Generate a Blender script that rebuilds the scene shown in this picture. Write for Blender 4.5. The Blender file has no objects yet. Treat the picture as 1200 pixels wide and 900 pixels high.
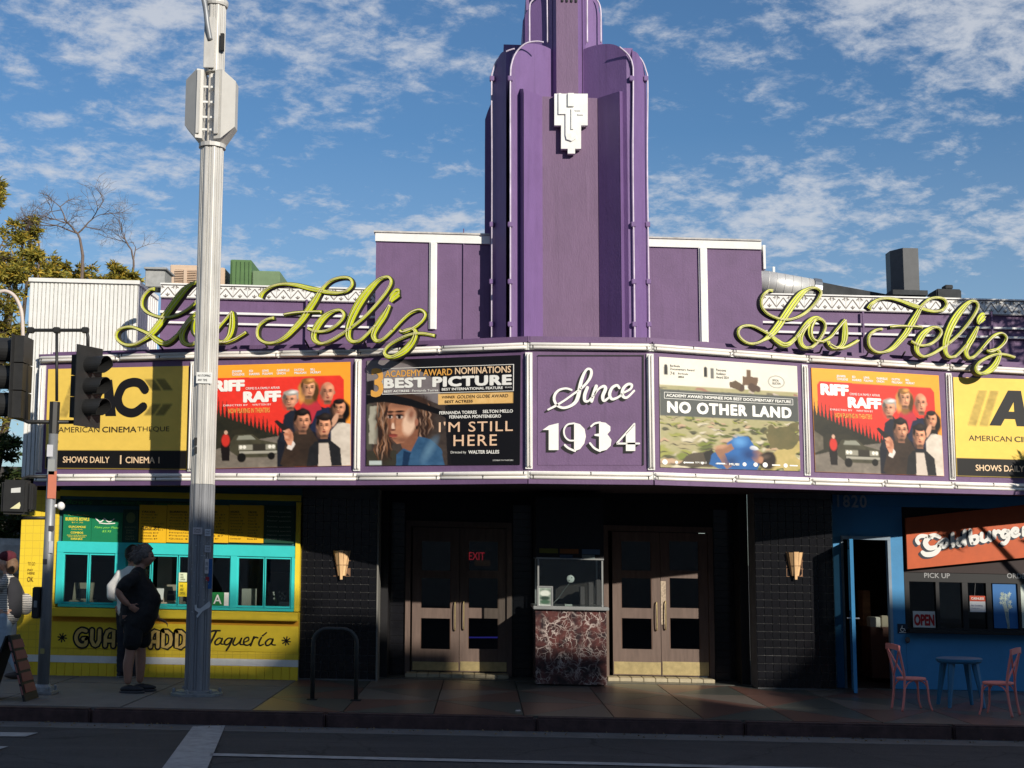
import bpy, bmesh, math, random
import numpy as np
from mathutils import Vector, Matrix
R = math.radians
random.seed(7); np.random.seed(7)
sc = bpy.context.scene
C = sc.collection

# ---------------------------------------------------------------- camera, light, sky
F = 1600.0                      # focal length in photo pixels (1200 wide)
PITCH, YAW, EYE = R(7.2), R(1.25), 1.68
SLOPE = 0.022                   # the street and the row of buildings run slightly downhill to the right
SUN_DX, SUN_DZ = -0.66, -0.45   # sun travel direction per metre of Y
cam = bpy.data.cameras.new('camera'); co = bpy.data.objects.new('camera', cam); C.objects.link(co)
cam.sensor_width = 36; cam.lens = 48; cam.clip_end = 3000; cam.clip_start = 0.1
co.location = (0, 0, EYE); co.rotation_euler = (R(90) + PITCH, 0, -YAW)
sc.camera = co
sun = bpy.data.lights.new('sun', 'SUN'); so = bpy.data.objects.new('sun', sun); C.objects.link(so)
sun.energy = 4.9; sun.angle = R(0.5); sun.color = (1.0, 0.93, 0.82)
sd = Vector((SUN_DX, 1, SUN_DZ)).normalized()
so.rotation_euler = sd.to_track_quat('-Z', 'Y').to_euler(); so.location = (20, -30, 20)
SUN_EL = math.asin(-sd.z); SUN_ROT = math.atan2(-sd.x, -sd.y)
w = bpy.data.worlds.new('World'); sc.world = w; w.use_nodes = True
nt = w.node_tree; nt.nodes.clear()
def wn(t, **k):
    n = nt.nodes.new(t)
    for a, b in k.items(): setattr(n, a, b)
    return n
def wl(a, b): nt.links.new(a, b)
sky = wn('ShaderNodeTexSky', sky_type='NISHITA', sun_disc=False)
sky.sun_elevation = SUN_EL; sky.sun_rotation = SUN_ROT; sky.air_density = 1.15; sky.dust_density = 0.25; sky.ozone_density = 2.6
tc = wn('ShaderNodeTexCoord'); sep = wn('ShaderNodeSeparateXYZ'); wl(tc.outputs['Generated'], sep.inputs[0])
ad = wn('ShaderNodeMath', operation='ADD'); wl(sep.outputs[2], ad.inputs[0]); ad.inputs[1].default_value = 0.22
mx = wn('ShaderNodeMath', operation='MAXIMUM'); wl(ad.outputs[0], mx.inputs[0]); mx.inputs[1].default_value = 0.05
dx = wn('ShaderNodeMath', operation='DIVIDE'); wl(sep.outputs[0], dx.inputs[0]); wl(mx.outputs[0], dx.inputs[1])
dy = wn('ShaderNodeMath', operation='DIVIDE'); wl(sep.outputs[1], dy.inputs[0]); wl(mx.outputs[0], dy.inputs[1])
cb = wn('ShaderNodeCombineXYZ'); wl(dx.outputs[0], cb.inputs[0]); wl(dy.outputs[0], cb.inputs[1])
mp = wn('ShaderNodeMapping'); wl(cb.outputs[0], mp.inputs[0]); mp.inputs['Rotation'].default_value = (0, 0, R(-32)); mp.inputs['Scale'].default_value = (1.05, 1.15, 1); mp.inputs['Location'].default_value = (3.1, 1.7, 0)
n1 = wn('ShaderNodeTexNoise'); wl(mp.outputs[0], n1.inputs['Vector']); n1.inputs['Scale'].default_value = 2.0; n1.inputs['Detail'].default_value = 3; n1.inputs['Roughness'].default_value = .5
n2 = wn('ShaderNodeTexNoise'); wl(mp.outputs[0], n2.inputs['Vector']); n2.inputs['Scale'].default_value = 14.0; n2.inputs['Detail'].default_value = 10; n2.inputs['Roughness'].default_value = .68; n2.inputs['Distortion'].default_value = .15
m1 = wn('ShaderNodeMath', operation='MULTIPLY'); wl(n1.outputs[0], m1.inputs[0]); m1.inputs[1].default_value = .50
m2 = wn('ShaderNodeMath', operation='MULTIPLY'); wl(n2.outputs[0], m2.inputs[0]); m2.inputs[1].default_value = .55
m3 = wn('ShaderNodeMath', operation='ADD'); wl(m1.outputs[0], m3.inputs[0]); wl(m2.outputs[0], m3.inputs[1])
rp = wn('ShaderNodeMapRange', interpolation_type='SMOOTHSTEP'); wl(m3.outputs[0], rp.inputs[0])
rp.inputs[1].default_value = .485; rp.inputs[2].default_value = .655; rp.inputs[3].default_value = 0; rp.inputs[4].default_value = .80
hz = wn('ShaderNodeMapRange'); wl(sep.outputs[2], hz.inputs[0]); hz.inputs[1].default_value = -0.02; hz.inputs[2].default_value = .30; hz.inputs[3].default_value = .34; hz.inputs[4].default_value = 0
mxm = wn('ShaderNodeMath', operation='MAXIMUM'); wl(rp.outputs[0], mxm.inputs[0]); wl(hz.outputs[0], mxm.inputs[1])
tint = wn('ShaderNodeMix', data_type='RGBA', blend_type='MULTIPLY'); tint.inputs[0].default_value = 1
wl(sky.outputs[0], tint.inputs[6]); tint.inputs[7].default_value = (0.62, 0.87, 1.10, 1)
mix = wn('ShaderNodeMix', data_type='RGBA'); wl(mxm.outputs[0], mix.inputs[0]); wl(tint.outputs[2], mix.inputs[6]); mix.inputs[7].default_value = (7.0, 7.3, 7.9, 1)
bg = wn('ShaderNodeBackground'); wl(mix.outputs[2], bg.inputs[0]); bg.inputs[1].default_value = 0.09
wo = wn('ShaderNodeOutputWorld'); wl(bg.outputs[0], wo.inputs[0])
vs = sc.view_settings; vs.view_transform = 'Standard'; vs.look = 'None'; vs.exposure = 0; vs.gamma = 1; vs.use_curve_mapping = False
sc.cycles.max_bounces = 6; sc.cycles.transparent_max_bounces = 12

# ---------------------------------------------------------------- survey helpers: sight lines from the photograph to real planes
_f = Vector((math.sin(YAW) * math.cos(PITCH), math.cos(YAW) * math.cos(PITCH), math.sin(PITCH)))
_r = Vector((math.cos(YAW), -math.sin(YAW), 0)); _u = _r.cross(_f)
def ray(px, py): return _f + _r * ((px - 600) / F) - _u * ((py - 450) / F)
def atY(px, py, Y):                                   # -> X, height above the sloping street at depth Y
    d = ray(px, py); t = Y / d.y
    return d.x * t, EYE + d.z * t + SLOPE * d.x * t
def at(px, py, Y):
    x, h = atY(px, py, Y); return Vector((x, Y, h))
def ground(px, py, h=0.0):                            # point on the sloping ground
    d = ray(px, py); t = (h - EYE) / (d.z + SLOPE * d.x)
    return Vector((d.x * t, d.y * t, h))
def onwall(px, py, A, B, off=0.0):                    # point on the vertical plane through plan points A, B
    d = ray(px, py); ax, ay = A; bx, by = B
    nx, ny = (by - ay), -(bx - ax); l = math.hypot(nx, ny); nx /= l; ny /= l
    if ny > 0: nx, ny = -nx, -ny
    t = ((ax + nx * off) * nx + (ay + ny * off) * ny) / (d.x * nx + d.y * ny)
    return Vector((d.x * t, d.y * t, EYE + d.z * t + SLOPE * d.x * t))
def sh(v): return Vector((v[0], v[1], v[2] - SLOPE * v[0]))

# ---------------------------------------------------------------- materials
def lin(c):
    return tuple(((v / 255) / 12.92 if v / 255 <= .04045 else ((v / 255 + .055) / 1.055) ** 2.4) for v in c[:3])
def mat(name, col, rough=.6, metal=0, var=.12, scale=6, bump=.0, bscale=None, spec=.4, emit=None, dirt=0, stretch=None, coat=0, streak=0):
    m = bpy.data.materials.new(name); m.use_nodes = True; n = m.node_tree; b = n.nodes['Principled BSDF']
    b.inputs['Roughness'].default_value = rough; b.inputs['Metallic'].default_value = metal
    b.inputs['Specular IOR Level'].default_value = spec; b.inputs['Coat Weight'].default_value = coat
    tcn = n.nodes.new('ShaderNodeTexCoord'); vec = tcn.outputs['Object']
    if stretch:
        mpn = n.nodes.new('ShaderNodeMapping'); n.links.new(vec, mpn.inputs[0]); mpn.inputs['Scale'].default_value = stretch; vec = mpn.outputs[0]
    no = n.nodes.new('ShaderNodeTexNoise'); no.inputs['Scale'].default_value = scale; no.inputs['Detail'].default_value = 8; no.inputs['Roughness'].default_value = .65
    n.links.new(vec, no.inputs['Vector'])
    cr = n.nodes.new('ShaderNodeValToRGB'); c = np.array(col[:3])
    cr.color_ramp.elements[0].position = .3; cr.color_ramp.elements[1].position = .7
    cr.color_ramp.elements[0].color = (*np.clip(c * (1 - var), 0, 1), 1); cr.color_ramp.elements[1].color = (*np.clip(c * (1 + var), 0, 1), 1)
    n.links.new(no.outputs[0], cr.inputs[0]); out = cr.outputs[0]
    if dirt:
        n3 = n.nodes.new('ShaderNodeTexNoise'); n3.inputs['Scale'].default_value = 2.3; n3.inputs['Detail'].default_value = 10; n3.inputs['Roughness'].default_value = .75; n.links.new(vec, n3.inputs['Vector'])
        r3 = n.nodes.new('ShaderNodeMapRange'); n.links.new(n3.outputs[0], r3.inputs[0]); r3.inputs[1].default_value = .5; r3.inputs[2].default_value = .75; r3.inputs[4].default_value = dirt
        mxn = n.nodes.new('ShaderNodeMix'); mxn.data_type = 'RGBA'; n.links.new(r3.outputs[0], mxn.inputs[0]); n.links.new(out, mxn.inputs[6]); mxn.inputs[7].default_value = (*np.clip(c * .35 + .01, 0, 1), 1); out = mxn.outputs[2]
    if streak:                                           # rain runs and faded patches
        ms = n.nodes.new('ShaderNodeMapping'); n.links.new(tcn.outputs['Object'], ms.inputs[0]); ms.inputs['Scale'].default_value = (9, 9, .35)
        for sc_, lo, hi, cc, am in ((1.0, .54, .80, c * .45, streak), (1.7, .58, .84, np.clip(c * 1.5 + .05, 0, 1), streak * .6), (None, .50, .72, c * .72, streak * .8)):
            n7 = n.nodes.new('ShaderNodeTexNoise'); n7.inputs['Detail'].default_value = 7; n7.inputs['Roughness'].default_value = .7
            if sc_: n7.inputs['Scale'].default_value = sc_; n.links.new(ms.outputs[0], n7.inputs['Vector'])
            else: n7.inputs['Scale'].default_value = 1.1; n.links.new(tcn.outputs['Object'], n7.inputs['Vector'])
            r7 = n.nodes.new('ShaderNodeMapRange'); n.links.new(n7.outputs[0], r7.inputs[0]); r7.inputs[1].default_value = lo; r7.inputs[2].default_value = hi; r7.inputs[4].default_value = am
            x7 = n.nodes.new('ShaderNodeMix'); x7.data_type = 'RGBA'; n.links.new(r7.outputs[0], x7.inputs[0]); n.links.new(out, x7.inputs[6]); x7.inputs[7].default_value = (*cc, 1); out = x7.outputs[2]
    n.links.new(out, b.inputs['Base Color'])
    if bump:
        n4 = n.nodes.new('ShaderNodeTexNoise'); n4.inputs['Scale'].default_value = bscale or scale * 6; n4.inputs['Detail'].default_value = 6; n.links.new(vec, n4.inputs['Vector'])
        bp = n.nodes.new('ShaderNodeBump'); bp.inputs['Strength'].default_value = bump; bp.inputs['Distance'].default_value = .01; n.links.new(n4.outputs[0], bp.inputs['Height']); n.links.new(bp.outputs[0], b.inputs['Normal'])
    if emit:
        b.inputs['Emission Color'].default_value = (*emit[:3], 1); b.inputs['Emission Strength'].default_value = emit[3]
    return m
def glass(name, tint=(.8, .85, .85), refl=.12, rough=.02):
    m = bpy.data.materials.new(name); m.use_nodes = True; n = m.node_tree; n.nodes.clear()
    t = n.nodes.new('ShaderNodeBsdfTransparent'); t.inputs[0].default_value = (*tint, 1)
    g = n.nodes.new('ShaderNodeBsdfGlossy'); g.inputs['Roughness'].default_value = rough
    l = n.nodes.new('ShaderNodeLayerWeight'); l.inputs[0].default_value = .25
    a = n.nodes.new('ShaderNodeMath'); a.operation = 'ADD'; a.use_clamp = True; n.links.new(l.outputs['Fresnel'], a.inputs[0]); a.inputs[1].default_value = refl - .05
    x = n.nodes.new('ShaderNodeMixShader'); n.links.new(a.outputs[0], x.inputs[0]); n.links.new(t.outputs[0], x.inputs[1]); n.links.new(g.outputs[0], x.inputs[2])
    o = n.nodes.new('ShaderNodeOutputMaterial'); n.links.new(x.outputs[0], o.inputs[0]); return m
def print_mat(name, rough=.45):                        # flat print: colours held by the printed sheet itself
    m = bpy.data.materials.new(name); m.use_nodes = True; n = m.node_tree; b = n.nodes['Principled BSDF']; b.inputs['Roughness'].default_value = rough; b.inputs['Specular IOR Level'].default_value = .3
    a = n.nodes.new('ShaderNodeAttribute'); a.attribute_name = 'ink'; n.links.new(a.outputs['Color'], b.inputs['Base Color']); return m
PUR = mat('purple_paint', (.152, .087, .180), .6, var=.10, scale=3, bump=.25, bscale=40, dirt=.2, streak=.5)
PURT = mat('tower_purple_paint', (.185, .108, .262), .55, var=.07, scale=2.5, bump=.3, bscale=30, dirt=.2, stretch=(2, 2, .6), streak=.55)
PURC = mat('tower_plum_paint', (.165, .098, .175), .62, var=.07, scale=2.5, bump=.3, bscale=30, dirt=.2, stretch=(2, 2, .6), streak=.55)
WHT = mat('white_paint', (.80, .79, .75), .5, var=.06, scale=5, bump=.15, dirt=.14, streak=.2)
TUBE = mat('neon_glass_white', (.84, .80, .74), .25, var=.04, scale=10, dirt=.06)
BLK = mat('black_paint', (.012, .012, .014), .45, var=.3, scale=8, bump=.1)
BLKM = mat('matt_black', (.02, .02, .02), .8, var=.3)
YEL = mat('yellow_wall_paint', (.80, .58, .030), .6, var=.07, scale=3, bump=.2, dirt=.10)
ORN = mat('orange_wall_paint', (.66, .31, .014), .6, var=.1, scale=3, bump=.2)
TEAL = mat('teal_paint', (.035, .56, .54), .5, var=.06, scale=4, bump=.1, dirt=.06)
BLU = mat('blue_wall_paint', (.045, .23, .46), .55, var=.08, scale=3, bump=.15, dirt=.08)
CONC = mat('sidewalk_concrete', (.165, .15, .138), .85, var=.14, scale=2.2, bump=.4, bscale=60, dirt=.35)
ASPH = mat('asphalt', (.052, .049, .050), .9, var=.25, scale=1.3, bump=.8, bscale=90, dirt=.25)
def asphalt():
    m = mat('worn_asphalt', (.050, .047, .048), .88, var=.22, scale=1.1, bump=.9, bscale=110, dirt=.25); n = m.node_tree; b = n.nodes['Principled BSDF']; src = b.inputs['Base Color'].links[0].from_socket; t = n.nodes['Texture Coordinate'].outputs['Object']
    nz = n.nodes.new('ShaderNodeTexNoise'); nz.inputs['Scale'].default_value = 1.6; nz.inputs['Detail'].default_value = 6; n.links.new(t, nz.inputs['Vector']); mv = n.nodes.new('ShaderNodeMix'); mv.data_type = 'VECTOR'; mv.inputs[0].default_value = .35; n.links.new(t, mv.inputs[4]); n.links.new(nz.outputs['Color'], mv.inputs[5])
    for kind, sc_, lo, hi, cc, am in (('crack', .9, 0, .012, (.014, .013, .013), .85), ('crack', 2.6, 0, .006, (.02, .02, .02), .5), ('noise', 2.2, .56, .68, (.030, .028, .030), .6), ('noise', 60, .60, .70, (.16, .15, .14), .55), ('streak', .8, .52, .75, (.085, .08, .078), .6)):
        if kind == 'crack': q = n.nodes.new('ShaderNodeTexVoronoi'); q.feature = 'DISTANCE_TO_EDGE'; q.inputs['Scale'].default_value = sc_; n.links.new(mv.outputs[1], q.inputs['Vector']); o = q.outputs['Distance']
        else:
            q = n.nodes.new('ShaderNodeTexNoise'); q.inputs['Scale'].default_value = sc_; q.inputs['Detail'].default_value = 5; o = q.outputs[0]
            if kind == 'streak': mp_ = n.nodes.new('ShaderNodeMapping'); mp_.inputs['Scale'].default_value = (.5, 5, 1); n.links.new(t, mp_.inputs[0]); n.links.new(mp_.outputs[0], q.inputs['Vector'])
            else: n.links.new(t, q.inputs['Vector'])
        r_ = n.nodes.new('ShaderNodeMapRange'); n.links.new(o, r_.inputs[0]); r_.inputs[1].default_value = lo; r_.inputs[2].default_value = hi; r_.inputs[3].default_value = am if kind == 'crack' else 0; r_.inputs[4].default_value = 0 if kind == 'crack' else am
        x = n.nodes.new('ShaderNodeMix'); x.data_type = 'RGBA'; n.links.new(r_.outputs[0], x.inputs[0]); n.links.new(src, x.inputs[6]); x.inputs[7].default_value = (*cc, 1); src = x.outputs[2]
    n.links.new(src, b.inputs['Base Color']); return m
ASPH = asphalt()
KRED = mat('worn_red_kerb_paint', (.066, .036, .035), .75, var=.45, scale=6, bump=.5, dirt=.5)
RPNT = mat('worn_road_paint', (.36, .35, .34), .8, var=.25, scale=7, bump=.3, dirt=.6)
GALV = mat('galvanised_pole', (.56, .54, .50), .5, metal=.15, var=.14, scale=5, dirt=.35, stretch=(3, 3, .5), streak=.3)
GALD = mat('grey_pole_steel', (.27, .28, .29), .5, metal=.4, var=.15, scale=6, dirt=.3, stretch=(3, 3, .6))
TILE = mat('black_glazed_tile', (.009, .009, .011), .16, var=.4, scale=3, spec=.5)
GROUT = mat('grey_grout', (.12, .12, .12), .9, var=.2)
WOOD = mat('weathered_door_wood', (.135, .092, .074), .55, var=.2, scale=4, bump=.2, stretch=(6, 6, .7), dirt=.15)
BRASS = mat('worn_brass_plate', (.50, .40, .20), .4, metal=.7, var=.2, scale=12, dirt=.3)
GLS = glass('window_glass'); GLD = glass('dark_glass', (.35, .38, .38), .1)
INK = print_mat('printed_sheet')
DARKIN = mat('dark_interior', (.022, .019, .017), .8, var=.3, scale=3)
def flat(name, rgb, rough=.55, **k): return mat(name, lin(rgb), rough, var=k.pop('var', .05), **k)
_cache = {}
def col(rgb, rough=.55):                               # plain inks and paints by sRGB
    k = (tuple(rgb), rough)
    if k not in _cache: _cache[k] = flat('paint_%02x%02x%02x' % tuple(int(v) for v in rgb), rgb, rough)
    return _cache[k]

# ---------------------------------------------------------------- object helpers
OFF = {}
def tag(o, label=None, cat=None, group=None, kind=None):
    if label: o['label'] = label
    if cat: o['category'] = cat
    if group: o['group'] = group
    if kind: o['kind'] = kind
    return o
def thing(name, label, cat, loc, group=None, rotz=0):
    o = bpy.data.objects.new(name, None); C.objects.link(o); o.empty_display_size = .2
    l = sh(loc); o.location = l; o.rotation_euler = (0, 0, rotz); OFF[o.name] = l
    return tag(o, label, cat, group)
class MB:
    def __init__(s): s.v = []; s.f = []; s.col = None
    def add(s, vs, fs):
        n = len(s.v); s.v += [Vector(v) for v in vs]; s.f += [tuple(i + n for i in f) for f in fs]; return s
    def box(s, x0, x1, y0, y1, z0, z1):
        if x0 > x1: x0, x1 = x1, x0
        if y0 > y1: y0, y1 = y1, y0
        if z0 > z1: z0, z1 = z1, z0
        return s.add([(x0, y0, z0), (x1, y0, z0), (x1, y1, z0), (x0, y1, z0), (x0, y0, z1), (x1, y0, z1), (x1, y1, z1), (x0, y1, z1)],
                     [(0, 1, 5, 4), (1, 2, 6, 5), (2, 3, 7, 6), (3, 0, 4, 7), (4, 5, 6, 7), (3, 2, 1, 0)])
    def bevbox(s, x0, x1, y0, y1, z0, z1, b=.01):
        if x0 > x1: x0, x1 = x1, x0
        if y0 > y1: y0, y1 = y1, y0
        if z0 > z1: z0, z1 = z1, z0
        bm = bmesh.new(); bmesh.ops.create_cube(bm, size=1)
        for v in bm.verts: v.co = Vector(((x0 + x1) / 2 + v.co.x * (x1 - x0), (y0 + y1) / 2 + v.co.y * (y1 - y0), (z0 + z1) / 2 + v.co.z * (z1 - z0)))
        bmesh.ops.bevel(bm, geom=list(bm.edges), offset=b, segments=2, affect='EDGES'); s.bm(bm); return s
    def bm(s, bm):
        bm.verts.index_update(); s.add([v.co.copy() for v in bm.verts], [tuple(v.index for v in f.verts) for f in bm.faces]); bm.free()
    def poly(s, pts): return s.add(pts, [tuple(range(len(pts)))])
    def prism(s, pts, d):                                # closed polygon (3D list) extruded by vector d
        n = len(pts); d = Vector(d); a = [Vector(p) for p in pts]
        return s.add(a + [p + d for p in a], [tuple(range(n)), tuple(range(2 * n - 1, n - 1, -1))] + [(i, i + n, (i + 1) % n + n, (i + 1) % n) for i in range(n)])
    def tube(s, pts, r, n=8, r1=None, cap=True):
        pts = [Vector(p) for p in pts]; m = len(pts); base = len(s.v); up = Vector((0, 0, 1)); prev = None
        for i, p in enumerate(pts):
            t = (pts[min(i + 1, m - 1)] - pts[max(i - 1, 0)]).normalized()
            if prev is None:
                a = t.cross(up if abs(t.z) < .9 else Vector((1, 0, 0))).normalized()
            else: a = (prev - t * prev.dot(t)).normalized()
            prev = a; b = t.cross(a); rr = r if r1 is None else r + (r1 - r) * i / (m - 1)
            if callable(r): rr = r(i / (m - 1))
            s.v += [p + (a * math.cos(2 * math.pi * k / n) + b * math.sin(2 * math.pi * k / n)) * rr for k in range(n)]
        for i in range(m - 1):
            for k in range(n):
                s.f.append((base + i * n + k, base + i * n + (k + 1) % n, base + (i + 1) * n + (k + 1) % n, base + (i + 1) * n + k))
        if cap: s.f.append(tuple(base + k for k in range(n))[::-1]); s.f.append(tuple(base + (m - 1) * n + k for k in range(n)))
        return s
    def lathe(s, c, prof, n=20, axis='z'):               # prof: (r, t)
        base = len(s.v); c = Vector(c)
        for r, t in prof:
            for k in range(n):
                a = 2 * math.pi * k / n; q = (r * math.cos(a), r * math.sin(a), t)
                if axis == 'x': q = (t, q[0], q[1])
                if axis == 'y': q = (q[0], t, q[1])
                s.v.append(c + Vector(q))
        for i in range(len(prof) - 1):
            for k in range(n): s.f.append((base + i * n + k, base + i * n + (k + 1) % n, base + (i + 1) * n + (k + 1) % n, base + (i + 1) * n + k))
        s.f.append(tuple(base + k for k in range(n))[::-1]); s.f.append(tuple(base + (len(prof) - 1) * n + k for k in range(n)))
        return s
    def ball(s, c, r, n=12, sq=(1, 1, 1)):
        bm = bmesh.new(); bmesh.ops.create_uvsphere(bm, u_segments=n, v_segments=max(6, n // 2), radius=1)
        for v in bm.verts: v.co = Vector((c[0] + v.co.x * r * sq[0], c[1] + v.co.y * r * sq[1], c[2] + v.co.z * r * sq[2]))
        s.bm(bm); return s
    def build(s, name, m, parent=None, shear=True, local=False, smooth=False, fixn=True, base=None):
        me = bpy.data.meshes.new(name)
        vs = [v.copy() for v in s.v]
        if not local:
            if shear: vs = [sh(v) for v in vs]
            if parent is not None: off = OFF[parent.name]
            elif base is not None: off = Vector(base)
            else:
                xs = [v.x for v in vs]; ys = [v.y for v in vs]; zs = [v.z for v in vs]
                off = Vector(((min(xs) + max(xs)) / 2, (min(ys) + max(ys)) / 2, min(zs)))
            vs = [v - off for v in vs]
        else: off = Vector((0, 0, 0))
        me.from_pydata([tuple(v) for v in vs], [], s.f)
        if fixn:
            b = bmesh.new(); b.from_mesh(me); bmesh.ops.recalc_face_normals(b, faces=b.faces); b.to_mesh(me); b.free()
        if m: me.materials.append(m)
        if smooth: me.shade_smooth()
        o = bpy.data.objects.new(name, me); C.objects.link(o)
        if parent is not None: o.parent = parent; OFF[o.name] = OFF.get(parent.name, Vector())
        else:
            if not local: o.location = off
            OFF[o.name] = off
        return o
def copy_tree(o, parent=None, loc=None, rotz=None, label=None):
    c = o.copy(); C.objects.link(c); c.parent = parent; OFF[c.name] = OFF.get(o.name, Vector())
    if loc is not None: c.location = sh(loc); OFF[c.name] = sh(loc)
    if rotz is not None: c.rotation_euler = (0, 0, rotz)
    if label: c['label'] = label
    for ch in list(o.children): copy_tree(ch, c)
    return c
def pbox(px0, py0, px1, py1, Y, t, b=None):              # box whose front face spans the given sight lines at depth Y, t metres deep
    X0, h0 = atY(px0, py0, Y); X1, _ = atY(px1, py0, Y); _, h1 = atY(px0, py1, Y)
    # left top corner governs heights, right edge measured at mid height
    X0 = atY(px0, (py0 + py1) / 2, Y)[0]; X1 = atY(px1, (py0 + py1) / 2, Y)[0]
    m = MB(); (m.bevbox(X0, X1, Y, Y + t, h1, h0, b) if b else m.box(X0, X1, Y, Y + t, h1, h0)); return m
def X_(px, py, Y): return atY(px, py, Y)[0]
def H_(px, py, Y): return atY(px, py, Y)[1]
def smooth_path(pts, k=6, closed=False):
    P = [Vector(p) for p in pts]; n = len(P); out = []
    for i in range(n - 1):
        p0 = P[max(i - 1, 0)]; p1 = P[i]; p2 = P[i + 1]; p3 = P[min(i + 2, n - 1)]
        for j in range(k):
            t = j / k; out.append(.5 * ((2 * p1) + (p2 - p0) * t + (2 * p0 - 5 * p1 + 4 * p2 - p3) * t * t + (3 * p1 - p0 - 3 * p2 + p3) * t ** 3))
    out.append(P[-1]); return out
class Sheet:                                             # a flat printed or painted quad on a wall: maps u, v in 0..1 to space
    def __init__(s, TL, TR, BR, BL):
        s.q = [Vector(TL), Vector(TR), Vector(BR), Vector(BL)]
        n = (s.q[1] - s.q[0]).cross(s.q[3] - s.q[0]).normalized()
        if n.y > 0: n = -n
        s.n = n; s.w = (s.q[1] - s.q[0]).length; s.h = (s.q[3] - s.q[0]).length
    def p(s, u, v, off=0):
        a, b, c, d = s.q
        return (a * (1 - u) + b * u) * (1 - v) + (d * (1 - u) + c * u) * v + s.n * off
def sheet_px(x0, y0, x1, y1, Y):
    X0 = atY(x0, (y0 + y1) / 2, Y)[0]; X1 = atY(x1, (y0 + y1) / 2, Y)[0]; h0 = atY(x0, y0, Y)[1]; h1 = atY(x0, y1, Y)[1]
    return Sheet((X0, Y, h0), (X1, Y, h0), (X1, Y, h1), (X0, Y, h1))
_tc = {}
def text2d(s, bold=0.0, shear=0.0, space=1.0):
    k = (s, bold, shear, space)
    if k in _tc: return _tc[k]
    cu = bpy.data.curves.new('t', 'FONT'); cu.body = s; cu.offset = bold; cu.shear = shear; cu.space_character = space; cu.resolution_u = 3; cu.size = 1
    o = bpy.data.objects.new('t', cu); C.objects.link(o); me = o.to_mesh()
    vs = [(v.co.x, v.co.y) for v in me.vertices]; fs = [tuple(p.vertices) for p in me.polygons]
    o.to_mesh_clear(); bpy.data.objects.remove(o); bpy.data.curves.remove(cu)
    xs = [v[0] for v in vs]; ys = [v[1] for v in vs]; x0, x1, y0, y1 = min(xs), max(xs), min(ys), max(ys)
    r = ([((x - x0) / (x1 - x0), (y - y0) / (y1 - y0)) for x, y in vs], fs, (x1 - x0) / (y1 - y0)); _tc[k] = r; return r
def put_text(mb, sheet, s, u0, v0, u1, v1, off=.004, bold=0.0, shear=0.0, space=1.0):   # fills the rectangle u0..u1, v0(top)..v1(bottom)
    vs, fs, asp = text2d(s, 0.0, shear, space)
    b = max(0, bold) * .85; sh_ = [(0, 0)] if b == 0 else [(-b, 0), (b, 0), (0, b * .8), (0, -b * .8)] + ([(-b * .7, b * .7), (b * .7, -b * .7), (b * .7, b * .7), (-b * .7, -b * .7), (0, 0)] if b > .03 else [])
    for q, (ax, ay) in enumerate(sh_):                   # weight is built up from slightly shifted layers
        mb.add([sheet.p(u0 + (x + ax / asp * (1 - abs(2 * x - 1) * 0)) * (u1 - u0), v1 + (y + ay) * (v0 - v1), off + q * .0002) for x, y in vs], fs)
def ribbon2d(pts, wd, k=6):                              # pts (x, y[, w]); returns left and right edge lists
    w_ = [p[2] if len(p) > 2 else wd for p in pts]; P = smooth_path([(p[0], p[1], w_[i]) for i, p in enumerate(pts)], k)
    Lr = []; n = len(P)
    for i in range(n):
        t = P[min(i + 1, n - 1)] - P[max(i - 1, 0)]; t.z = 0
        if t.length < 1e-9: t = Vector((1, 0, 0))
        t.normalize(); nn = Vector((-t.y, t.x, 0)); Lr.append((P[i], nn, P[i].z / 2))
    return Lr
def put_stroke(mb, sheet, pts, wd, off=.004, k=5):       # pts in u, v ; widths in fractions of the sheet height
    asp = sheet.w / sheet.h
    Lr = ribbon2d([(p[0] * asp, p[1]) + tuple(p[2:]) for p in pts], wd, k); n = len(mb.v)
    for p, nn, h in Lr:
        a = p + nn * h; b = p - nn * h; mb.v += [sheet.p(a.x / asp, a.y, off), sheet.p(b.x / asp, b.y, off)]
    for i in range(len(Lr) - 1): mb.f.append((n + 2 * i, n + 2 * i + 2, n + 2 * i + 3, n + 2 * i + 1))
    for p, nn, h in (Lr[0], Lr[-1]):
        c = [sheet.p((p.x + math.cos(a) * h) / asp, p.y + math.sin(a) * h, off + .0008) for a in [math.pi * 2 * j / 10 for j in range(10)]]; mb.poly(c)
def put_rect(mb, sheet, u0, v0, u1, v1, off=.003): mb.poly([sheet.p(u0, v0, off), sheet.p(u1, v0, off), sheet.p(u1, v1, off), sheet.p(u0, v1, off)])
def put_poly(mb, sheet, pts, off=.003): mb.poly([sheet.p(u, v, off) for u, v in pts])

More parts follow.
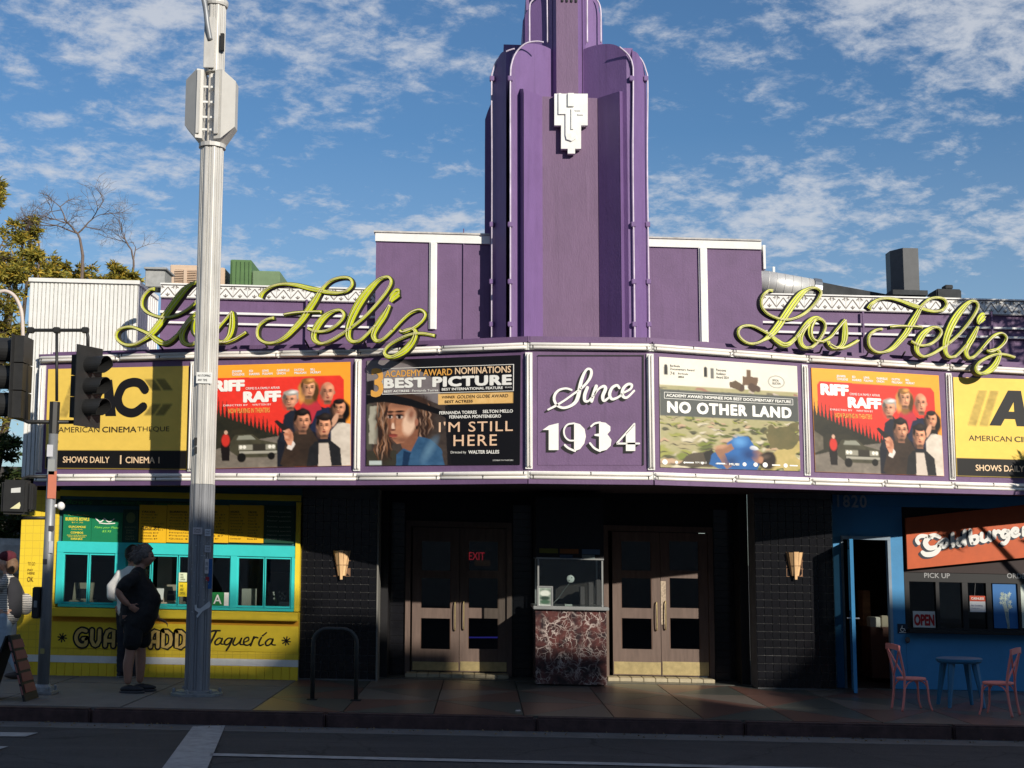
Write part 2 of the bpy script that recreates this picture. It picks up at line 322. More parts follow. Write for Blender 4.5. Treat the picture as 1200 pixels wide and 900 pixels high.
# ---------------------------------------------------------------- a small painter for printed pictures
class Paint:
    def __init__(s, W, H, bgc):
        s.W, s.H = W, H; s.a = np.ones((H + 1, W + 1, 3)) * np.array(lin(bgc)); s.V, s.U = np.mgrid[0:H + 1, 0:W + 1].astype(float); s.U /= W; s.V /= H; s.asp = 1.33
        rng = np.random.RandomState(3); s.nz = s._noise(rng, 8) * .4 + s._noise(rng, 20) * .3 + s._noise(rng, 50) * .3
        wu = s._noise(rng, 14) - .5 + .6 * (s._noise(rng, 34) - .5); wv = s._noise(rng, 14) - .5 + .6 * (s._noise(rng, 34) - .5); s.U0, s.V0 = s.U.copy(), s.V.copy(); s.wu, s.wv = wu, wv
    def _noise(s, rng, n):
        g = rng.rand(n + 2, n + 2); x = s.U * n; y = s.V * n; i = x.astype(int); j = y.astype(int); fx = x - i; fy = y - j; fx = fx * fx * (3 - 2 * fx); fy = fy * fy * (3 - 2 * fy)
        return (g[j, i] * (1 - fx) + g[j, i + 1] * fx) * (1 - fy) + (g[j + 1, i] * (1 - fx) + g[j + 1, i + 1] * fx) * fy
    def mixin(s, m, c, c2=None):
        cc = np.array(lin(c))
        if c2 is not None: cc = cc[None, None] * (1 - s.nz[..., None]) + np.array(lin(c2))[None, None] * s.nz[..., None]
        m = np.clip(m, 0, 1)[..., None]; s.a = s.a * (1 - m) + cc * m
    def warp(s, a): s.U = s.U0 + s.wu * a; s.V = s.V0 + s.wv * a * 1.3
    def ell(s, cu, cv, ru, rv, c, soft=.15, rot=0, c2=None, al=1):
        x = (s.U - cu); y = (s.V - cv) / s.asp; ca, sa = math.cos(rot), math.sin(rot); X = (x * ca + y * sa) / ru; Y = (-x * sa + y * ca) / (rv / s.asp)
        d = np.sqrt(X * X + Y * Y); s.mixin((1 + soft / 2 - d) / soft * al, c, c2)
    def poly(s, pts, c, c2=None, al=1):
        acc = np.zeros_like(s.U)
        for ox, oy in ((-.3, -.3), (.3, -.3), (-.3, .3), (.3, .3)):
            ins = np.zeros(s.U.shape, bool); U = s.U + ox / s.W; V = s.V + oy / s.H; n = len(pts)
            for i in range(n):
                x0, y0 = pts[i]; x1, y1 = pts[(i + 1) % n]
                if y0 == y1: continue
                cnd = ((y0 > V) != (y1 > V)) & (U < (x1 - x0) * (V - y0) / (y1 - y0) + x0); ins ^= cnd
            acc += ins * .25
        s.mixin(acc * al, c, c2)
    def rect(s, u0, v0, u1, v1, c, c2=None, al=1): s.poly([(u0, v0), (u1, v0), (u1, v1), (u0, v1)], c, c2, al)
    def vgrad(s, u0, v0, u1, v1, c0, c1):
        t = np.clip((s.V - v0) / (v1 - v0), 0, 1)[..., None]; cc = np.array(lin(c0)) * (1 - t) + np.array(lin(c1)) * t
        m = ((s.U >= u0) & (s.U <= u1) & (s.V >= v0) & (s.V <= v1))[..., None]; s.a = np.where(m, cc, s.a)
    def face(s, cu, cv, ru, rv, skin, hair, hairc=1.25, turn=0, bald=False, longh=False, beard=0):
        f = lambda k: tuple(min(255, max(0, v * k)) for v in skin); hk = tuple(v * .45 for v in hair); hl_ = tuple(min(255, v * 1.35 + 12) for v in hair)
        dd = f(.30); s.warp(.012)
        if longh:
            s.ell(cu, cv + rv * .35, ru * 1.55, rv * 1.55, hair, .25, c2=hk); s.ell(cu - ru * 1.1, cv + rv * .7, ru * .6, rv * 1.0, hl_, .6, c2=hair); s.ell(cu + ru * 1.1, cv + rv * .6, ru * .55, rv * 1.0, hk, .6)
        elif not bald: s.ell(cu, cv - rv * .25, ru * 1.20, rv * 1.05, hair, .2, c2=hk)
        s.warp(.003); s.poly([(cu - ru * .5, cv + rv * .4), (cu + ru * .5, cv + rv * .4), (cu + ru * .55, cv + rv * 1.3), (cu - ru * .55, cv + rv * 1.3)], f(.55), f(.7))
        if not longh:
            for k in (-1, 1): s.ell(cu + k * ru * 1.0, cv + rv * .08, ru * .16, rv * .2, f(.75), .4)
        s.ell(cu, cv - rv * .08, ru, rv * .92, f(.96), .14); s.ell(cu + turn * ru * .05, cv + rv * .45, ru * .78, rv * .58, f(.92), .16)
        s.ell(cu - ru * .75, cv + rv * .15, ru * .42, rv * .85, f(.55), .9, al=.75); s.ell(cu + ru * .40, cv - rv * .42, ru * .45, rv * .28, f(1.16), .9, al=.8); s.ell(cu + ru * .42, cv + rv * .22, ru * .3, rv * .24, f(1.15), .9, al=.75)
        t = turn * ru * .16
        for k in (-1, 1):
            s.ell(cu + t + k * ru * .40, cv - rv * .10, ru * .30, rv * .13, f(.60), .8, al=.75); s.ell(cu + t + k * ru * .40, cv - rv * .08, ru * .17, rv * .055, (35, 24, 20), .5)
            s.ell(cu + t + k * ru * .42, cv - rv * .26, ru * .28, rv * .045, dd if bald else hk, .6, al=.85)
        s.ell(cu + t * 1.6 - ru * .10, cv + rv * .12, ru * .10, rv * .26, f(.66), .8, al=.8); s.ell(cu + t * 1.6 + ru * .06, cv + rv * .20, ru * .08, rv * .12, f(1.2), .8, al=.7); s.ell(cu + t * 1.5, cv + rv * .34, ru * .20, rv * .045, f(.45), .7, al=.8)
        s.ell(cu + t * 1.2, cv + rv * .56, ru * .30, rv * .055, (132, 56, 50), .5); s.ell(cu + t * 1.2, cv + rv * .67, ru * .22, rv * .04, f(.65), .8, al=.7); s.ell(cu, cv + rv * .98, ru * .6, rv * .16, f(.40), .7, al=.7)
        if beard: s.ell(cu, cv + rv * .66, ru * .72, rv * .36, tuple(v * 1.1 + 20 for v in hair), .9, al=beard * 2.2)
        s.warp(.014)
        if not bald:
            s.ell(cu - ru * .1, cv - rv * .86, ru * 1.02, rv * .36, hair, .25, c2=hk); s.ell(cu + ru * .3, cv - rv * 1.0, ru * .6, rv * .2, hl_, .9, al=.6); s.ell(cu - ru * .92, cv - rv * .35, ru * .22, rv * .42, hk, .6, al=.8)
        s.warp(0)
    def build(s, sheet, name, parent=None, off=0.0, thick=.012, noise=.0):
        W, H = s.W, s.H; a = s.a * (1 + .16 * (s.nz[..., None] - .5))
        vs = [tuple(sh(sheet.p(i / W, j / H, off))) for j in range(H + 1) for i in range(W + 1)]
        fs = [(j * (W + 1) + i, j * (W + 1) + i + 1, (j + 1) * (W + 1) + i + 1, (j + 1) * (W + 1) + i) for j in range(H) for i in range(W)]
        base = sh(sheet.p(.5, 1)); o_ = OFF[parent.name] if parent is not None else base
        n0 = len(vs); vs += [tuple(sh(sheet.p(u, v, off - thick))) for u, v in ((0, 0), (1, 0), (1, 1), (0, 1))]
        fs += [(n0, n0 + 3, n0 + 2, n0 + 1), (0, n0, n0 + 1, W), (H * (W + 1), H * (W + 1) + W, n0 + 2, n0 + 3), (0, H * (W + 1), n0 + 3, n0), (W, n0 + 1, n0 + 2, H * (W + 1) + W)]
        me = bpy.data.meshes.new(name); me.from_pydata([(v[0] - o_[0], v[1] - o_[1], v[2] - o_[2]) for v in vs], [], fs)
        cc = np.ones((len(vs), 4), np.float32); cc[:n0, :3] = np.clip(a.reshape(-1, 3), 0, 1); cc[n0:, :3] = .1
        at_ = me.color_attributes.new('ink', 'FLOAT_COLOR', 'POINT'); at_.data.foreach_set('color', cc.ravel())
        me.materials.append(INK); o = bpy.data.objects.new(name, me); C.objects.link(o)
        if parent is not None: o.parent = parent
        else: o.location = base
        OFF[o.name] = o_; return o
# ================================================================ the setting
def struct(o): o['kind'] = 'structure'; return o
KY = 14.8                                                # kerb line
g = MB(); g.poly([(-900, -900, -.45), (900, -900, -.45), (900, 900, -.45), (-900, 900, -.45)]); struct(g.build('ground', mat('far_ground', (.16, .15, .13), .9), base=(0, 0, -.45)))
g = MB(); g.box(-60, 60, -3.2, KY - .45, -.42, -.15); struct(g.build('road', ASPH, base=(0, 0, -.42)))
g = MB(); g.box(-60, 60, KY - .45, KY, -.42, -.146); struct(g.build('gutter', mat('gutter_concrete', (.13, .125, .12), .85, var=.25, scale=3, bump=.5, dirt=.5), base=(0, 14, -.42)))
g = MB(); g.box(-60, 60, -12, -3.2, -.42, 0); struct(g.build('far_pavement', CONC, base=(0, -8, -.42)))
# kerb in cast lengths, worn top edge
kerb = struct(thing('kerb', None, None, (0, KY, -.42)))
x = -9.0; i = 0
while x < 10:
    L = 2.4 + random.uniform(-.2, .3); m = MB(); m.bevbox(x, x + L - .012, KY, KY + .15, -.40, .0 + random.uniform(-.004, .003), .022); m.build('kerb_stone', KRED, kerb); x += L
m = MB(); m.box(-60, -9.02, KY, KY + .15, -.4, 0); m.build('kerb_run', KRED, kerb); m = MB(); m.box(x, 60, KY, KY + .15, -.4, 0); m.build('kerb_run', KRED, kerb)
# sidewalk slabs of concrete on the left
sw = struct(thing('sidewalk', None, None, (0, 17, -.42)))
m = MB(); m.box(-60, -9.6, KY + .152, 19.0, -.4, 0); m.build('slab_run', CONC, sw); m = MB(); m.box(8.2, 60, KY + .152, 19.0, -.4, 0); m.build('slab_run', CONC, sw)
m = MB(); m.box(-9.6, 8.2, KY + .152, 19.0, -.4, -.03); m.build('bedding', GROUT, sw)
xs = [-9.6, -8.2, -6.75, -5.3, -3.85, -2.45]
for a, b in zip(xs, xs[1:]):
    for y0, y1 in ((KY + .152, 16.15), (16.15, 17.6), (17.6, 19.0)):
        m = MB(); m.bevbox(a + .006, b - .006, y0 + .006, y1 - .006, -.2, random.uniform(-.003, .002), .008); m.build('concrete_slab', CONC, sw)
# terrazzo in front of the cinema: faded triangles
TZ = [mat('terrazzo_red', (.145, .075, .058), .36, var=.2, scale=30, dirt=.45), mat('terrazzo_green', (.085, .088, .075), .36, var=.22, scale=30, dirt=.4), mat('terrazzo_buff', (.17, .14, .115), .38, var=.22, scale=30, dirt=.45)]
tw = (8.2 + 2.45) / 11
for j in range(3):
    y0 = KY + .152 + j * (19.0 - KY - .152) / 3; y1 = KY + .152 + (j + 1) * (19.0 - KY - .152) / 3
    for i in range(11):
        a = -2.45 + i * tw; b = a + tw; g_ = .006
        T1 = [(a + g_, y0 + g_, 0), (b - g_ * 2, y0 + g_, 0), (a + g_, y1 - g_ * 2, 0)]; T2 = [(b - g_, y1 - g_, 0), (a + g_ * 2, y1 - g_, 0), (b - g_, y0 + g_ * 2, 0)]
        if (i + j) % 2: T1 = [(a + g_, y0 + g_, 0), (b - g_, y0 + g_, 0), (b - g_, y1 - g_ * 2, 0)]; T2 = [(a + g_, y0 + g_ * 2, 0), (b - g_ * 2, y1 - g_, 0), (a + g_, y1 - g_, 0)]
        for n_, T in enumerate((T1, T2)):
            m = MB(); m.prism(T, (0, 0, -.1)); m.build('terrazzo_panel', TZ[(i + j + n_ * 2) % 3 if (i * j) % 4 else (n_ + i) % 2], sw)
# road markings
def mark(pts, h, name, mt=RPNT):
    m = MB(); P = [ground(px, py, h) for px, py in pts]; m.poly([(p.x, p.y, h) for p in P]); return struct(m.build(name, mt))
mark([(226, 851), (264, 850), (243, 900), (216, 960), (150, 960), (190, 900)], -.142, 'crosswalk_line')
mark([(246, 882.5), (700, 893), (1215, 906), (1215, 909), (700, 896), (246, 885.5)], -.142, 'lane_line')
mark([(-40, 857.5), (45, 858.5), (30, 863), (-40, 862.5)], -.142, 'crosswalk_bar')
mark([(-40, 874), (10, 874.5), (-8, 880), (-40, 880)], -.142, 'crosswalk_bar')

# ================================================================ the cinema building
cin = thing('cinema_building', 'purple art deco cinema with tall stepped tower and black tiled entrance', 'building', (0.8, 19.6, 0))
YF = 19.15
def part(m, name, mt, par=None, **k): return m.build(name, mt, par or cin, **k)
XL = X_(72, 680, 19.0); XR = 13.0
# upper wall band left and right of the wings (frieze walls)
hfl = H_(300, 353, YF); hfr = hfl
def up_wall(px0, px1, ytop, pym):
    X0 = X_(px0, 370, YF); X1 = X_(px1, 370, YF) if px1 < 1199 else XR
    h1 = H_(pym, ytop, YF); m = MB(); m.box(X0, X1, YF, YF + .3, 2.55, h1); part(m, 'upper_wall', PUR); return X0, X1, h1
def frieze(X0, X1, h0, h1, Y):                           # panels of cast relief
    n = max(1, round((X1 - X0) / .2)); wdt = (X1 - X0) / n
    W = wdt; H = h1 - h0
    base = MB(); base.box(.002, W - .002, -.045, .12, 0, H)
    orn = MB()
    def bar(ax, az, bx, bz, r=.0065): 
        d = Vector((bx - ax, 0, bz - az)).normalized(); nn = Vector((-d.z, 0, d.x)) * r
        A = Vector((ax, -.049, az)); B = Vector((bx, -.049, bz)); orn.prism([A + nn, B + nn, B - nn, A - nn], (0, .003, 0))
    bar(0.004, H * .18, W / 2, H * .82); bar(W / 2, H * .82, W - .004, H * .18)
    bar(W / 2, H * .12, W / 2, H * .38); bar(W / 2, H * .14, W * .36, H * .3); bar(W / 2, H * .14, W * .64, H * .3)
    bar(.01, H * .88, .05, H * .78); bar(W - .01, H * .88, W - .05, H * .78); bar(.02, H * .95, .02, H * .7, .004); bar(W - .02, H * .95, W - .02, H * .7, .004)
    for zz in (.035, .965): bar(.003, H * zz, W - .003, H * zz, .003)
    first = base.build('frieze_panel', WHT, cin, local=True); o2 = orn.build('relief_ornament', col((120, 112, 105)), first, local=True)
    first.location = sh((X0, Y, h0)) - OFF[cin.name]; first.rotation_euler = (0, math.atan(SLOPE), 0)
    for i in range(1, n):
        c = copy_tree(first, cin); c.location = sh((X0 + i * wdt, Y, h0)) - OFF[cin.name]
    m = MB(); m.box(X0, X1, Y - .07, Y + .14, h1 + .002, h1 + .022); part(m, 'frieze_cap', WHT)
X0, X1, h1 = up_wall(188, 442, 351, 300); frieze(X0, X1, H_(300, 352, YF), H_(300, 337, YF), YF)
for ya, yb in ((367.3, 369.8), (379.6, 382)):
    m = MB(); m.box(X0, X1, YF - .05, YF - .001, H_(300, yb, YF), H_(300, ya, YF)); part(m, 'wall_moulding', WHT)
X0r = X_(893, 370, YF); m = MB(); m.box(X0r, XR, YF, YF + .3, 2.55, H_(1050, 365, YF)); part(m, 'upper_wall', PUR)
frieze(X0r, X_(1232, 350, YF), H_(1050, 366.5, YF), H_(1050, 350, YF), YF)
m = MB(); m.box(X_(1232, 350, YF), XR, YF - .04, YF + .14, H_(1050, 366.5, YF), H_(1050, 350, YF)); part(m, 'frieze_run', WHT)
for ya, yb in ((380.8, 383), (391.5, 394)):
    m = MB(); m.box(X0r, XR, YF - .05, YF - .001, H_(1050, yb, YF), H_(1050, ya, YF)); part(m, 'wall_moulding', WHT)
for px in (360, 1010, 1073, 1160):
    m = MB(); xx = X_(px, 370, YF); m.box(xx - .012, xx + .012, YF - .075, YF - .052, 3.9, H_(px, 352 if px < 600 else 366, YF)); part(m, 'conduit', PUR)
# roof behind
m = MB(); m.box(X_(188, 370, YF), XR, YF + .31, 40, 4.7, 4.9); part(m, 'roof', mat('roof_felt', (.10, .10, .10), .9))
m = MB(); m.box(X_(188, 370, YF), X_(188, 370, YF) + .2, YF + .31, 40, 0, 4.69); part(m, 'side_wall', WHT)
# wings
def wing(px0, px1, ytop, ytrim, stripe0, stripe1, sbot, YW=18.95):
    X0 = X_(px0, 340, YW); X1 = X_(px1, 340, YW); ht = H_(px0, ytop, YW); hm = H_(px0, ytrim, YW)
    m = MB(); m.box(X0, X1, YW, YW + .6, 3.2, hm); part(m, 'wing_wall', PUR)
    m = MB(); m.box(X0 - .01, X1, YW - .03, YW + .6, hm + .002, ht); part(m, 'wing_cap', WHT)
    m = MB(); m.box(X0 - .03, X1, YW - .05, YW + .62, ht + .002, ht + .025); part(m, 'coping', mat('weathered_coping', (.5, .48, .45), .7, var=.3, dirt=.5))
    s0 = X_(stripe0, 340, YW); s1 = X_(stripe1, 340, YW); hb = H_(stripe0, sbot, YW)
    m = MB(); m.box(s0, s1, YW - .03, YW - .001, hb, hm - .002); part(m, 'white_fin', WHT)
    m = MB(); m.box(s0 + .02, s1 - .02, YW - .055, YW - .031, hb, hm - .002); part(m, 'white_fin', WHT)
    return X0, X1, ht
wing(440, 574, 273, 283, 503, 512, 386); Wr = wing(761, 893, 280, 289.5, 819, 829, 401)
m = MB(); xx = X_(543, 340, 18.9); m.tube([(xx, 18.93, 3.9), (xx, 18.93, H_(543, 268, 18.93))], .009, 6); part(m, 'conduit', PUR)
m = MB(); xx = X_(895.5, 300, 18.95); m.box(xx - .012, xx + .022, 18.95, 19.1, H_(895, 315, 18.95), H_(895, 287, 18.95)); part(m, 'end_trim', WHT)

# ---------------- tower
tow = MB(); 
def col_mass(mb, prof, Yb, hb=3.3):                      # prof: list of (px, Yfront, pytop) ; solid with stepped top
    P = []
    for px, Y, py in prof: P.append((X_(px, 300, Y), Y, H_(px, py, Y)))
    n = len(P); b0 = len(mb.v)
    for X, Y, h in P: mb.v += [Vector((X, Y, hb)), Vector((X, Y, h)), Vector((X, Yb, h)), Vector((X, Yb, hb))]
    for i in range(n - 1):
        a = b0 + 4 * i; c = a + 4
        mb.f += [(a, c, c + 1, a + 1), (a + 1, c + 1, c + 2, a + 2), (a + 2, c + 2, c + 3, a + 3)]
    mb.f += [(b0, b0 + 1, b0 + 2, b0 + 3), (b0 + 4 * n - 4, b0 + 4 * n - 1, b0 + 4 * n - 2, b0 + 4 * n - 3)]
def arc(pxs, Ys, tops): return list(zip(pxs, Ys, tops))
def lerp(a, b, t): return a + (b - a) * t
def arched(pa, Ya, pb, Yb_, ya, yp, yb, xp=.45, n=12):   # from (pa, ya) rising to yp at fraction xp and down to yb
    out = []
    for i in range(n + 1):
        t = i / n
        if t < xp or xp >= 1: y = yp + (ya - yp) * (1 - t / xp) ** 2.4
        else: q = (t - xp) / (1 - xp); y = yp + (yb - yp) * q ** 2
        out.append((lerp(pa, pb, t), lerp(Ya, Yb_, t), y))
    return out
def massobj(name, prof, Yb, mt, hb=3.3, par=None):
    m = MB(); col_mass(m, prof, Yb, hb); return part(m, name, mt, par)
lobeL = arched(596, 18.46, 600, 18.42, 84, 70, 70, 1, 3)
towp = part(MB().box(X_(590, 300, 19.6), X_(744, 300, 19.6), 19.6, 21.5, 3.3, H_(590, 52, 19.6)), 'tower', PURT)
# rear shoulder seen dark on the left
massobj('tower_rear_shoulder', arched(568, 20.0, 592, 20.0, 140, 112, 105, .8, 8), 21.4, PURT, 3.3, towp)
massobj('tower_outer_face', arched(576.5, 18.80, 593, 18.46, 92, 60, 57, .95, 10), 20.6, PURT, 3.3, towp)
massobj('tower_outer_face', list(arched(760, 18.80, 743.5, 18.46, 92, 60, 57, .95, 10))[::-1], 20.6, PURT, 3.3, towp)
massobj('tower_lobe', arched(597, 18.40, 604, 18.40, 80, 62, 62, 1, 6)[:-1] + arched(604, 18.40, 649, 18.88, 62, 51, 59, .42, 14), 20.5, PURT, 3.3, towp)
massobj('tower_lobe', (arched(742, 18.40, 736.5, 18.40, 80, 62, 62, 1, 6)[:-1] + arched(736.5, 18.40, 683, 18.88, 62, 51.5, 59, .42, 14))[::-1], 20.5, PURT, 3.3, towp)
# central shaft
massobj('tower_shaft', [(648, 18.86, -60), (653, 18.76, -60)], 20.4, PURT, 3.3, towp)
massobj('tower_shaft', [(653, 18.74, -62), (679, 18.74, -62)], 20.3, PURC, 3.3, towp)
massobj('tower_shaft', [(679, 18.76, -60), (684, 18.86, -60)], 20.4, PURT, 3.3, towp)
# lower block with its V-shaped recess
def blk(a, Ya, ya, b, Yb_, yb, mt, name='tower_front_fin'):
    massobj(name, [(a, Ya, ya), (b, Yb_, yb)], 18.95, mt, 3.3, towp)
blk(609, 18.47, 104, 613.5, 18.30, 104, PURT)
blk(614, 18.30, 104, 636, 18.66, 113, PURT); blk(636, 18.66, 113, 701.5, 18.66, 115, PURC, 'tower_front_panel'); blk(702, 18.66, 115, 727.5, 18.30, 107, PURT); blk(728, 18.30, 107, 732, 18.47, 107, PURT)
# upper tier
massobj('tower_upper_tier', arched(613, 19.15, 641, 18.98, 24, -2, -3, .9, 10), 20.4, PURT, 6, towp)
massobj('tower_upper_tier', list(arched(708, 19.15, 688, 18.98, 24, -2, -3, .9, 10))[::-1], 20.4, PURT, 6, towp)
massobj('tower_upper_tier', [(641, 18.96, -14), (648.2, 18.84, -30)], 20.35, PURT, 6, towp); massobj('tower_upper_tier', [(684.5, 18.84, -30), (688, 18.96, -14)], 20.35, PURT, 6, towp)
massobj('tower_upper_tier', arched(617, 19.3, 704, 19.3, -10, -48, -14, .5, 12), 20.3, PURT, 6, towp)
for k in range(4):
    m = MB(); xx = X_(658 + k * 5.4, 0, 18.70); m.bevbox(xx, xx + .03, 18.72, 18.738, H_(660, 1.2, 18.7), H_(660, -5, 18.7), .004); m.build('tower_bracket', BLK, towp)
# neon tubes running up the tower
TT = mat('dusty_tower_tube', (.58, .50, .60), .35, var=.25, scale=5, dirt=.3)
def ntube(pts, par, r=.0125, mt=TT, name='neon_tube', k=5):
    m = MB(); m.tube(smooth_path(pts, k), r, 8); o = m.build(name, mt, par, smooth=True)
    return o
def tp(px, py, Y): return at(px, py, Y)
def vt(px, pts, Y, Yr):
    x = X_(px, 300, Y); P = [Vector((x, Y, 3.8)), Vector((x, Y, 5.5)), Vector((x, Y, H_(px, 190, Y)))]
    for a, b in pts: P.append(at(a, b, Yr))
    return P
cpt = MB()
def clips(mb, px, ys, Y):
    x = X_(px, 300, Y)
    for yy in ys: mb.bevbox(x - .035, x + .03, Y - .02, Y + .05, H_(px, yy + 3, Y), H_(px, yy - 3, Y), .008)
for px, Y, pts in ((576.3, 18.72, [(576, 100), (577.5, 83), (583, 70), (592, 61), (603, 57)]),
                   (598, 18.36, [(598, 95), (600, 73), (606, 60), (616, 51), (628, 48.5), (637, 49.5)]),
                   (742.8, 18.36, [(742, 95), (741, 75), (736, 64), (726, 55)]),
                   (759.8, 18.72, [(759, 100), (757, 83), (751, 69), (740, 61)])):
    ntube(vt(px, pts, Y, Y), towp); clips(cpt, px, (92, 263, 330, 380), Y)
for px, Y, pts in ((620.5, 19.02, [(620.5, 12), (622, 3), (630, -4), (640, -8)]), (641.5, 18.92, [(641, 0), (640, -10)]), (688, 18.92, [(688, 0), (688, -10)]), (704, 19.02, [(704, 14), (702, 4), (697, -3)])):
    x = X_(px, 20, Y); ntube([Vector((x, Y, H_(px, 50, Y))), Vector((x, Y, H_(px, 30, Y)))] + [at(a, b, Y) for a, b in pts], towp)
cpt.build('tube_clip', PURT, towp)['kind'] = 'stuff'
# plaque
pl = Sheet(at(649.5, 111, 18.6), at(688.5, 111, 18.6), at(688.5, 181, 18.6), at(649.5, 181, 18.6))
m = MB(); Q = lambda u, v, o=0: pl.p(u, v, o)
out = [(0, 0), (1, 0), (1, .53), (.80, .53), (.80, .92), (.62, .92), (.62, 1), (.40, 1), (.40, .92), (.20, .92), (.20, .53), (0, .53)]
m.prism([Q(u, v, .045) for u, v in out], (0, .08, 0)); plq = part(m, 'plaque', WHT, towp)
for outl, dd in (([(.12, .0), (.2, .0), (.2, .26), (.4, .26), (.4, .67), (.52, .67), (.52, .74), (.64, .7), (.64, .76), (.52, .8), (.36, .77), (.33, .7), (.33, .35), (.12, .35)], .07), ([(.4, .0), (.58, 0), (.58, .22), (.4, .22)], .075), ([(.5, .26), (.57, .26), (.57, .6), (.5, .6)], .066), ([(.62, .27), (.78, .27), (.78, .29), (.62, .29)], .06), ([(.70, .34), (.86, .34), (.86, .36), (.70, .36)], .06)):
    m = MB(); m.prism([Q(u, v, dd) for u, v in outl], (0, .03, 0)); m.build('plaque_relief', WHT, cin)

# ---------------- entrance: tiled flanks, recess, doors
YT = 18.62                                               # face of tiled flanks
def tiled(px0, px1, name_label):
    X0 = X_(px0, 690, YT); X1 = X_(px1, 690, YT); hb, ht = .02, H_(px0, 583, YT)
    m = MB(); m.box(X0, X1, YT + .012, YT + .5, -.03, 3.2); part(m, 'tile_backing', GROUT)
    s = .1045; nx = round((X1 - X0) / s); s = (X1 - X0) / nx; nz = int((ht - hb) / s)
    t = MB(); t.bevbox(.003, s - .003, -.001, .012, .003, s - .003, .002)
    hi = H_(px0, 622, YT); lo = H_(px0, 770, YT)
    first = None; rest = MB(); cnt = 0
    cells = [(i, j) for j in range(nz) for i in range(nx)]
    for i, j in cells:
        h = hb + j * s
        if lo < h < hi and cnt < 150:
            cnt += 1
            if first is None: first = t.build('black_tile', TILE, cin, local=True); o = first
            else: o = copy_tree(first, cin)
            o.location = sh((X0 + i * s, YT + random.uniform(-.0012, .0012), h)) - OFF[cin.name]; o.rotation_euler = (random.uniform(-.006, .006), 0, random.uniform(-.006, .006))
        else: rest.bevbox(X0 + i * s + .003, X0 + (i + 1) * s - .003, YT - .001, YT + .012, h + .003, h + s - .003, .002)
    r = part(rest, 'black_tile', TILE); r['kind'] = 'stuff'
    return X0, X1
tl = tiled(350, 441, ''); tr = tiled(886, 977, '')
m = MB(); xa = X_(441.5, 690, YT); m.box(xa, xa + .02, YT - .012, YT + .4, 0, 2.6); part(m, 'edge_trim', col((120, 118, 112)))
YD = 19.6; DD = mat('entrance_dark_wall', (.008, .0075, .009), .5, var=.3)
# recess: side walls, back wall pieces and ceiling
XA = tl[1]; XB = tr[0]
def wbox(x0, x1, y0, y1, h0, h1, nm, mt): return part(MB().box(x0, x1, y0, y1, h0, h1), nm, mt)
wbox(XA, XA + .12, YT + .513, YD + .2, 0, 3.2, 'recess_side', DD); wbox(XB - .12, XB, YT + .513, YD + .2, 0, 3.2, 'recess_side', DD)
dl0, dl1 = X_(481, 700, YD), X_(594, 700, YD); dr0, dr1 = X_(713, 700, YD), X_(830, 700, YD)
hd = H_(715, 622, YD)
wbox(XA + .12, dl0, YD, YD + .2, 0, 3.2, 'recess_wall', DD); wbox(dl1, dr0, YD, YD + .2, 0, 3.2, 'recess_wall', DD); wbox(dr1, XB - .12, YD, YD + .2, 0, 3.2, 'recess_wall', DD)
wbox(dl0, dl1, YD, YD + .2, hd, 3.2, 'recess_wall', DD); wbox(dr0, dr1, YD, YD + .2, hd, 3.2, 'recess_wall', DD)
# inner flank tiles of the entrance, stacked in horizontal courses
for x0, x1 in ((XA + .125, dl0 - .09), (dl1 + .09, dl1 + .35), (dr1 + .09, XB - .125)):
    z = .02; rr = MB()
    while z < 2.4: rr.bevbox(x0, x1, YD - .012, YD - .001, z + .003, z + .1015, .002); z += .1045
    part(rr, 'tile_course', TILE)
# floor of the recess and lobby
m = MB(); m.box(XA, XB, 19.002, 24, -.3, .008); part(m, 'entrance_floor', TZ[1])
for a, b in ((dl0 - .05, dl1 + .02), (dr0 - .05, dr1 + .02)):
    k = 0; x = a; st = (b - a) / 9
    while k < 9: m = MB(); m.bevbox(x + .003, x + st - .003, YD - .34, YD - .005, .0, .055, .006); part(m, 'threshold_tile', mat('cream_threshold', (.42, .36, .24), .5, var=.15, dirt=.4) if k == 0 else bpy.data.materials['cream_threshold']); x += st; k += 1
wbox(XA, XB, 23.5, 23.7, 0, 3.2, 'lobby_wall', DARKIN)
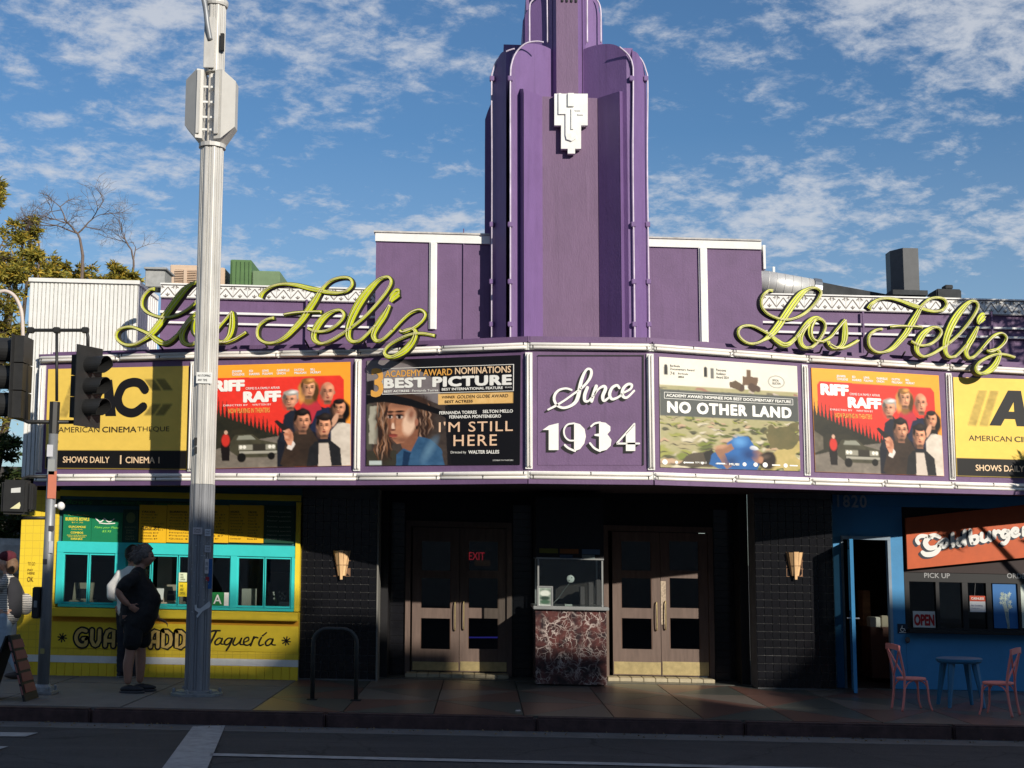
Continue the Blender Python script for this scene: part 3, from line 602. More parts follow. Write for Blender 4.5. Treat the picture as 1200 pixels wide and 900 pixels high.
# doors
def door(px0, px1, hinge_left):
    x0, x1 = X_(px0, 720, YD), X_(px1, 720, YD); hb = .065; W = x1 - x0
    lv = MB(); fr = .175 * W; Y0, Y1 = YD - .01, YD + .05
    hk = H_(px0, 775, YD)
    rails = [(hb, H_(px0, 760, YD)), (H_(px0, 724, YD), H_(px0, 712, YD)), (H_(px0, 677, YD), H_(px0, 668, YD)), (H_(px0, 634, YD), hd - .01)]
    lv.box(x0, x0 + fr, Y0, Y1, hb, hd - .01); lv.box(x1 - fr, x1, Y0, Y1, hb, hd - .01)
    for a, b in rails: lv.box(x0 + fr, x1 - fr, Y0 + .002, Y1, a, b)
    d = part(lv, 'door', WOOD)
    for (a0, b0), (a1, b1) in zip(rails, rails[1:]):
        part(MB().box(x0 + fr, x1 - fr, Y0 + .025, Y0 + .031, b0, a1), 'door_pane', GLD, d)
        mm = MB()
        for q in ((x0 + fr, x0 + fr + .012), (x1 - fr - .012, x1 - fr)): mm.box(q[0], q[1], Y0 + .004, Y0 + .024, b0, a1)
        part(mm, 'pane_bead', mat('dark_wood_bead', (.12, .07, .05), .6) if 'dark_wood_bead' not in bpy.data.materials else bpy.data.materials['dark_wood_bead'], d)
    part(MB().bevbox(x0 + .01, x1 - .006, Y0 - .006, Y0 - .001, hb + .012, hk, .002), 'kick_plate', BRASS, d)
    hx = x1 - fr * .5 if hinge_left else x0 + fr * .5
    m = MB(); za, zb = H_(px0, 737, YD), H_(px0, 705, YD); m.tube(smooth_path([(hx, Y0 - .002, za), (hx, Y0 - .045, za + .03), (hx, Y0 - .045, zb - .03), (hx, Y0 - .002, zb)], 4), .010, 6); part(m, 'door_handle', BRASS, d)
    return d
door(483, 538, True); door(538.6, 594, False); door(718, 774, True); d4 = door(774.6, 830, False)
for x0 in (dl0 - .07, dl1, dr0 - .07, dr1): wbox(x0, x0 + .07, YD - .05, YD + .06, .0, hd + .08, 'door_jamb', WOOD)
wbox(dl0, dl1, YD - .05, YD + .06, hd + .001, hd + .08, 'door_head', WOOD); wbox(dr0, dr1, YD - .05, YD + .06, hd + .001, hd + .08, 'door_head', WOOD)
# paper plate stuck on the meeting stile
s = sheet_px(774.5, 681, 780.5, 732, YD - .02); m = MB(); m.prism([s.p(0, 0), s.p(1, 0), s.p(1, 1), s.p(0, 1)], (0, .004, 0)); tag(m.build('notice_plate', mat('mottled_notice', (.42, .33, .24), .5, var=.5, scale=30)), 'narrow mottled notice strip on the meeting edge of the right entrance doors', 'notice')
# lobby sign in red letters and a blue lit line, seen through the left doors
s = sheet_px(549.5, 647, 568, 656, YD + .6); m = MB(); put_text(m, s, 'EXIT', 0, 0, 1, 1, .0, .01); t = m.build('exit_sign', mat('red_lit_letters', (.6, .02, .03), .5, emit=(1, .03, .06, 1.3))); tag(t, 'small red lit sign glowing inside the cinema lobby', 'sign')
m = MB(); a = at(549.5, 747, YD + .3); b = at(584, 747, YD + .3); m.tube([a, b], .012, 6); tag(m.build('blue_light_strip', mat('blue_lit_tube', (.1, .08, .8), .4, emit=(.10, .08, .75, 1.0))), 'thin blue lit strip low behind the left entrance door', 'light')
m = MB(); a = at(556, 663, YD + 2); m.bevbox(a.x, a.x + .25, YD + 2, YD + 2.1, a.z, a.z + .09, .01); tag(m.build('lobby_board', mat('amber_board', (.3, .16, .05), .6, emit=(.3, .13, .03, .15))), 'dim amber board on the lobby wall above the red sign', 'board')

# ---------------- sconces
def sconce(px, py0, py1, lab):
    t = at(px, py0, YT); b = at(px, py1, YT); H = t.z - b.z
    th = thing('wall_sconce', lab, 'wall lamp', (t.x, YT, b.z), 'sconces on the black tiled walls')
    W1 = .115; W0 = .055; D = .13
    sg = mat('amber_slag_glass', (.78, .50, .26), .35, var=.25, scale=9, stretch=(1, 1, .4)) if 'amber_slag_glass' not in bpy.data.materials else bpy.data.materials['amber_slag_glass']
    for k in range(5):                                   # panes of the half-round shade
        a0 = math.pi * k / 5; a1 = math.pi * (k + 1) / 5
        m = MB(); pts = []
        for a, g in ((a0, .02), (a1, -.02)): pts.append((math.cos(a + g), -math.sin(a + g)))
        (c0, s0), (c1, s1) = pts; zt = H * (.985 + .02 * (k == 2)); zb = H * .13 if k != 2 else 0
        P = [(c0 * W1, s0 * D, zt), (c1 * W1, s1 * D, zt), (c1 * W0, s1 * D * .5, zb), (c0 * W0, s0 * D * .5, zb)]
        m.prism(P, (0, .004, 0)); m.build('glass_pane', sg, th, local=True)
    m = MB()
    for k in range(6):
        a = math.pi * k / 5; m.tube([(math.cos(a) * W1, -math.sin(a) * D, H), (math.cos(a) * W0, -math.sin(a) * D * .5, H * .13)], .004, 5)
    m.tube([(math.cos(math.pi * k / 10) * W1 * .8, -math.sin(math.pi * k / 10) * D * .75, H * .5) for k in range(11)], .003, 5)
    m.box(-W1, W1, 0.0, .008, H * .1, H); m.build('lamp_frame', mat('bronze_lead', (.25, .14, .08), .5, metal=.5) if 'bronze_lead' not in bpy.data.materials else bpy.data.materials['bronze_lead'], th, local=True)
    return th
sconce(401, 645, 679, 'fan shaped amber glass sconce on the black tiles left of the entrance')
sconce(931, 647, 679, 'fan shaped pale glass sconce on the black tiles right of the entrance')

# ---------------- ticket booth
YB = 18.45
bth = thing('ticket_booth', 'ticket booth clad in veined red marble with glass upper half', 'ticket booth', (X_(669, 790, YB), YB, 0))
def marble():
    m = bpy.data.materials.new('veined_red_marble'); m.use_nodes = True; n = m.node_tree; b = n.nodes['Principled BSDF']; b.inputs['Roughness'].default_value = .22
    t = n.nodes.new('ShaderNodeTexCoord'); nz = n.nodes.new('ShaderNodeTexNoise'); nz.inputs['Scale'].default_value = 5; nz.inputs['Detail'].default_value = 5; n.links.new(t.outputs['Object'], nz.inputs['Vector'])
    mixv = n.nodes.new('ShaderNodeMix'); mixv.data_type = 'VECTOR'; mixv.inputs[0].default_value = .22; n.links.new(t.outputs['Object'], mixv.inputs[4]); n.links.new(nz.outputs['Color'], mixv.inputs[5])
    fac = None
    for sc_, wd in ((6.5, .028), (15, .035)):
        v = n.nodes.new('ShaderNodeTexVoronoi'); v.feature = 'DISTANCE_TO_EDGE'; v.inputs['Scale'].default_value = sc_; n.links.new(mixv.outputs[1], v.inputs['Vector'])
        r = n.nodes.new('ShaderNodeMapRange'); n.links.new(v.outputs['Distance'], r.inputs[0]); r.inputs[1].default_value = 0; r.inputs[2].default_value = wd * 2; r.inputs[3].default_value = 1; r.inputs[4].default_value = 0
        n5 = n.nodes.new('ShaderNodeTexNoise'); n5.inputs['Scale'].default_value = sc_ * .4; n.links.new(t.outputs['Object'], n5.inputs['Vector'])
        r5 = n.nodes.new('ShaderNodeMapRange'); n.links.new(n5.outputs[0], r5.inputs[0]); r5.inputs[1].default_value = .42; r5.inputs[2].default_value = .6
        mu = n.nodes.new('ShaderNodeMath'); mu.operation = 'MULTIPLY'; n.links.new(r.outputs[0], mu.inputs[0]); n.links.new(r5.outputs[0], mu.inputs[1])
        if fac is None: fac = mu.outputs[0]
        else: mm = n.nodes.new('ShaderNodeMath'); mm.operation = 'MAXIMUM'; n.links.new(fac, mm.inputs[0]); n.links.new(mu.outputs[0], mm.inputs[1]); fac = mm.outputs[0]
    n6 = n.nodes.new('ShaderNodeTexNoise'); n6.inputs['Scale'].default_value = 7; n6.inputs['Detail'].default_value = 4; n.links.new(t.outputs['Object'], n6.inputs['Vector'])
    cr = n.nodes.new('ShaderNodeValToRGB'); cr.color_ramp.elements[0].position = .38; cr.color_ramp.elements[0].color = (.03, .02, .022, 1); cr.color_ramp.elements[1].position = .62; cr.color_ramp.elements[1].color = (.12, .045, .04, 1); n.links.new(n6.outputs[0], cr.inputs[0])
    mx_ = n.nodes.new('ShaderNodeMix'); mx_.data_type = 'RGBA'; n.links.new(fac, mx_.inputs[0]); n.links.new(cr.outputs[0], mx_.inputs[6]); mx_.inputs[7].default_value = (.50, .42, .38, 1); n.links.new(mx_.outputs[2], b.inputs['Base Color']); return m
MAR = marble(); STL = mat('brushed_steel', (.45, .46, .45), .35, metal=.8, var=.1)
bx0, bx1 = X_(627.5, 760, YB), X_(711, 760, YB); hc = H_(640, 714, YB); D = .95
def bp(m, nm, mt, p=None): return m.build(nm, mt, p or bth)
cols_ = 3; rows = 2
for i in range(cols_):
    for j in range(rows):
        a = bx0 + (bx1 - bx0) * i / cols_; b = bx0 + (bx1 - bx0) * (i + 1) / cols_; z0 = .02 + (hc - .02) * j / rows; z1 = .02 + (hc - .02) * (j + 1) / rows
        bp(MB().bevbox(a + .0015, b - .0015, YB, YB + .03, z0 + .0015, z1 - .0015, .0015), 'marble_slab', MAR)
for xx in ((bx0, bx0 + .03), (bx1 - .03, bx1)):
    bp(MB().bevbox(xx[0], xx[1], YB + .031, YB + D, .02, hc - .002, .002), 'marble_slab', MAR)
bp(MB().box(bx0 + .031, bx1 - .031, YB + .032, YB + D, 0, hc - .01), 'booth_core', BLKM)
bp(MB().bevbox(bx0 - .03, bx1 + .03, YB - .06, YB + D + .02, hc, hc + .045, .006), 'counter', STL)
ht = H_(640, 655, YB); h2 = H_(640, 640, YB)
for x in (bx0 + .03, bx1 - .06):
    for y in (YB + .01, YB + D - .04): bp(MB().box(x, x + .022, y, y + .022, hc + .046, ht - .001), 'booth_post', STL)
bp(MB().box(bx0 + .05, bx1 - .06, YB + .018, YB + .024, hc + .046, ht - .002), 'booth_glass', GLS)
bp(MB().box(bx0 + .01, bx1 - .03, YB - .01, YB + D, ht, ht + .02), 'booth_rail', STL)
bp(MB().box(bx0 + .01, bx1 - .03, YB, YB + D, ht + .021, 2.5), 'booth_header', BLK)
bp(MB().box(bx0 + .06, bx1 - .09, YB + D - .02, YB + D, hc + .05, ht - .01), 'booth_back', DARKIN)
for a, b, y0, y1, c in ((632, 654, 642.5, 648, (110, 108, 38)), (656, 678, 643, 648.5, (130, 80, 35)), (656, 671, 650, 654, (55, 75, 100)), (682, 703, 643.5, 649.5, (85, 105, 130)), (682, 697, 650, 654.5, (120, 132, 132))):
    bp(pbox(a, y0, b, y1, YB - .012, .01), 'header_plate', col(c))
# things at the booth
fr = thing('framed_poster', 'small silver framed poster leaning at the left of the booth counter', 'framed poster', at(639, 711, YB - .03))
s = sheet_px(629.5, 686.5, 648, 711, YB - .05); P = Paint(24, 32, (150, 160, 150)); P.rect(.0, .0, 1, 1, (205, 210, 205)); P.rect(.12, .1, .88, .9, (90, 100, 95), (150, 165, 150)); P.ell(.5, .35, .32, .14, (200, 205, 195), .4); P.ell(.5, .58, .3, .1, (40, 60, 50), .5); P.ell(.5, .76, .3, .1, (60, 90, 70), .4); P.build(s, 'poster_print', fr)
m = MB(); 
for u0, v0, u1, v1 in ((0, 0, 1, .07), (0, .93, 1, 1), (0, .07, .1, .93), (.9, .07, 1, .93)): m.prism([s.p(u0, v0, .012), s.p(u1, v0, .012), s.p(u1, v1, .012), s.p(u0, v1, .012)], (0, .02, 0))
m.build('poster_frame', STL, fr)
lamp = thing('booth_microphone', 'round white speaker on a thin bent arm inside the booth window', 'speaker', at(650, 711, YB + .12))
c = at(668.5, 678.5, YB + .12); m = MB(); m.lathe(c, [(.001, -.012), (.035, -.012), (.052, -.004), (.054, .006), (.03, .014)], 20, 'y'); m.build('speaker_disc', WHT, lamp, smooth=True)
m = MB(); m.tube(smooth_path([at(648, 707, YB + .14), at(655, 700, YB + .14), at(662, 690, YB + .14), at(667, 684, YB + .14)], 4), .007, 6); m.build('arm', STL, lamp)
m = MB()
for dx_ in (-.018, .018): m.ball((c.x + dx_, c.y - .014, c.z + dx_), .007, 8)
m.build('speaker_hole', BLK, lamp)
m = MB(); c = at(666, 710.5, YB + .1); m.bevbox(c.x - .05, c.x + .05, YB + .06, YB + .14, hc + .047, hc + .07, .004); tag(m.build('paper_stack', col((200, 198, 190))), 'low stack of white tickets on the booth counter', 'paper')
for px, hh, lab in ((682, .30, 'slim grey ticket machine'), (692, .36, 'dark rack'), (701, .4, 'tall leaning card holder')):
    c = at(px, 705, YB + .5); m = MB(); m.bevbox(c.x - .035, c.x + .035, YB + .45, YB + .55, hc + .047, hc + hh, .01); tag(m.build('booth_fitting', col((70, 66, 66))), lab + ' standing inside the ticket booth', 'fitting')

# ================================================================ the marquee
MQ = [(45, 17.95), (236, 17.38), (420, 17.02), (619, 16.3), (764, 16.3), (947, 17.1), (1112, 17.72), (1290, 18.35)]
SLOPE_STREET = SLOPE; SLOPE = 0.008                     # the marquee and its signs hang level
MP = [(X_(px, 485, Y), Y) for px, Y in MQ]
mar = thing('marquee', 'purple marquee with white neon tube bands and seven poster bays over the entrance', 'marquee', (MP[3][0], 17.5, 2.4))
hT = H_(619, 400.5, 16.3); hB = H_(619, 567, 16.3); hTb = H_(619, 409.8, 16.3); hBt = H_(619, 552.5, 16.3); hBb = H_(619, 562.3, 16.3)
def seg_prism(k, h0, h1, o0, o1, nm, mt, u0=0.0, u1=1.0, par=None):   # slab along segment k between heights, from offset o0 (front) back to o1
    a, b = Vector((*MP[k], 0)), Vector((*MP[k + 1], 0)); d = (b - a); n = Vector((d.y, -d.x, 0)).normalized(); n = n if n.y < 0 else -n
    A = a + d * u0; B = a + d * u1
    m = MB(); P = [A + n * o0, B + n * o0, B + n * o1, A + n * o1]; m.prism([(p.x, p.y, h0) for p in P], (0, 0, h1 - h0)); return m.build(nm, mt, par or mar)
def segpt(k, u, h, off):
    a, b = Vector((*MP[k], 0)), Vector((*MP[k + 1], 0)); d = (b - a); n = Vector((d.y, -d.x, 0)).normalized(); n = n if n.y < 0 else -n
    p = a + d * u + n * off; return Vector((p.x, p.y, h))
NS = len(MP) - 1; jn = MB()
for k in range(NS):
    seg_prism(k, hB + .02, hT + .01, 0, -.22, 'fascia_panel', PUR)
    seg_prism(k, hB, hB + .06, .05, -.005, 'fascia_lip', PUR)
    seg_prism(k, hT - .012, hT + .012, .05, -.1, 'fascia_cap', PUR)
    for ha, hb_ in ((hBb, hBt), (hTb, hT - .014)):
        h0, h1 = min(ha, hb_), max(ha, hb_)
        bd = seg_prism(k, h0 - .004, h1 + .004, .034, -.002, 'light_band', WHT)
        for q in (.27, .75):
            hh = h0 + (h1 - h0) * q; L = (Vector(MP[k + 1]) - Vector(MP[k])).length; npc = max(1, round(L / 1.05)); tub = MB()
            for j in range(npc):
                u0 = (j + .018) / npc; u1 = (j + .982) / npc
                tub.tube([segpt(k, u0, hh, .03), segpt(k, u0 + .004, hh, .046), segpt(k, u1 - .004, hh, .046), segpt(k, u1, hh, .03)], .021, 10)
                for uu in ((u0 + .02 / npc, u1 - .02 / npc) if j % 2 == (q > .5) else (lerp(u0, u1, .5),)):
                    p = segpt(k, uu, hh, .05); jn.bevbox(p.x - .006, p.x + .006, p.y - .02, p.y + .02, hh - .012, hh + .024, .003)
            tub.build('neon_tube', TUBE, mar, smooth=True)
    # top parapet strip set back from the edge
    seg_prism(k, hT + .011, hT + (.085 if k else .06), -.10, -.2, 'parapet', PUR)
jn.build('tube_clip', BLKM, mar)['kind'] = 'stuff'
def vband(k, u, wd=.075):
    L = (Vector(MP[k + 1]) - Vector(MP[k])).length; du = wd / 2 / L
    seg_prism(k, hBt + .03, hTb - .035, .022, .001, 'divider', WHT, u - du, u + du)
    for s_ in (-.4, .4):
        m = MB(); uu = u + s_ * du; m.tube([segpt(k, uu, hBt + .05, .02), segpt(k, uu, hBt + .07, .045), segpt(k, uu, hTb - .08, .045), segpt(k, uu, hTb - .06, .02)], .0125, 8); m.build('neon_tube', TUBE, mar, smooth=True)
def useg(k, px): p = onwall(px, 485, MP[k], MP[k + 1]); return (p.x - MP[k][0]) / (MP[k + 1][0] - MP[k][0])
for k, px in ((0, 48.5), (0, 226), (1, 420.3 - 1), (3, 618.8 + 1), (3, 763.5 - 1), (4, 944.5 - 1), (6, 1112.5)): vband(k, useg(k, px), .085)
# end face of the marquee on the left with its side tubes
for i in range(3):
    m = MB(); xx = MP[0][0] + .015 + .0 * i; yy = MP[0][1] + .06 + i * .07; m.tube([(xx - .03, yy, hBt), (xx - .03, yy, hTb - .02)], .012, 8); m.build('neon_tube', TUBE, mar, smooth=True)
# soffit and deck
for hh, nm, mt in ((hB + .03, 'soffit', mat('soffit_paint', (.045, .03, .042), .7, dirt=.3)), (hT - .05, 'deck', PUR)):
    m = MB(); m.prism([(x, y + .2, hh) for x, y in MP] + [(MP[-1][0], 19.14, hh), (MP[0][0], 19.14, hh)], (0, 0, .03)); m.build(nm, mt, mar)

# ================================================================ raised neon letters, traced once and used for both signs
def zc(p): return (p[0] / 7.2727 + 855, p[1] / 7.2727 + 325)
def zd(p): return (p[0] / 6.1538 + 1005, p[1] / 6.1538 + 340)
T, K = 3.0, 8.5
LET = {
 'letter_l_capital': [[(365, 115, 4), (330, 115, T), (290, 150, T), (268, 200, T), (275, 260, T), (320, 310, T), (390, 345, T), (460, 362, T), (540, 355, T), (620, 320, T), (690, 265, T), (745, 200, T), (775, 140, T), (760, 105, T), (715, 90, T), (660, 105, 4), (610, 140, 7), (560, 200, K), (510, 270, K), (460, 345, K), (410, 420, K), (350, 490, 7), (290, 535, T), (220, 565, T), (150, 560, T), (95, 525, T), (70, 480, T), (85, 435, T), (130, 415, T), (190, 415, T), (260, 445, T), (340, 490, 4), (400, 540, 6), (460, 575, 6), (510, 565, 5), (560, 520, 4)]],
 'letter_o': [[(560, 520, 3), (610, 460, 5), (660, 400, 7), (710, 360, 7), (755, 350, 5), (800, 378, T), (812, 430, T), (790, 490, T), (750, 550, T), (700, 595, T), (650, 600, 4), (612, 570, 6), (602, 510, 7), (630, 445, 6), (670, 400, 5)], [(725, 365, 4), (692, 420, 6), (690, 490, 6), (725, 540, 4), (790, 550, T)]],
 'letter_s': [[(790, 550, T), (860, 510, T), (910, 450, T), (960, 390, T), (985, 365, 4)], [(980, 365, 4), (985, 430, 7), (982, 500, 8), (968, 560, 6), (930, 600, 4), (880, 598, 5), (848, 570, 5), (838, 545, 4)], [(850, 570, 4), (930, 608, T), (1000, 592, T), (1060, 560, T), (1095, 538, T)]],
}
LET2 = {
 'letter_f': [[(80, 135, 6), (100, 100, 4), (150, 70, T), (220, 60, T), (300, 75, 4), (380, 105, 5), (440, 125, 5), (500, 145, 4), (560, 155, T), (610, 145, T), (638, 110, T), (625, 70, T), (580, 55, T), (520, 65, T), (480, 95, T), (450, 135, 5), (420, 190, 7), (390, 240, 8), (350, 310, 7), (300, 370, 6), (250, 420, 5), (190, 448, T), (130, 445, T), (85, 410, T), (75, 360, T), (90, 320, T), (130, 290, T), (175, 282, T)], [(235, 268, T), (290, 262, T), (350, 262, T), (410, 265, T), (465, 270, T)]],
 'letter_e': [[(385, 370, T), (430, 395, T), (490, 400, T), (540, 380, T), (585, 340, T), (600, 300, T), (575, 270, T), (530, 275, 4), (480, 310, 7), (445, 360, 8), (425, 410, 7), (435, 455, 5), (475, 480, T), (530, 465, T), (590, 430, T), (650, 390, T)]],
 'letter_l': [[(650, 390, T), (720, 330, T), (790, 250, T), (845, 170, T), (865, 115, T), (845, 82, T), (800, 90, 4), (750, 140, 7), (700, 210, 9), (660, 290, 9), (635, 370, 8), (632, 440, 6), (655, 480, 4), (700, 480, T), (745, 440, T), (790, 390, T)]],
 'letter_i': [[(865, 265, T), (835, 330, 7), (795, 400, 7), (780, 450, 6), (800, 490, 4), (840, 480, T), (890, 430, T)], [(868, 245, 3), (880, 215, 9), (905, 188, 10), (916, 185, 5)]],
 'letter_z': [[(890, 430, T), (940, 370, T), (990, 325, T), (1040, 313, T), (1070, 345, T), (1050, 390, T), (1000, 430, T), (950, 447, T), (930, 435, T)], [(950, 440, T), (1000, 430, T), (1022, 460, 5), (1003, 520, 7), (960, 572, 7), (900, 602, 4), (860, 590, 4), (850, 560, T), (880, 520, T), (940, 485, T), (1000, 465, T), (1060, 465, T), (1130, 485, T)]],
}
RA = Vector((X_(864.6, 391, 16.62), 16.62)); RB = Vector((X_(1188.6, 418, 17.72), 17.72))
LA = Vector((X_(136, 400, 17.42), 17.42)); LB_ = Vector((X_(509.5, 397, 16.5), 16.5))
def sign_uv():
    out = {}; L = (RB - RA).length
    for D_, z, s in ((LET, zc, 7.2727), (LET2, zd, 6.1538)):
        for nm, strokes in D_.items():
            res = []
            for st in strokes:
                r = []
                for x, y, wdt in st:
                    px, py = z((x, y)); p = onwall(px, py, RA, RB); u = (Vector((p.x, p.y)) - RA).length * (1 if p.x > RA.x else -1)
                    r.append((u, p.z, wdt * p.y / F))
                res.append(r)
            out[nm] = res
    return out
UV = sign_uv()
YG = mat('yellow_green_enamel', (.58, .63, .022), .5, var=.12, scale=12, dirt=.2); CH = mat('dark_channel_side', (.035, .035, .02), .6, var=.3)
def neon_sign(A, B, scale, dh, label):
    th = thing('script_sign', label, 'neon sign', (A.x, A.y, hT - .05), 'script signs on the marquee'); d = (B - A).normalized(); nrm = Vector((d.y, -d.x)); nrm = nrm if nrm.y < 0 else -nrm
    def P3(u, h, off): q = A + d * u; return Vector((q.x + nrm.x * off, q.y + nrm.y * off, h))
    for nm, strokes in UV.items():
        ch = MB(); fc = MB(); tb = MB()
        for st in strokes:
            pts = [(u * scale, (h - hT) * scale + hT + dh, wdt * .90 * scale) for u, h, wdt in st]
            Lr = ribbon2d(pts, .03, 4)
            for mb, grow, o0, o1 in ((ch, .009, .0, -.08), (fc, .002, .006, .0005)):
                n = len(mb.v)
                for p, nn, hw in Lr:
                    a = p + nn * (hw + grow); b = p - nn * (hw + grow)
                    mb.v += [P3(a.x, a.y, o0), P3(b.x, b.y, o0), P3(b.x, b.y, o1), P3(a.x, a.y, o1)]
                for i in range(len(Lr) - 1):
                    q = n + 4 * i
                    for e in range(4): mb.f.append((q + e, q + (e + 1) % 4, q + 4 + (e + 1) % 4, q + 4 + e))
                mb.f += [(n, n + 3, n + 2, n + 1), (n + 4 * len(Lr) - 4, n + 4 * len(Lr) - 3, n + 4 * len(Lr) - 2, n + 4 * len(Lr) - 1)]
            # two walls of the open trough, then the tube
            if max(p[2] for p in pts) > .062:
                tr = [[P3((p - nn * (hw * .45)).x, (p - nn * (hw * .45)).y, .028) for p, nn, hw in Lr], [P3((p + nn * (hw * .45)).x, (p + nn * (hw * .45)).y, .028) for p, nn, hw in Lr]]
                for t_ in tr: tb.tube(t_, .0045, 6)
            else: tb.tube([P3(p.x, p.y, .028) for p, nn, hw in Lr], .0085, 6)
        lt = ch.build(nm, CH, th); fc.build('letter_face', YG, lt); tb.build('neon_tube', mat('neon_cream', (.72, .66, .36), .3) if 'neon_cream' not in bpy.data.materials else bpy.data.materials['neon_cream'], lt, smooth=True)
    return th
neon_sign(LA, LB_, (LB_ - LA).length / (RB - RA).length, .0, 'yellow green neon script reading Los Feliz at the left end of the marquee')
sgr = neon_sign(RA, RB, 1, 0, 'yellow green neon script reading Los Feliz at the right end of the marquee')
# struts carrying the signs
for (A, B) in ((LA, LB_), (RA, RB)):
    m = MB()
    for t in (.13, .3, .47, .6, .78):
        q = A.lerp(B, t); n_ = .35; m.tube([(q.x, q.y + .13, hT + .1), (q.x + .03, q.y + .5, hT + .02)], .012, 5)
    m.build('sign_strut', CH, mar)
# ================================================================ posters and signs on the marquee
def msheet(k, TL, TR, BR, BL, off=.014): return Sheet(*[onwall(px, py, MP[k], MP[k + 1], off) for px, py in (TL, TR, BR, BL)])
WH = col((240, 238, 230)); GOLD = col((232, 170, 80)); CREAM = col((238, 205, 165)); KB = col((18, 16, 18))
def txt(s, items, mt, par, name='lettering'):
    m = MB()
    for it in items: put_text(m, s, it[0], *it[1:5], off=.004, **(it[5] if len(it) > 5 else {}))
    o = m.build(name, mt, par); o['kind'] = 'stuff'; return o
def cinematheque(k, TL, TR, BR, BL, label):
    s = msheet(k, TL, TR, BR, BL)
    th = thing('cinema_poster', label, 'poster', tuple(s.p(.5, 1)), 'posters in the marquee bays')
    P = Paint(120, 90, (238, 201, 92))
    for u0 in (.085, .165):
        P.poly([(u0 + .085, .13), (u0 + .145, .13), (u0 + .06, .49), (u0, .49)], (150, 125, 55), (214, 182, 90))
    for u0 in (.71, .79):
        for (a, b, c_, d) in ((.12, .235, 0, .06), (.365, .48, .06, 0)):
            P.poly([(u0 + c_ - .02, a), (u0 + c_ + .045, a), (u0 + d + .045, b), (u0 + d - .02, b)], (128, 112, 55), (165, 140, 65))
    P.rect(0, .815, 1, 1, (22, 20, 20)); P.build(s, 'poster_print', th)
    m = MB()
    put_poly(m, s, [(.235, .48), (.375, .12), (.455, .12), (.415, .225), (.315, .48)]); put_poly(m, s, [(.41, .12), (.465, .12), (.50, .48), (.425, .48), (.415, .41), (.335, .41), (.355, .335), (.412, .335)], .0035)
    put_stroke(m, s, [(.70, .225), (.665, .165), (.61, .15), (.55, .18), (.52, .25), (.51, .32), (.53, .4), (.58, .445), (.635, .445), (.69, .39)], .088, .004)
    o = m.build('logo_letters', KB, th); o['kind'] = 'stuff'
    txt(s, [('AMERICAN', .09, .585, .385, .64, {'bold': -.004}), ('THEQUE', .652, .585, .875, .64, {'bold': -.004}), ('CINEMA', .405, .585, .645, .64, {'bold': .03})], col((60, 52, 35)), th)
    txt(s, [('SHOWS DAILY', .13, .88, .46, .94, {'bold': .03}), ('|', .535, .865, .545, .95), ('CINEMA 1', .575, .88, .81, .94, {'bold': .03})], CREAM, th)
cinematheque(0, (56.5, 432.5), (221, 428.7), (219, 550.5), (52.5, 549), 'yellow cinematheque poster with black letters behind the traffic signal, leftmost bay')
cinematheque(6, (1117, 441.8), (1283, 447), (1290, 562.5), (1121, 558), 'yellow cinematheque poster cut by the right edge, dappled by leaf shade')
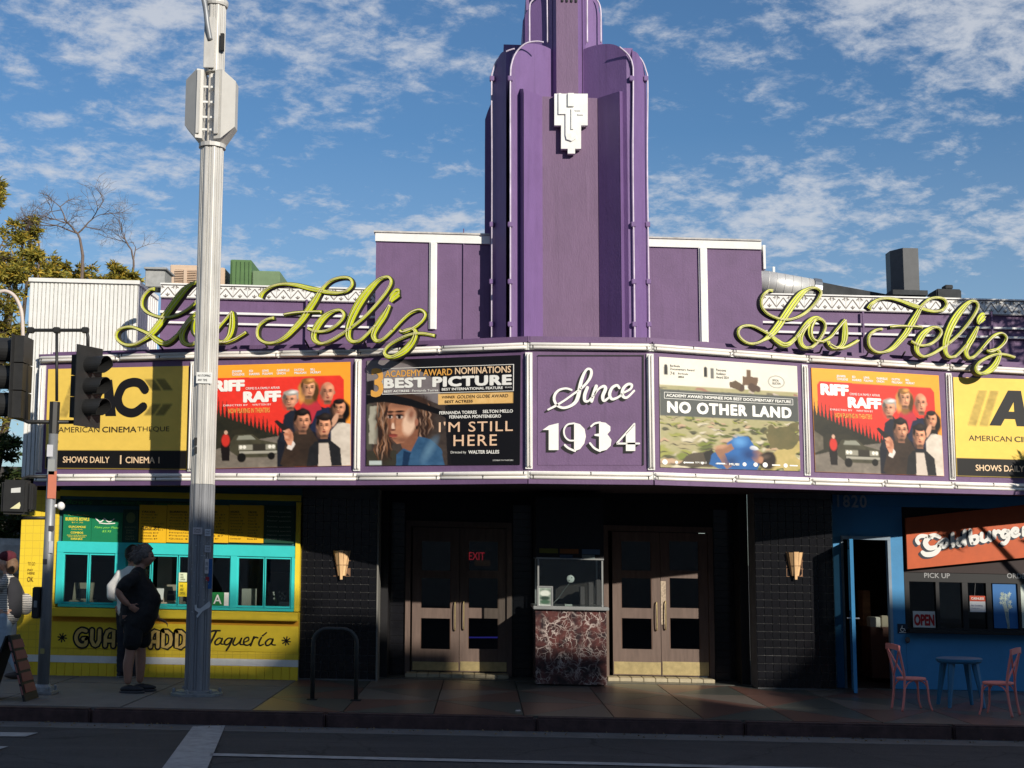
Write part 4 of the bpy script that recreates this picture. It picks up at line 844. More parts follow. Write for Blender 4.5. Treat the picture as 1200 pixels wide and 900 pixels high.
def riff(k, TL, TR, BR, BL, label):
    s = msheet(k, TL, TR, BR, BL); th = thing('cinema_poster', label, 'poster', tuple(s.p(.5, 1)), 'posters in the marquee bays')
    P = Paint(190, 140, (246, 158, 42)); P.vgrad(0, 0, 1, 1, (250, 168, 50), (240, 140, 60))
    P.poly([(.04, .16), (.06, .125), (.93, .13), (.955, .17), (.955, 1), (.04, 1)], (226, 52, 40), (236, 60, 46))
    rng = random.Random(5); pts = [(0, 1), (0, .37)]; u = 0.0
    while u < .6:
        base = .40 + u * .52; hh = rng.uniform(.05, .15); pts += [(u, base + .04), (u + .006, base - hh * .2), (u + .012, base - hh), (u + .018, base - hh * .2), (u + .024, base + .03)]; u += .028
    P.poly(pts + [(.62, .75), (.62, 1)], (28, 30, 24), (52, 48, 34)); P.poly([(0, 1), (0, .84), (.3, .74), (.62, .68), (.62, 1)], (95, 88, 80), (135, 125, 112))
    P.poly([(0, .6), (.07, .66), (.07, .78), (0, .82)], (70, 62, 52), (120, 112, 95))
    # saloon car
    P.poly([(.18, .74), (.21, .68), (.33, .675), (.38, .73), (.5, .77), (.51, .86), (.46, .9), (.24, .9), (.17, .83)], (48, 46, 34), (84, 80, 62)); P.poly([(.22, .73), (.235, .69), (.32, .685), (.355, .73)], (140, 140, 125))
    P.rect(.235, .78, .49, .83, (150, 146, 130)); P.rect(.33, .77, .42, .84, (50, 46, 38)); P.rect(.24, .84, .5, .865, (180, 175, 160), al=.8)
    for q in (.25, .275, .45, .475): P.ell(q, .80, .012, .017, (235, 230, 215), .3)
    P.ell(.255, .9, .03, .045, (18, 16, 14), .2); P.ell(.46, .89, .025, .035, (18, 16, 14), .2)
    P.poly([(.12, .68), (.16, .67), (.175, .8), (.17, .93), (.12, .93), (.11, .8)], (24, 18, 18)); P.ell(.145, .73, .028, .06, (200, 50, 40), .3); P.ell(.147, .655, .012, .02, (205, 165, 140), .3)
    # people
    P.poly([(.5, 1), (.5, .75), (.56, .55), (.66, .48), (.78, .42), (.97, .5), (.97, 1)], (24, 26, 36))
    P.warp(.01); P.poly([(.64, .5), (.69, .36), (.77, .35), (.82, .5), (.72, .6)], (190, 50, 62)); P.face(.715, .245, .045, .085, (224, 158, 120), (176, 122, 62), longh=True, turn=1)
    P.poly([(.72, .65), (.77, .47), (.85, .43), (.93, .5), (.9, .75)], (30, 38, 62)); P.face(.845, .285, .045, .095, (222, 150, 116), (60, 40, 30), bald=True)
    P.poly([(.86, 1), (.87, .66), (.92, .58), (1, .6), (1, 1)], (196, 182, 165), (222, 210, 195)); P.face(.925, .445, .040, .075, (214, 148, 112), (28, 20, 18), longh=True, turn=-1); P.ell(.893, .56, .018, .07, (210, 160, 130), .3, .4)
    P.poly([(.52, .75), (.55, .5), (.62, .43), (.68, .55), (.66, .8)], (30, 34, 46)); P.face(.59, .355, .046, .08, (218, 152, 120), (196, 188, 176), turn=-1)
    P.poly([(.52, .97), (.56, .78), (.62, .66), (.72, .62), (.78, .75), (.76, 1), (.55, 1)], (44, 34, 28), (66, 52, 42)); P.face(.675, .565, .048, .095, (214, 148, 114), (28, 22, 20), beard=.2, turn=1)
    P.poly([(.7, 1), (.72, .82), (.76, .76), (.87, .76), (.93, .83), (.94, 1)], (26, 26, 28), (40, 40, 42)); P.poly([(.78, 1), (.785, .78), (.85, .78), (.87, 1)], (205, 190, 175)); P.face(.82, .615, .045, .095, (222, 154, 118), (34, 26, 22))
    P.poly([(.48, .56), (.5, .545), (.585, .63), (.57, .68), (.55, .67)], (34, 30, 30)); P.poly([(.53, .95), (.56, .82), (.62, .77), (.66, .86), (.6, 1)], (46, 34, 28), (70, 54, 42)); P.warp(.004); P.poly([(.565, .82), (.60, .84), (.625, .78), (.60, .73)], (226, 214, 205)); P.poly([(.555, .74), (.548, .69), (.56, .64), (.585, .63), (.605, .67), (.612, .73), (.60, .79), (.575, .79)], (204, 138, 106), (224, 160, 128)); [P.ell(.560 + .004 * q, .655 + .028 * q, .018, .0085, (186, 118, 88) if q % 2 else (226, 164, 132), .5, rot=.15) for q in range(4)]; P.ell(.592, .70, .016, .05, (170, 106, 80), .9, al=.6); P.warp(0)
    P.build(s, 'poster_print', th)
    txt(s, [('RIFF', .07, .155, .27, .25, {'bold': .125}), ('RAFF', .275, .27, .52, .362, {'bold': .125}), ('CRIME IS A FAMILY AFFAIR', .285, .222, .52, .245, {'bold': .01})], WH, th)
    txt(s, [('DIRECTED BY', .13, .385, .3, .402), ('WRITTEN BY', .33, .385, .46, .402), ('JENNIFER\nCOOLIDGE', .19, .055, .275, .105, {'bold': .03}), ('ED\nHARRIS', .31, .055, .38, .105, {'bold': .03}), ('LEWIS\nPULLMAN', .40, .055, .47, .105, {'bold': .03}), ('GABRIELLE\nUNION', .50, .055, .585, .105, {'bold': .03}), ('DUSTIN\nMILLIGAN', .62, .055, .70, .105, {'bold': .03}), ('BILL\nMURRAY', .73, .055, .80, .105, {'bold': .03})], WH, th)
    txt(s, [('NOW PLAYING IN THEATERS', .165, .425, .45, .47, {'bold': .03})], GOLD, th)
riff(1, (240, 428.5), (410.6, 424), (411, 545.6), (240, 549.5), 'red and orange film poster with six people and a car, next to the metal pole')
riff(5, (950.7, 431), (1100, 440), (1106.5, 558), (955.5, 553), 'red and orange film poster with six people and a car, right half of the marquee')
# still here
s = msheet(2, (429.8, 422.5), (610, 416), (609, 544.3), (429, 545.7)); th = thing('cinema_poster', 'black film poster with woman looking from a car window and award text', 'poster', tuple(s.p(.5, 1)), 'posters in the marquee bays')
P = Paint(220, 156, (20, 19, 23)); P.warp(.02); P.poly([(0, .02), (.18, 0), (.32, .08), (.42, .25), (.56, .5), (.56, 1.02), (0, 1.02)], (52, 44, 42), (84, 72, 64)); P.warp(0)
P.poly([(0, .0), (.14, 0), (.27, .05), (.36, .12), (.48, .22), (.49, .44), (.30, .33), (0, .33)], (118, 110, 112), (138, 130, 130)); P.ell(.12, .12, .16, .1, (150, 142, 142), .9, al=.5)
P.poly([(0, .2), (.05, .19), (.05, .32), (0, .33)], (35, 32, 35)); P.rect(0, .42, .035, .85, (80, 78, 66)); P.warp(.01); P.poly([(.02, .44), (.085, .43), (.07, .8), (.015, .8)], (196, 190, 172), (150, 145, 128)); P.rect(0, .86, .2, 1, (70, 66, 52), (46, 44, 38))
rg = random.Random(8); P.warp(.02)
for cu, cv, ru, rv, n_ in ((.115, .66, .05, .30, 60), (.36, .56, .07, .2, 60), (.33, .72, .05, .2, 40)):
    P.ell(cu, cv, ru * 1.2, rv, (62, 42, 32), .6, c2=(38, 26, 22))
    for q in range(n_): t = rg.random(); P.ell(cu + rg.uniform(-1, 1) * ru, cv + rg.uniform(-.8, .8) * rv, .005, rv * rg.uniform(.15, .35), rg.choice([(150, 104, 72), (104, 70, 48), (48, 32, 26), (176, 140, 116)]), .8, rot=rg.uniform(-.35, .35), al=.7)
P.ell(.26, .42, .13, .10, (46, 32, 26), .4, c2=(70, 48, 36))
P.warp(.006); P.poly([(.23, .80), (.235, .72), (.345, .66), (.34, .86), (.26, .90)], (128, 82, 60), (150, 98, 74)); P.poly([(.20, 1.01), (.2, .9), (.25, .84), (.30, .87), (.35, .73), (.43, .76), (.5, .85), (.52, 1.01)], (36, 70, 104), (66, 104, 138))
P.poly([(.25, .86), (.30, .88), (.28, 1.01), (.24, 1.01)], (26, 50, 80)); P.ell(.42, .86, .03, .12, (96, 132, 158), .9, rot=.5, al=.7)
P.poly([(.140, .50), (.150, .43), (.19, .39), (.25, .385), (.30, .42), (.325, .50), (.32, .62), (.295, .71), (.25, .79), (.205, .80), (.178, .76), (.163, .68), (.150, .62)], (182, 124, 94), (196, 136, 102))
P.ell(.285, .60, .042, .12, (238, 198, 168), .45, rot=.15); P.ell(.30, .52, .03, .07, (150, 100, 78), .8, al=.7); P.ell(.23, .43, .09, .035, (148, 100, 76), .7, al=.8); P.ell(.157, .60, .012, .12, (132, 84, 62), .8, al=.8); P.ell(.24, .76, .06, .035, (140, 92, 70), .8, al=.7); P.ell(.18, .635, .012, .035, (240, 204, 178), .5)
for q, r_ in ((.160, .017), (.222, .023)): P.ell(q, .535, r_ * 1.4, .03, (128, 82, 64), .7, al=.9); P.ell(q, .545, r_, .015, (226, 206, 190), .5, al=.7); P.ell(q - .002, .545, r_ * .55, .016, (26, 16, 14), .3); P.ell(q, .530, r_ * 1.15, .007, (30, 20, 18), .5); P.ell(q, .496, r_ * 1.5, .010, (54, 34, 26), .5, rot=-.05)
P.ell(.192, .60, .007, .06, (150, 100, 76), .8, al=.8); P.ell(.178, .665, .018, .010, (112, 66, 52), .6); P.ell(.180, .712, .030, .010, (124, 50, 44), .4); P.ell(.182, .726, .026, .010, (160, 78, 66), .5); P.ell(.185, .748, .022, .008, (128, 82, 64), .7, al=.8)
P.ell(.332, .60, .012, .035, (170, 112, 88), .5); P.warp(0)
P.poly([(0, .33), (.16, .33), (.3, .38), (.5, .49), (.56, .60), (.5, .54), (.3, .45), (.12, .40), (0, .41)], (16, 15, 17)); P.poly([(.52, .45), (.6, .45), (.6, 1.01), (.54, 1.01)], (20, 19, 23), al=.9)
P.rect(.475, .34, .955, .44, (228, 176, 96), (246, 206, 140)); P.rect(.02, .955, .105, .995, (195, 205, 200)); P.build(s, 'poster_print', th)
txt(s, [('3', .035, .085, .108, .345, {'bold': .05}), ('ACADEMY AWARD', .125, .105, .565, .165, {'bold': .035})], GOLD, th)
txt(s, [('NOMINATIONS', .585, .098, .94, .158, {'bold': .035})], CREAM, th)
txt(s, [('BEST PICTURE', .122, .182, .94, .268, {'bold': .10, 'space': 1.1}), ('BEST ACTRESS', .118, .292, .285, .312, {'bold': .06}), ('Fernanda Torres', .305, .292, .475, .312, {'bold': .02}), ('BEST INTERNATIONAL FEATURE', .50, .285, .89, .308, {'bold': .05}), ('BRAZIL', .905, .288, .95, .300), ('FERNANDA TORRES', .485, .502, .725, .53, {'bold': .05}), ('SELTON MELLO', .765, .498, .955, .526, {'bold': .05}), ('FERNANDA MONTENEGRO', .55, .542, .88, .57, {'bold': .05}), ('Directed by', .56, .872, .66, .9), ('WALTER SALLES', .675, .868, .87, .898, {'bold': .05}), ('COMING TO THEATERS', .83, .955, .96, .967)], WH, th)
txt(s, [("I'M STILL", .482, .60, .955, .695, {'bold': .01, 'space': 1.12}), ('HERE', .578, .725, .855, .825, {'bold': .01, 'space': 1.15})], col((240, 200, 165)), th)
txt(s, [('GOLDEN GLOBE AWARD', .60, .355, .925, .385), ('WINNER', .50, .358, .585, .382), ('BEST ACTRESS', .52, .40, .70, .425, {'bold': .02})], col((60, 45, 35)), th)
m = MB()
for a in ((.105, .082, .96, .087), (.105, .325, .96, .330), (.955, .087, .96, .325), (.105, .087, .108, .325)): put_rect(m, s, *a, .0035)
m.build('award_border', WH, th)
# no other land
s = msheet(4, (772.5, 418), (934, 429), (938, 552), (774, 547.5)); th = thing('cinema_poster', 'pale film poster with rocky field and person lying in a blue shirt', 'poster', tuple(s.p(.5, 1)), 'posters in the marquee bays')
P = Paint(190, 150, (228, 222, 206)); P.rect(0, .255, 1, 1, (188, 176, 138), (140, 140, 92)); P.warp(.03)
rng = random.Random(11)
for i in range(26): P.ell(rng.uniform(0, 1), rng.uniform(.27, .33), rng.uniform(.015, .05), .012, rng.choice([(190, 176, 160), (120, 112, 90), (160, 120, 100)]), .5)
for i in range(230):
    v = .52 + .48 * rng.random(); sz = .012 + (v - .5) * .06; cu = rng.uniform(0, 1); cc = rng.choice([(205, 195, 170), (170, 158, 120), (120, 128, 60), (150, 150, 80), (84, 84, 62), (190, 160, 130), (96, 104, 56)]); P.ell(cu, v, sz * rng.uniform(1, 2), sz * .6, cc, .6); P.ell(cu + sz * .3, v + sz * .5, sz * 1.2, sz * .25, (60, 56, 44), .7, al=.6)
P.warp(.06); P.poly([(.75, .62), (1, .52), (1, .74), (.8, .8)], (120, 108, 72), (84, 84, 56)); P.poly([(.7, 1), (.8, .82), (1, .72), (1, 1)], (205, 180, 120), (150, 140, 80)); P.warp(0); P.rect(0, .295, 1, .535, (84, 87, 84)); P.warp(.012)
for a in ((.5, .19, .57, .245), (.59, .13, .7, .22), (.62, .07, .65, .14)): P.rect(*a, (108, 84, 66))
for q, r_ in ((.575, .035), (.66, .04), (.70, .03)): P.ell(q, .235, r_ * .8, r_, (84, 66, 56), .3)
P.poly([(.5, .2), (.54, .17), (.58, .2), (.56, .26), (.52, .25)], (96, 78, 60))
P.poly([(.12, .98), (.2, .87), (.33, .84), (.42, .9), (.36, .99)], (92, 82, 68), (70, 62, 52)); P.poly([(.3, .86), (.36, .83), (.39, .92), (.33, .97)], (40, 38, 34)); P.poly([(.34, .96), (.36, .87), (.44, .83), (.6, .84), (.72, .9), (.68, 1), (.4, 1)], (40, 92, 150)); P.poly([(.46, .86), (.47, .76), (.55, .69), (.62, .69), (.67, .78), (.7, .9), (.6, .99), (.5, .95)], (52, 110, 172), (36, 88, 150))
P.poly([(.38, .84), (.41, .8), (.5, .77), (.52, .81), (.45, .86), (.5, .97), (.46, 1)], (150, 108, 84)); P.ell(.685, .875, .045, .06, (160, 118, 92), .3); P.ell(.76, .91, .065, .085, (52, 42, 36), .3, c2=(30, 25, 22)); P.ell(.665, .8, .03, .02, (225, 225, 225), .3)
P.ell(.56, .74, .05, .05, (92, 150, 205), .9, al=.8); P.ell(.63, .86, .06, .06, (26, 64, 118), .9, al=.8); P.ell(.50, .92, .06, .05, (30, 66, 112), .9, al=.7); P.ell(.43, .80, .05, .02, (186, 140, 110), .8, rot=-.3, al=.8); P.ell(.74, .875, .03, .02, (90, 76, 66), .9, al=.7); P.ell(.71, .9, .02, .03, (176, 128, 100), .6); P.warp(0); P.ell(.84, .165, .062, .06, (150, 148, 138), .06); P.ell(.84, .165, .055, .052, (228, 222, 206), .1)
for q in (.045, .325): P.rect(q - .012, .085, q + .012, .16, (40, 40, 40)); P.ell(q, .08, .012, .015, (40, 40, 40), .3)
P.rect(.36, .075, .385, .17, (110, 108, 104)); P.build(s, 'poster_print', th)
txt(s, [('NO OTHER LAND', .055, .405, .94, .50, {'bold': .10, 'space': 1.15}), ('ACADEMY AWARD NOMINEE FOR BEST DOCUMENTARY FEATURE', .045, .335, .945, .36, {'bold': .06}), ('BERLINALE', .24, .94, .32, .955), ('MUBI', .48, .945, .55, .965, {'bold': .05}), ('WATERMELON', .38, .95, .46, .96)], WH, th)
txt(s, [('Berlinale\nDocumentary Award', .075, .065, .245, .12), ('74', .075, .13, .105, .16), ('Berlinale', .13, .135, .2, .15), ('2024', .13, .165, .17, .18, {'bold': .05}), ('Panorama\nAudience\nAward 2024', .40, .075, .49, .165), ('OFFICIAL\nSELECTION', .81, .14, .87, .19)], col((60, 58, 54)), th)
m = MB()
for a in ((.03, .318, .96, .322), (.03, .374, .96, .378), (.03, .322, .033, .374), (.957, .322, .96, .374)): put_rect(m, s, *a, .0035)
for q, r_ in ((.03, .024), (.165, .009), (.29, .012), (.59, .018), (.67, .02), (.74, .024), (.89, .02), (.11, .014)):
    c_ = [(q + r_ * math.cos(t) / 1.28, .952 + r_ * math.sin(t)) for t in [math.pi * 2 * j / 14 for j in range(14)]]; put_poly(m, s, c_, .0035)
for q in (.2, .42, .82, .95): put_rect(m, s, q - .03, .945, q + .03, .957, .0035)
m.build('credit_marks', WH, th)['kind'] = 'stuff'
# since 1934
s = msheet(3, (630, 416.6), (754.5, 416.6), (754.5, 545), (630, 545), .006)
th = thing('anniversary_sign', 'purple sign panel reading Since 1934 in white script and numerals', 'sign', tuple(s.p(.5, 1)))
m = MB(); m.prism([s.p(0, 0), s.p(1, 0), s.p(1, 1), s.p(0, 1)], tuple(-s.n * .01)); m.build('sign_panel', PUR, th)
m = MB(); put_rect(m, s, 0, -.004, 1, .006, .012); put_rect(m, s, .985, .006, 1.0, 1, .012); m.build('panel_rim', BLK, th)
def zs(x, y): return ((x / 4.615 + 560 - 630) / 124.5, (y / 4.615 + 390 - 416.6) / 128.4)
z6 = lambda x, y: (((x / 5.622 + 600) - 560) * 4.615, ((y / 5.622 + 400) - 390) * 4.615)
script = [[z6(x, y) + (w_,) for x, y, w_ in ((238, 452, 8), (285, 428, 10), (340, 395, 9), (400, 352, 9), (455, 312, 10), (500, 265, 12), (521, 222, 13), (520, 190, 11), (498, 183, 10), (476, 210, 12), (456, 262, 15), (445, 315, 17), (436, 362, 17), (418, 402, 15), (380, 430, 12), (335, 440, 11), (298, 424, 11), (278, 388, 12), (284, 350, 12), (312, 322, 10), (355, 312, 9), (392, 322, 9))],
          [(592, 298, 14), (578, 335, 15), (578, 368, 13), (598, 370, 9), (625, 340, 8)], [(640, 290, 15), (625, 335, 15), (615, 372, 13)], [(625, 345, 8), (650, 308, 9), (680, 290, 12), (690, 305, 15), (675, 345, 15), (682, 370, 11), (710, 350, 9)],
          [(765, 300, 11), (752, 285, 11), (725, 300, 13), (712, 335, 14), (725, 360, 12), (755, 352, 10), (785, 330, 9)], [(790, 325, 9), (825, 305, 10), (832, 283, 11), (810, 280, 12), (785, 305, 14), (782, 340, 14), (805, 352, 11), (845, 315, 9)]]
def since(dxy, mt, nm, off):
    m = MB(); k = 1 / 4.615 / 128.4
    for st in script: put_stroke(m, s, [(zs(x + dxy[0], y + dxy[1])) + (w_ * k * 1.22,) for x, y, w_ in st], .02, off, 5)
    D_ = lambda L: put_poly(m, s, [zs(x + dxy[0], y + dxy[1]) for x, y in L], off)
    S_ = lambda L, w_: put_stroke(m, s, [zs(x + dxy[0], y + dxy[1]) for x, y in L], w_ * k, off, 5)
    D_([(350, 527), (384, 503), (436, 490), (436, 635), (383, 635), (383, 527)])
    S_([(522, 584), (492, 582), (470, 560), (466, 525), (485, 498), (520, 491)], 9); D_([(520, 487), (552, 496), (577, 522), (584, 562), (575, 600), (552, 630), (520, 642), (520, 487)]); S_([(525, 640), (490, 625), (470, 608)], 11)
    S_([(612, 508), (632, 492), (660, 486)], 10); D_([(655, 483), (690, 488), (716, 508), (716, 532), (700, 550), (722, 580), (718, 612), (695, 634), (655, 644), (655, 562), (630, 558), (630, 550), (655, 546)]); S_([(660, 640), (630, 625), (606, 598)], 11)
    S_([(846, 494), (800, 545), (752, 598)], 10); S_([(752, 600), (815, 600), (872, 600)], 10); D_([(851, 492), (851, 640), (800, 640), (800, 548)])
    o = m.build(nm, mt, th); o['kind'] = 'stuff'
since((-16, 13), col((14, 12, 16)), 'letter_shadow', .003); since((-8, 7), col((14, 12, 16)), 'letter_shadow', .0045); since((0, 0), WH, 'white_lettering', .007)
SLOPE = SLOPE_STREET

# ================================================================ corrugated shed above the taqueria
YC = 18.02
cs = thing('corrugated_shed', 'white corrugated metal enclosure on the roof left of the script sign', 'metal shed', (X_(90, 400, YC), YC, 2.6))
cx0, cx1 = X_(31, 440, YC), X_(161, 370, YC); ch = H_(31, 330, YC); m = MB(); n = 27; st = (cx1 - cx0) / n
prof = []
for i in range(n):
    a = cx0 + i * st; prof += [(a, YC), (a + st * .72, YC), (a + st * .80, YC + .03), (a + st * .93, YC + .03)]
prof.append((cx1, YC))
for (a, ya), (b, yb) in zip(prof, prof[1:]): m.add([(a, ya, 2.58), (b, yb, 2.58), (b, yb, ch), (a, ya, ch)], [(0, 1, 2, 3)])
m.build('corrugated_sheet', WHT, cs, fixn=False)
m = MB(); n = 9; sy = (19.14 - YC) / n
for i in range(n):
    a = YC + i * sy; q = [(cx1, a), (cx1, a + sy * .7), (cx1 - .03, a + sy * .8), (cx1 - .03, a + sy * .92), (cx1, a + sy)]
    for (xa, ya), (xb, yb) in zip(q, q[1:]): m.add([(xa, ya, 3.5), (xb, yb, 3.5), (xb, yb, ch - .01), (xa, ya, ch - .01)], [(0, 1, 2, 3)])
m.build('corrugated_side', WHT, cs, fixn=False)
m = MB(); m.box(cx0 - .02, cx1 + .02, YC - .03, YC + .02, ch, ch + .05); m.box(cx1 - .02, cx1 + .02, YC + .021, 19.1, ch - .005, ch + .045); m.box(cx0 - .02, cx1 - .021, YC + .021, 19.1, ch + .001, ch + .04); m.build('roof_cap', WHT, cs)
m = MB(); m.box(cx0 - .01, cx0 + .01, YC + .01, 19.1, 2.58, ch - .001); m.build('shed_side', WHT, cs)

# ================================================================ taqueria
YQ = 18.5
tq = thing('taqueria', 'yellow taqueria with teal serving windows left of the cinema', 'building', (X_(210, 780, YQ), YQ, 0))
def qx(px, py=680): return X_(px, py, YQ)
def qh(py, px=200): return H_(px, py, YQ)
def qb(px0, px1, h0, h1, nm, mt, y0=YQ, t=.2, par=None, b=None):
    m = MB(); a, c = qx(px0), qx(px1); (m.bevbox(a, c, y0, y0 + t, h0, h1, b) if b else m.box(a, c, y0, y0 + t, h0, h1)); return m.build(nm, mt, par or tq)
blockm = bpy.data.materials.new('yellow_blockwork'); blockm.use_nodes = True; nn_ = blockm.node_tree; bb = nn_.nodes['Principled BSDF']; bb.inputs['Roughness'].default_value = .55
t_ = nn_.nodes.new('ShaderNodeTexCoord'); mp_ = nn_.nodes.new('ShaderNodeMapping'); mp_.inputs['Rotation'].default_value = (R(90), 0, 0); nn_.links.new(t_.outputs['Object'], mp_.inputs[0]); br = nn_.nodes.new('ShaderNodeTexBrick'); nn_.links.new(mp_.outputs[0], br.inputs['Vector'])
br.inputs['Scale'].default_value = 1; br.inputs['Brick Width'].default_value = .1; br.inputs['Row Height'].default_value = .1; br.inputs['Mortar Size'].default_value = .004; br.offset = 0; br.inputs['Color1'].default_value = (.80, .58, .03, 1); br.inputs['Color2'].default_value = (.76, .54, .03, 1); br.inputs['Mortar'].default_value = (.66, .46, .03, 1)
nn_.links.new(br.outputs[0], bb.inputs['Base Color']); bp_ = nn_.nodes.new('ShaderNodeBump'); bp_.inputs['Strength'].default_value = .4; bp_.inputs['Distance'].default_value = .004; bp_.invert = True; nn_.links.new(br.outputs['Fac'], bp_.inputs['Height']); nn_.links.new(bp_.outputs[0], bb.inputs['Normal'])
hsill = qh(713.5); hhead = qh(637); hsign = qh(761.5); hstr = qh(770.5)
qb(22, 66, hstr + .001, qh(578), 'left_wall', blockm); qb(66, 351, hstr + .001 + .09 - .09, qh(724), 'lower_wall', blockm)
# individually set base tiles in yellow
w0, w1 = qx(22), qx(351); nb = 34; stp = (w1 - w0) / nb; first = None
for i in range(nb):
    m = MB(); m.bevbox(w0 + i * stp + .0015, w0 + (i + 1) * stp - .0015, YQ - .004, YQ + .05, -.01, hstr - .09 - .002, .003); m.build('base_tile', YEL, tq)
qb(22, 351, -.05, hstr, 'base_wall', GROUT, YQ + .051, .15)
qb(22, 351, hstr - .09, hstr, 'white_stripe', WHT, YQ - .006, .056)
qb(64, 351, hsign + .0, qh(731), 'sign_band', ORN if False else YEL, YQ - .012, .011)
qb(64, 351, qh(731) + .001, qh(725), 'orange_band', ORN, YQ - .010, .009)
qb(62, 351, qh(724.5), qh(714.5), 'ledge', YEL, YQ - .12, .32, b=.008)
qb(66, 351, hhead, 2.62, 'menu_wall', mat('dark_teal_wall', (.02, .12, .14), .6), YQ + .03, .15)
qb(66, 351, qh(584), qh(577), 'yellow_fascia', YEL, YQ - .0, .029)
qb(345.5, 351, hsill, qh(585), 'end_post', YEL, YQ - .005, .2)
# frames
Yt = YQ - .03
hw1 = qh(650); hw2 = qh(644.5)
qb(66, 345, hw1 + .0, hhead, 'window_header', TEAL, Yt, .12, b=.004)
qb(70, 345, hsill, hsill + .035, 'window_sill', TEAL, Yt - .02, .15, b=.003)
for a, b in ((66, 74), (134.5, 147.5), (270, 278), (341.5, 345.2)): qb(a, b, hsill + .036, hw1 - .001, 'window_post', TEAL, Yt, .11, b=.004)
def win(a, b, nm='window', open_=False):
    fr_ = MB(); X0, X1 = qx(a), qx(b); g = .022; fr_.box(X0, X0 + g, Yt + .02, Yt + .06, hsill + .04, hw1 - .004); fr_.box(X1 - g, X1, Yt + .02, Yt + .06, hsill + .04, hw1 - .004); fr_.box(X0 + g, X1 - g, Yt + .022, Yt + .06, hsill + .04, hsill + .065); fr_.box(X0 + g, X1 - g, Yt + .022, Yt + .06, hw1 - .026, hw1 - .004)
    f = fr_.build(nm, TEAL, tq); m = MB(); m.box(X0 + g, X1 - g, Yt + .038, Yt + .042, hsill + .065, hw1 - .026)
    if not open_: m.build('window_pane', GLS, f)
    return f
win(73, 104); win(103.5, 135.5); win(147, 177.5); win(176.5, 210, open_=True); win(207, 240); win(239, 271); win(277.5, 311.5); win(308.5, 342)
# interior room
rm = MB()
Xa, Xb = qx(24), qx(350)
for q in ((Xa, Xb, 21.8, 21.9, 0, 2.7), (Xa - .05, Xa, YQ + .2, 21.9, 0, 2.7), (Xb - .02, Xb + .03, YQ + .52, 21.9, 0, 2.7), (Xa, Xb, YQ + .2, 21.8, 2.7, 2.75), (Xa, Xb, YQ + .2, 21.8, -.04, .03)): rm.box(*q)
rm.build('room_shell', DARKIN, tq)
qb(68, 345, hsill - .12, hsill - .02, 'inner_counter', col((95, 92, 88)), YQ + .21, .4)
# things seen behind the glass
def small(nm, px, py, w_, d_, h_, c, lab, cat, y=YQ + .35, b=.008, tilt=0):
    X = qx(px); base = hsill - .02; m = MB(); m.bevbox(-w_ / 2, w_ / 2, -d_ / 2, d_ / 2, 0, h_, b); o = m.build(nm, col(c), None, local=True); o.location = sh((X, y, base)); o.rotation_euler = (0, 0, tilt); OFF[o.name] = o.location.copy(); tag(o, lab, cat); return o
def register(px, lab):
    th = thing('cash_register', lab, 'cash register', (qx(px), YQ + .4, hsill - .02)); m = MB(); m.bevbox(-.15, .15, -.15, .15, 0, .1, .01); m.build('till', col((170, 160, 140)), th, local=True)
    m = MB(); m.prism([(-.13, -.05, .1), (.13, -.05, .1), (.13, .02, .33), (-.13, .02, .33)], (0, .05, 0)); m.build('till_body', col((150, 140, 120)), th, local=True); m = MB(); m.prism([(-.075, -.052, .12), (.075, -.052, .12), (.075, -.012, .25), (-.075, -.012, .25)], (0, .004, 0)); m.build('till_screen', BLK, th, local=True)
register(88, 'beige cash register behind the leftmost serving window'); register(196, 'beige cash register in the open window beside the man in black')
small('menu_card', 288, 690, .2, .012, .30, (170, 165, 150), 'cream card leaning behind the window right of the pole', 'card', YQ + .3, .003, .2)
small('takeout_tray', 290, 710, .26, .2, .05, (140, 70, 50), 'red and brown tray on the sill behind the window right of the pole', 'tray')
small('white_tub', 331, 705, .17, .15, .13, (175, 178, 175), 'white plastic tub behind the rightmost serving window', 'tub')
for i, (px, h_) in enumerate(((80, .6), (118, .5), (190, .75), (300, .5))): small('kitchen_shelf', px, 690, .4, .3, h_, (52, 46, 40), ['dark shelf unit behind the leftmost pane', 'dark kitchen shelf behind the second pane', 'tall dark cabinet inside the open serving window', 'dark shelf inside right of the pole'][i], 'shelf', YQ + 1.6 + i * .1)
p = thing('potted_flowers', 'small vase of pale flowers behind the rightmost serving window', 'plant', (qx(322), YQ + .35, hsill - .02)); m = MB(); m.lathe((0, 0, 0), [(.02, 0), (.03, .04), (.02, .09)], 10); m.build('vase', col((120, 130, 130)), p, local=True)
m = MB(); f_ = MB()
for i in range(12): a = random.uniform(0, 6.28); r_ = random.uniform(.03, .1); z_ = random.uniform(.16, .27); m.tube([(0, 0, .08), (math.cos(a) * r_, math.sin(a) * r_, z_)], .003, 4); f_.ball((math.cos(a) * r_, math.sin(a) * r_, z_), .015, 6)
m.build('stem', col((70, 90, 50)), p, local=True)['kind'] = 'stuff'; f_.build('blossom', col((190, 185, 175)), p, local=True)['kind'] = 'stuff'
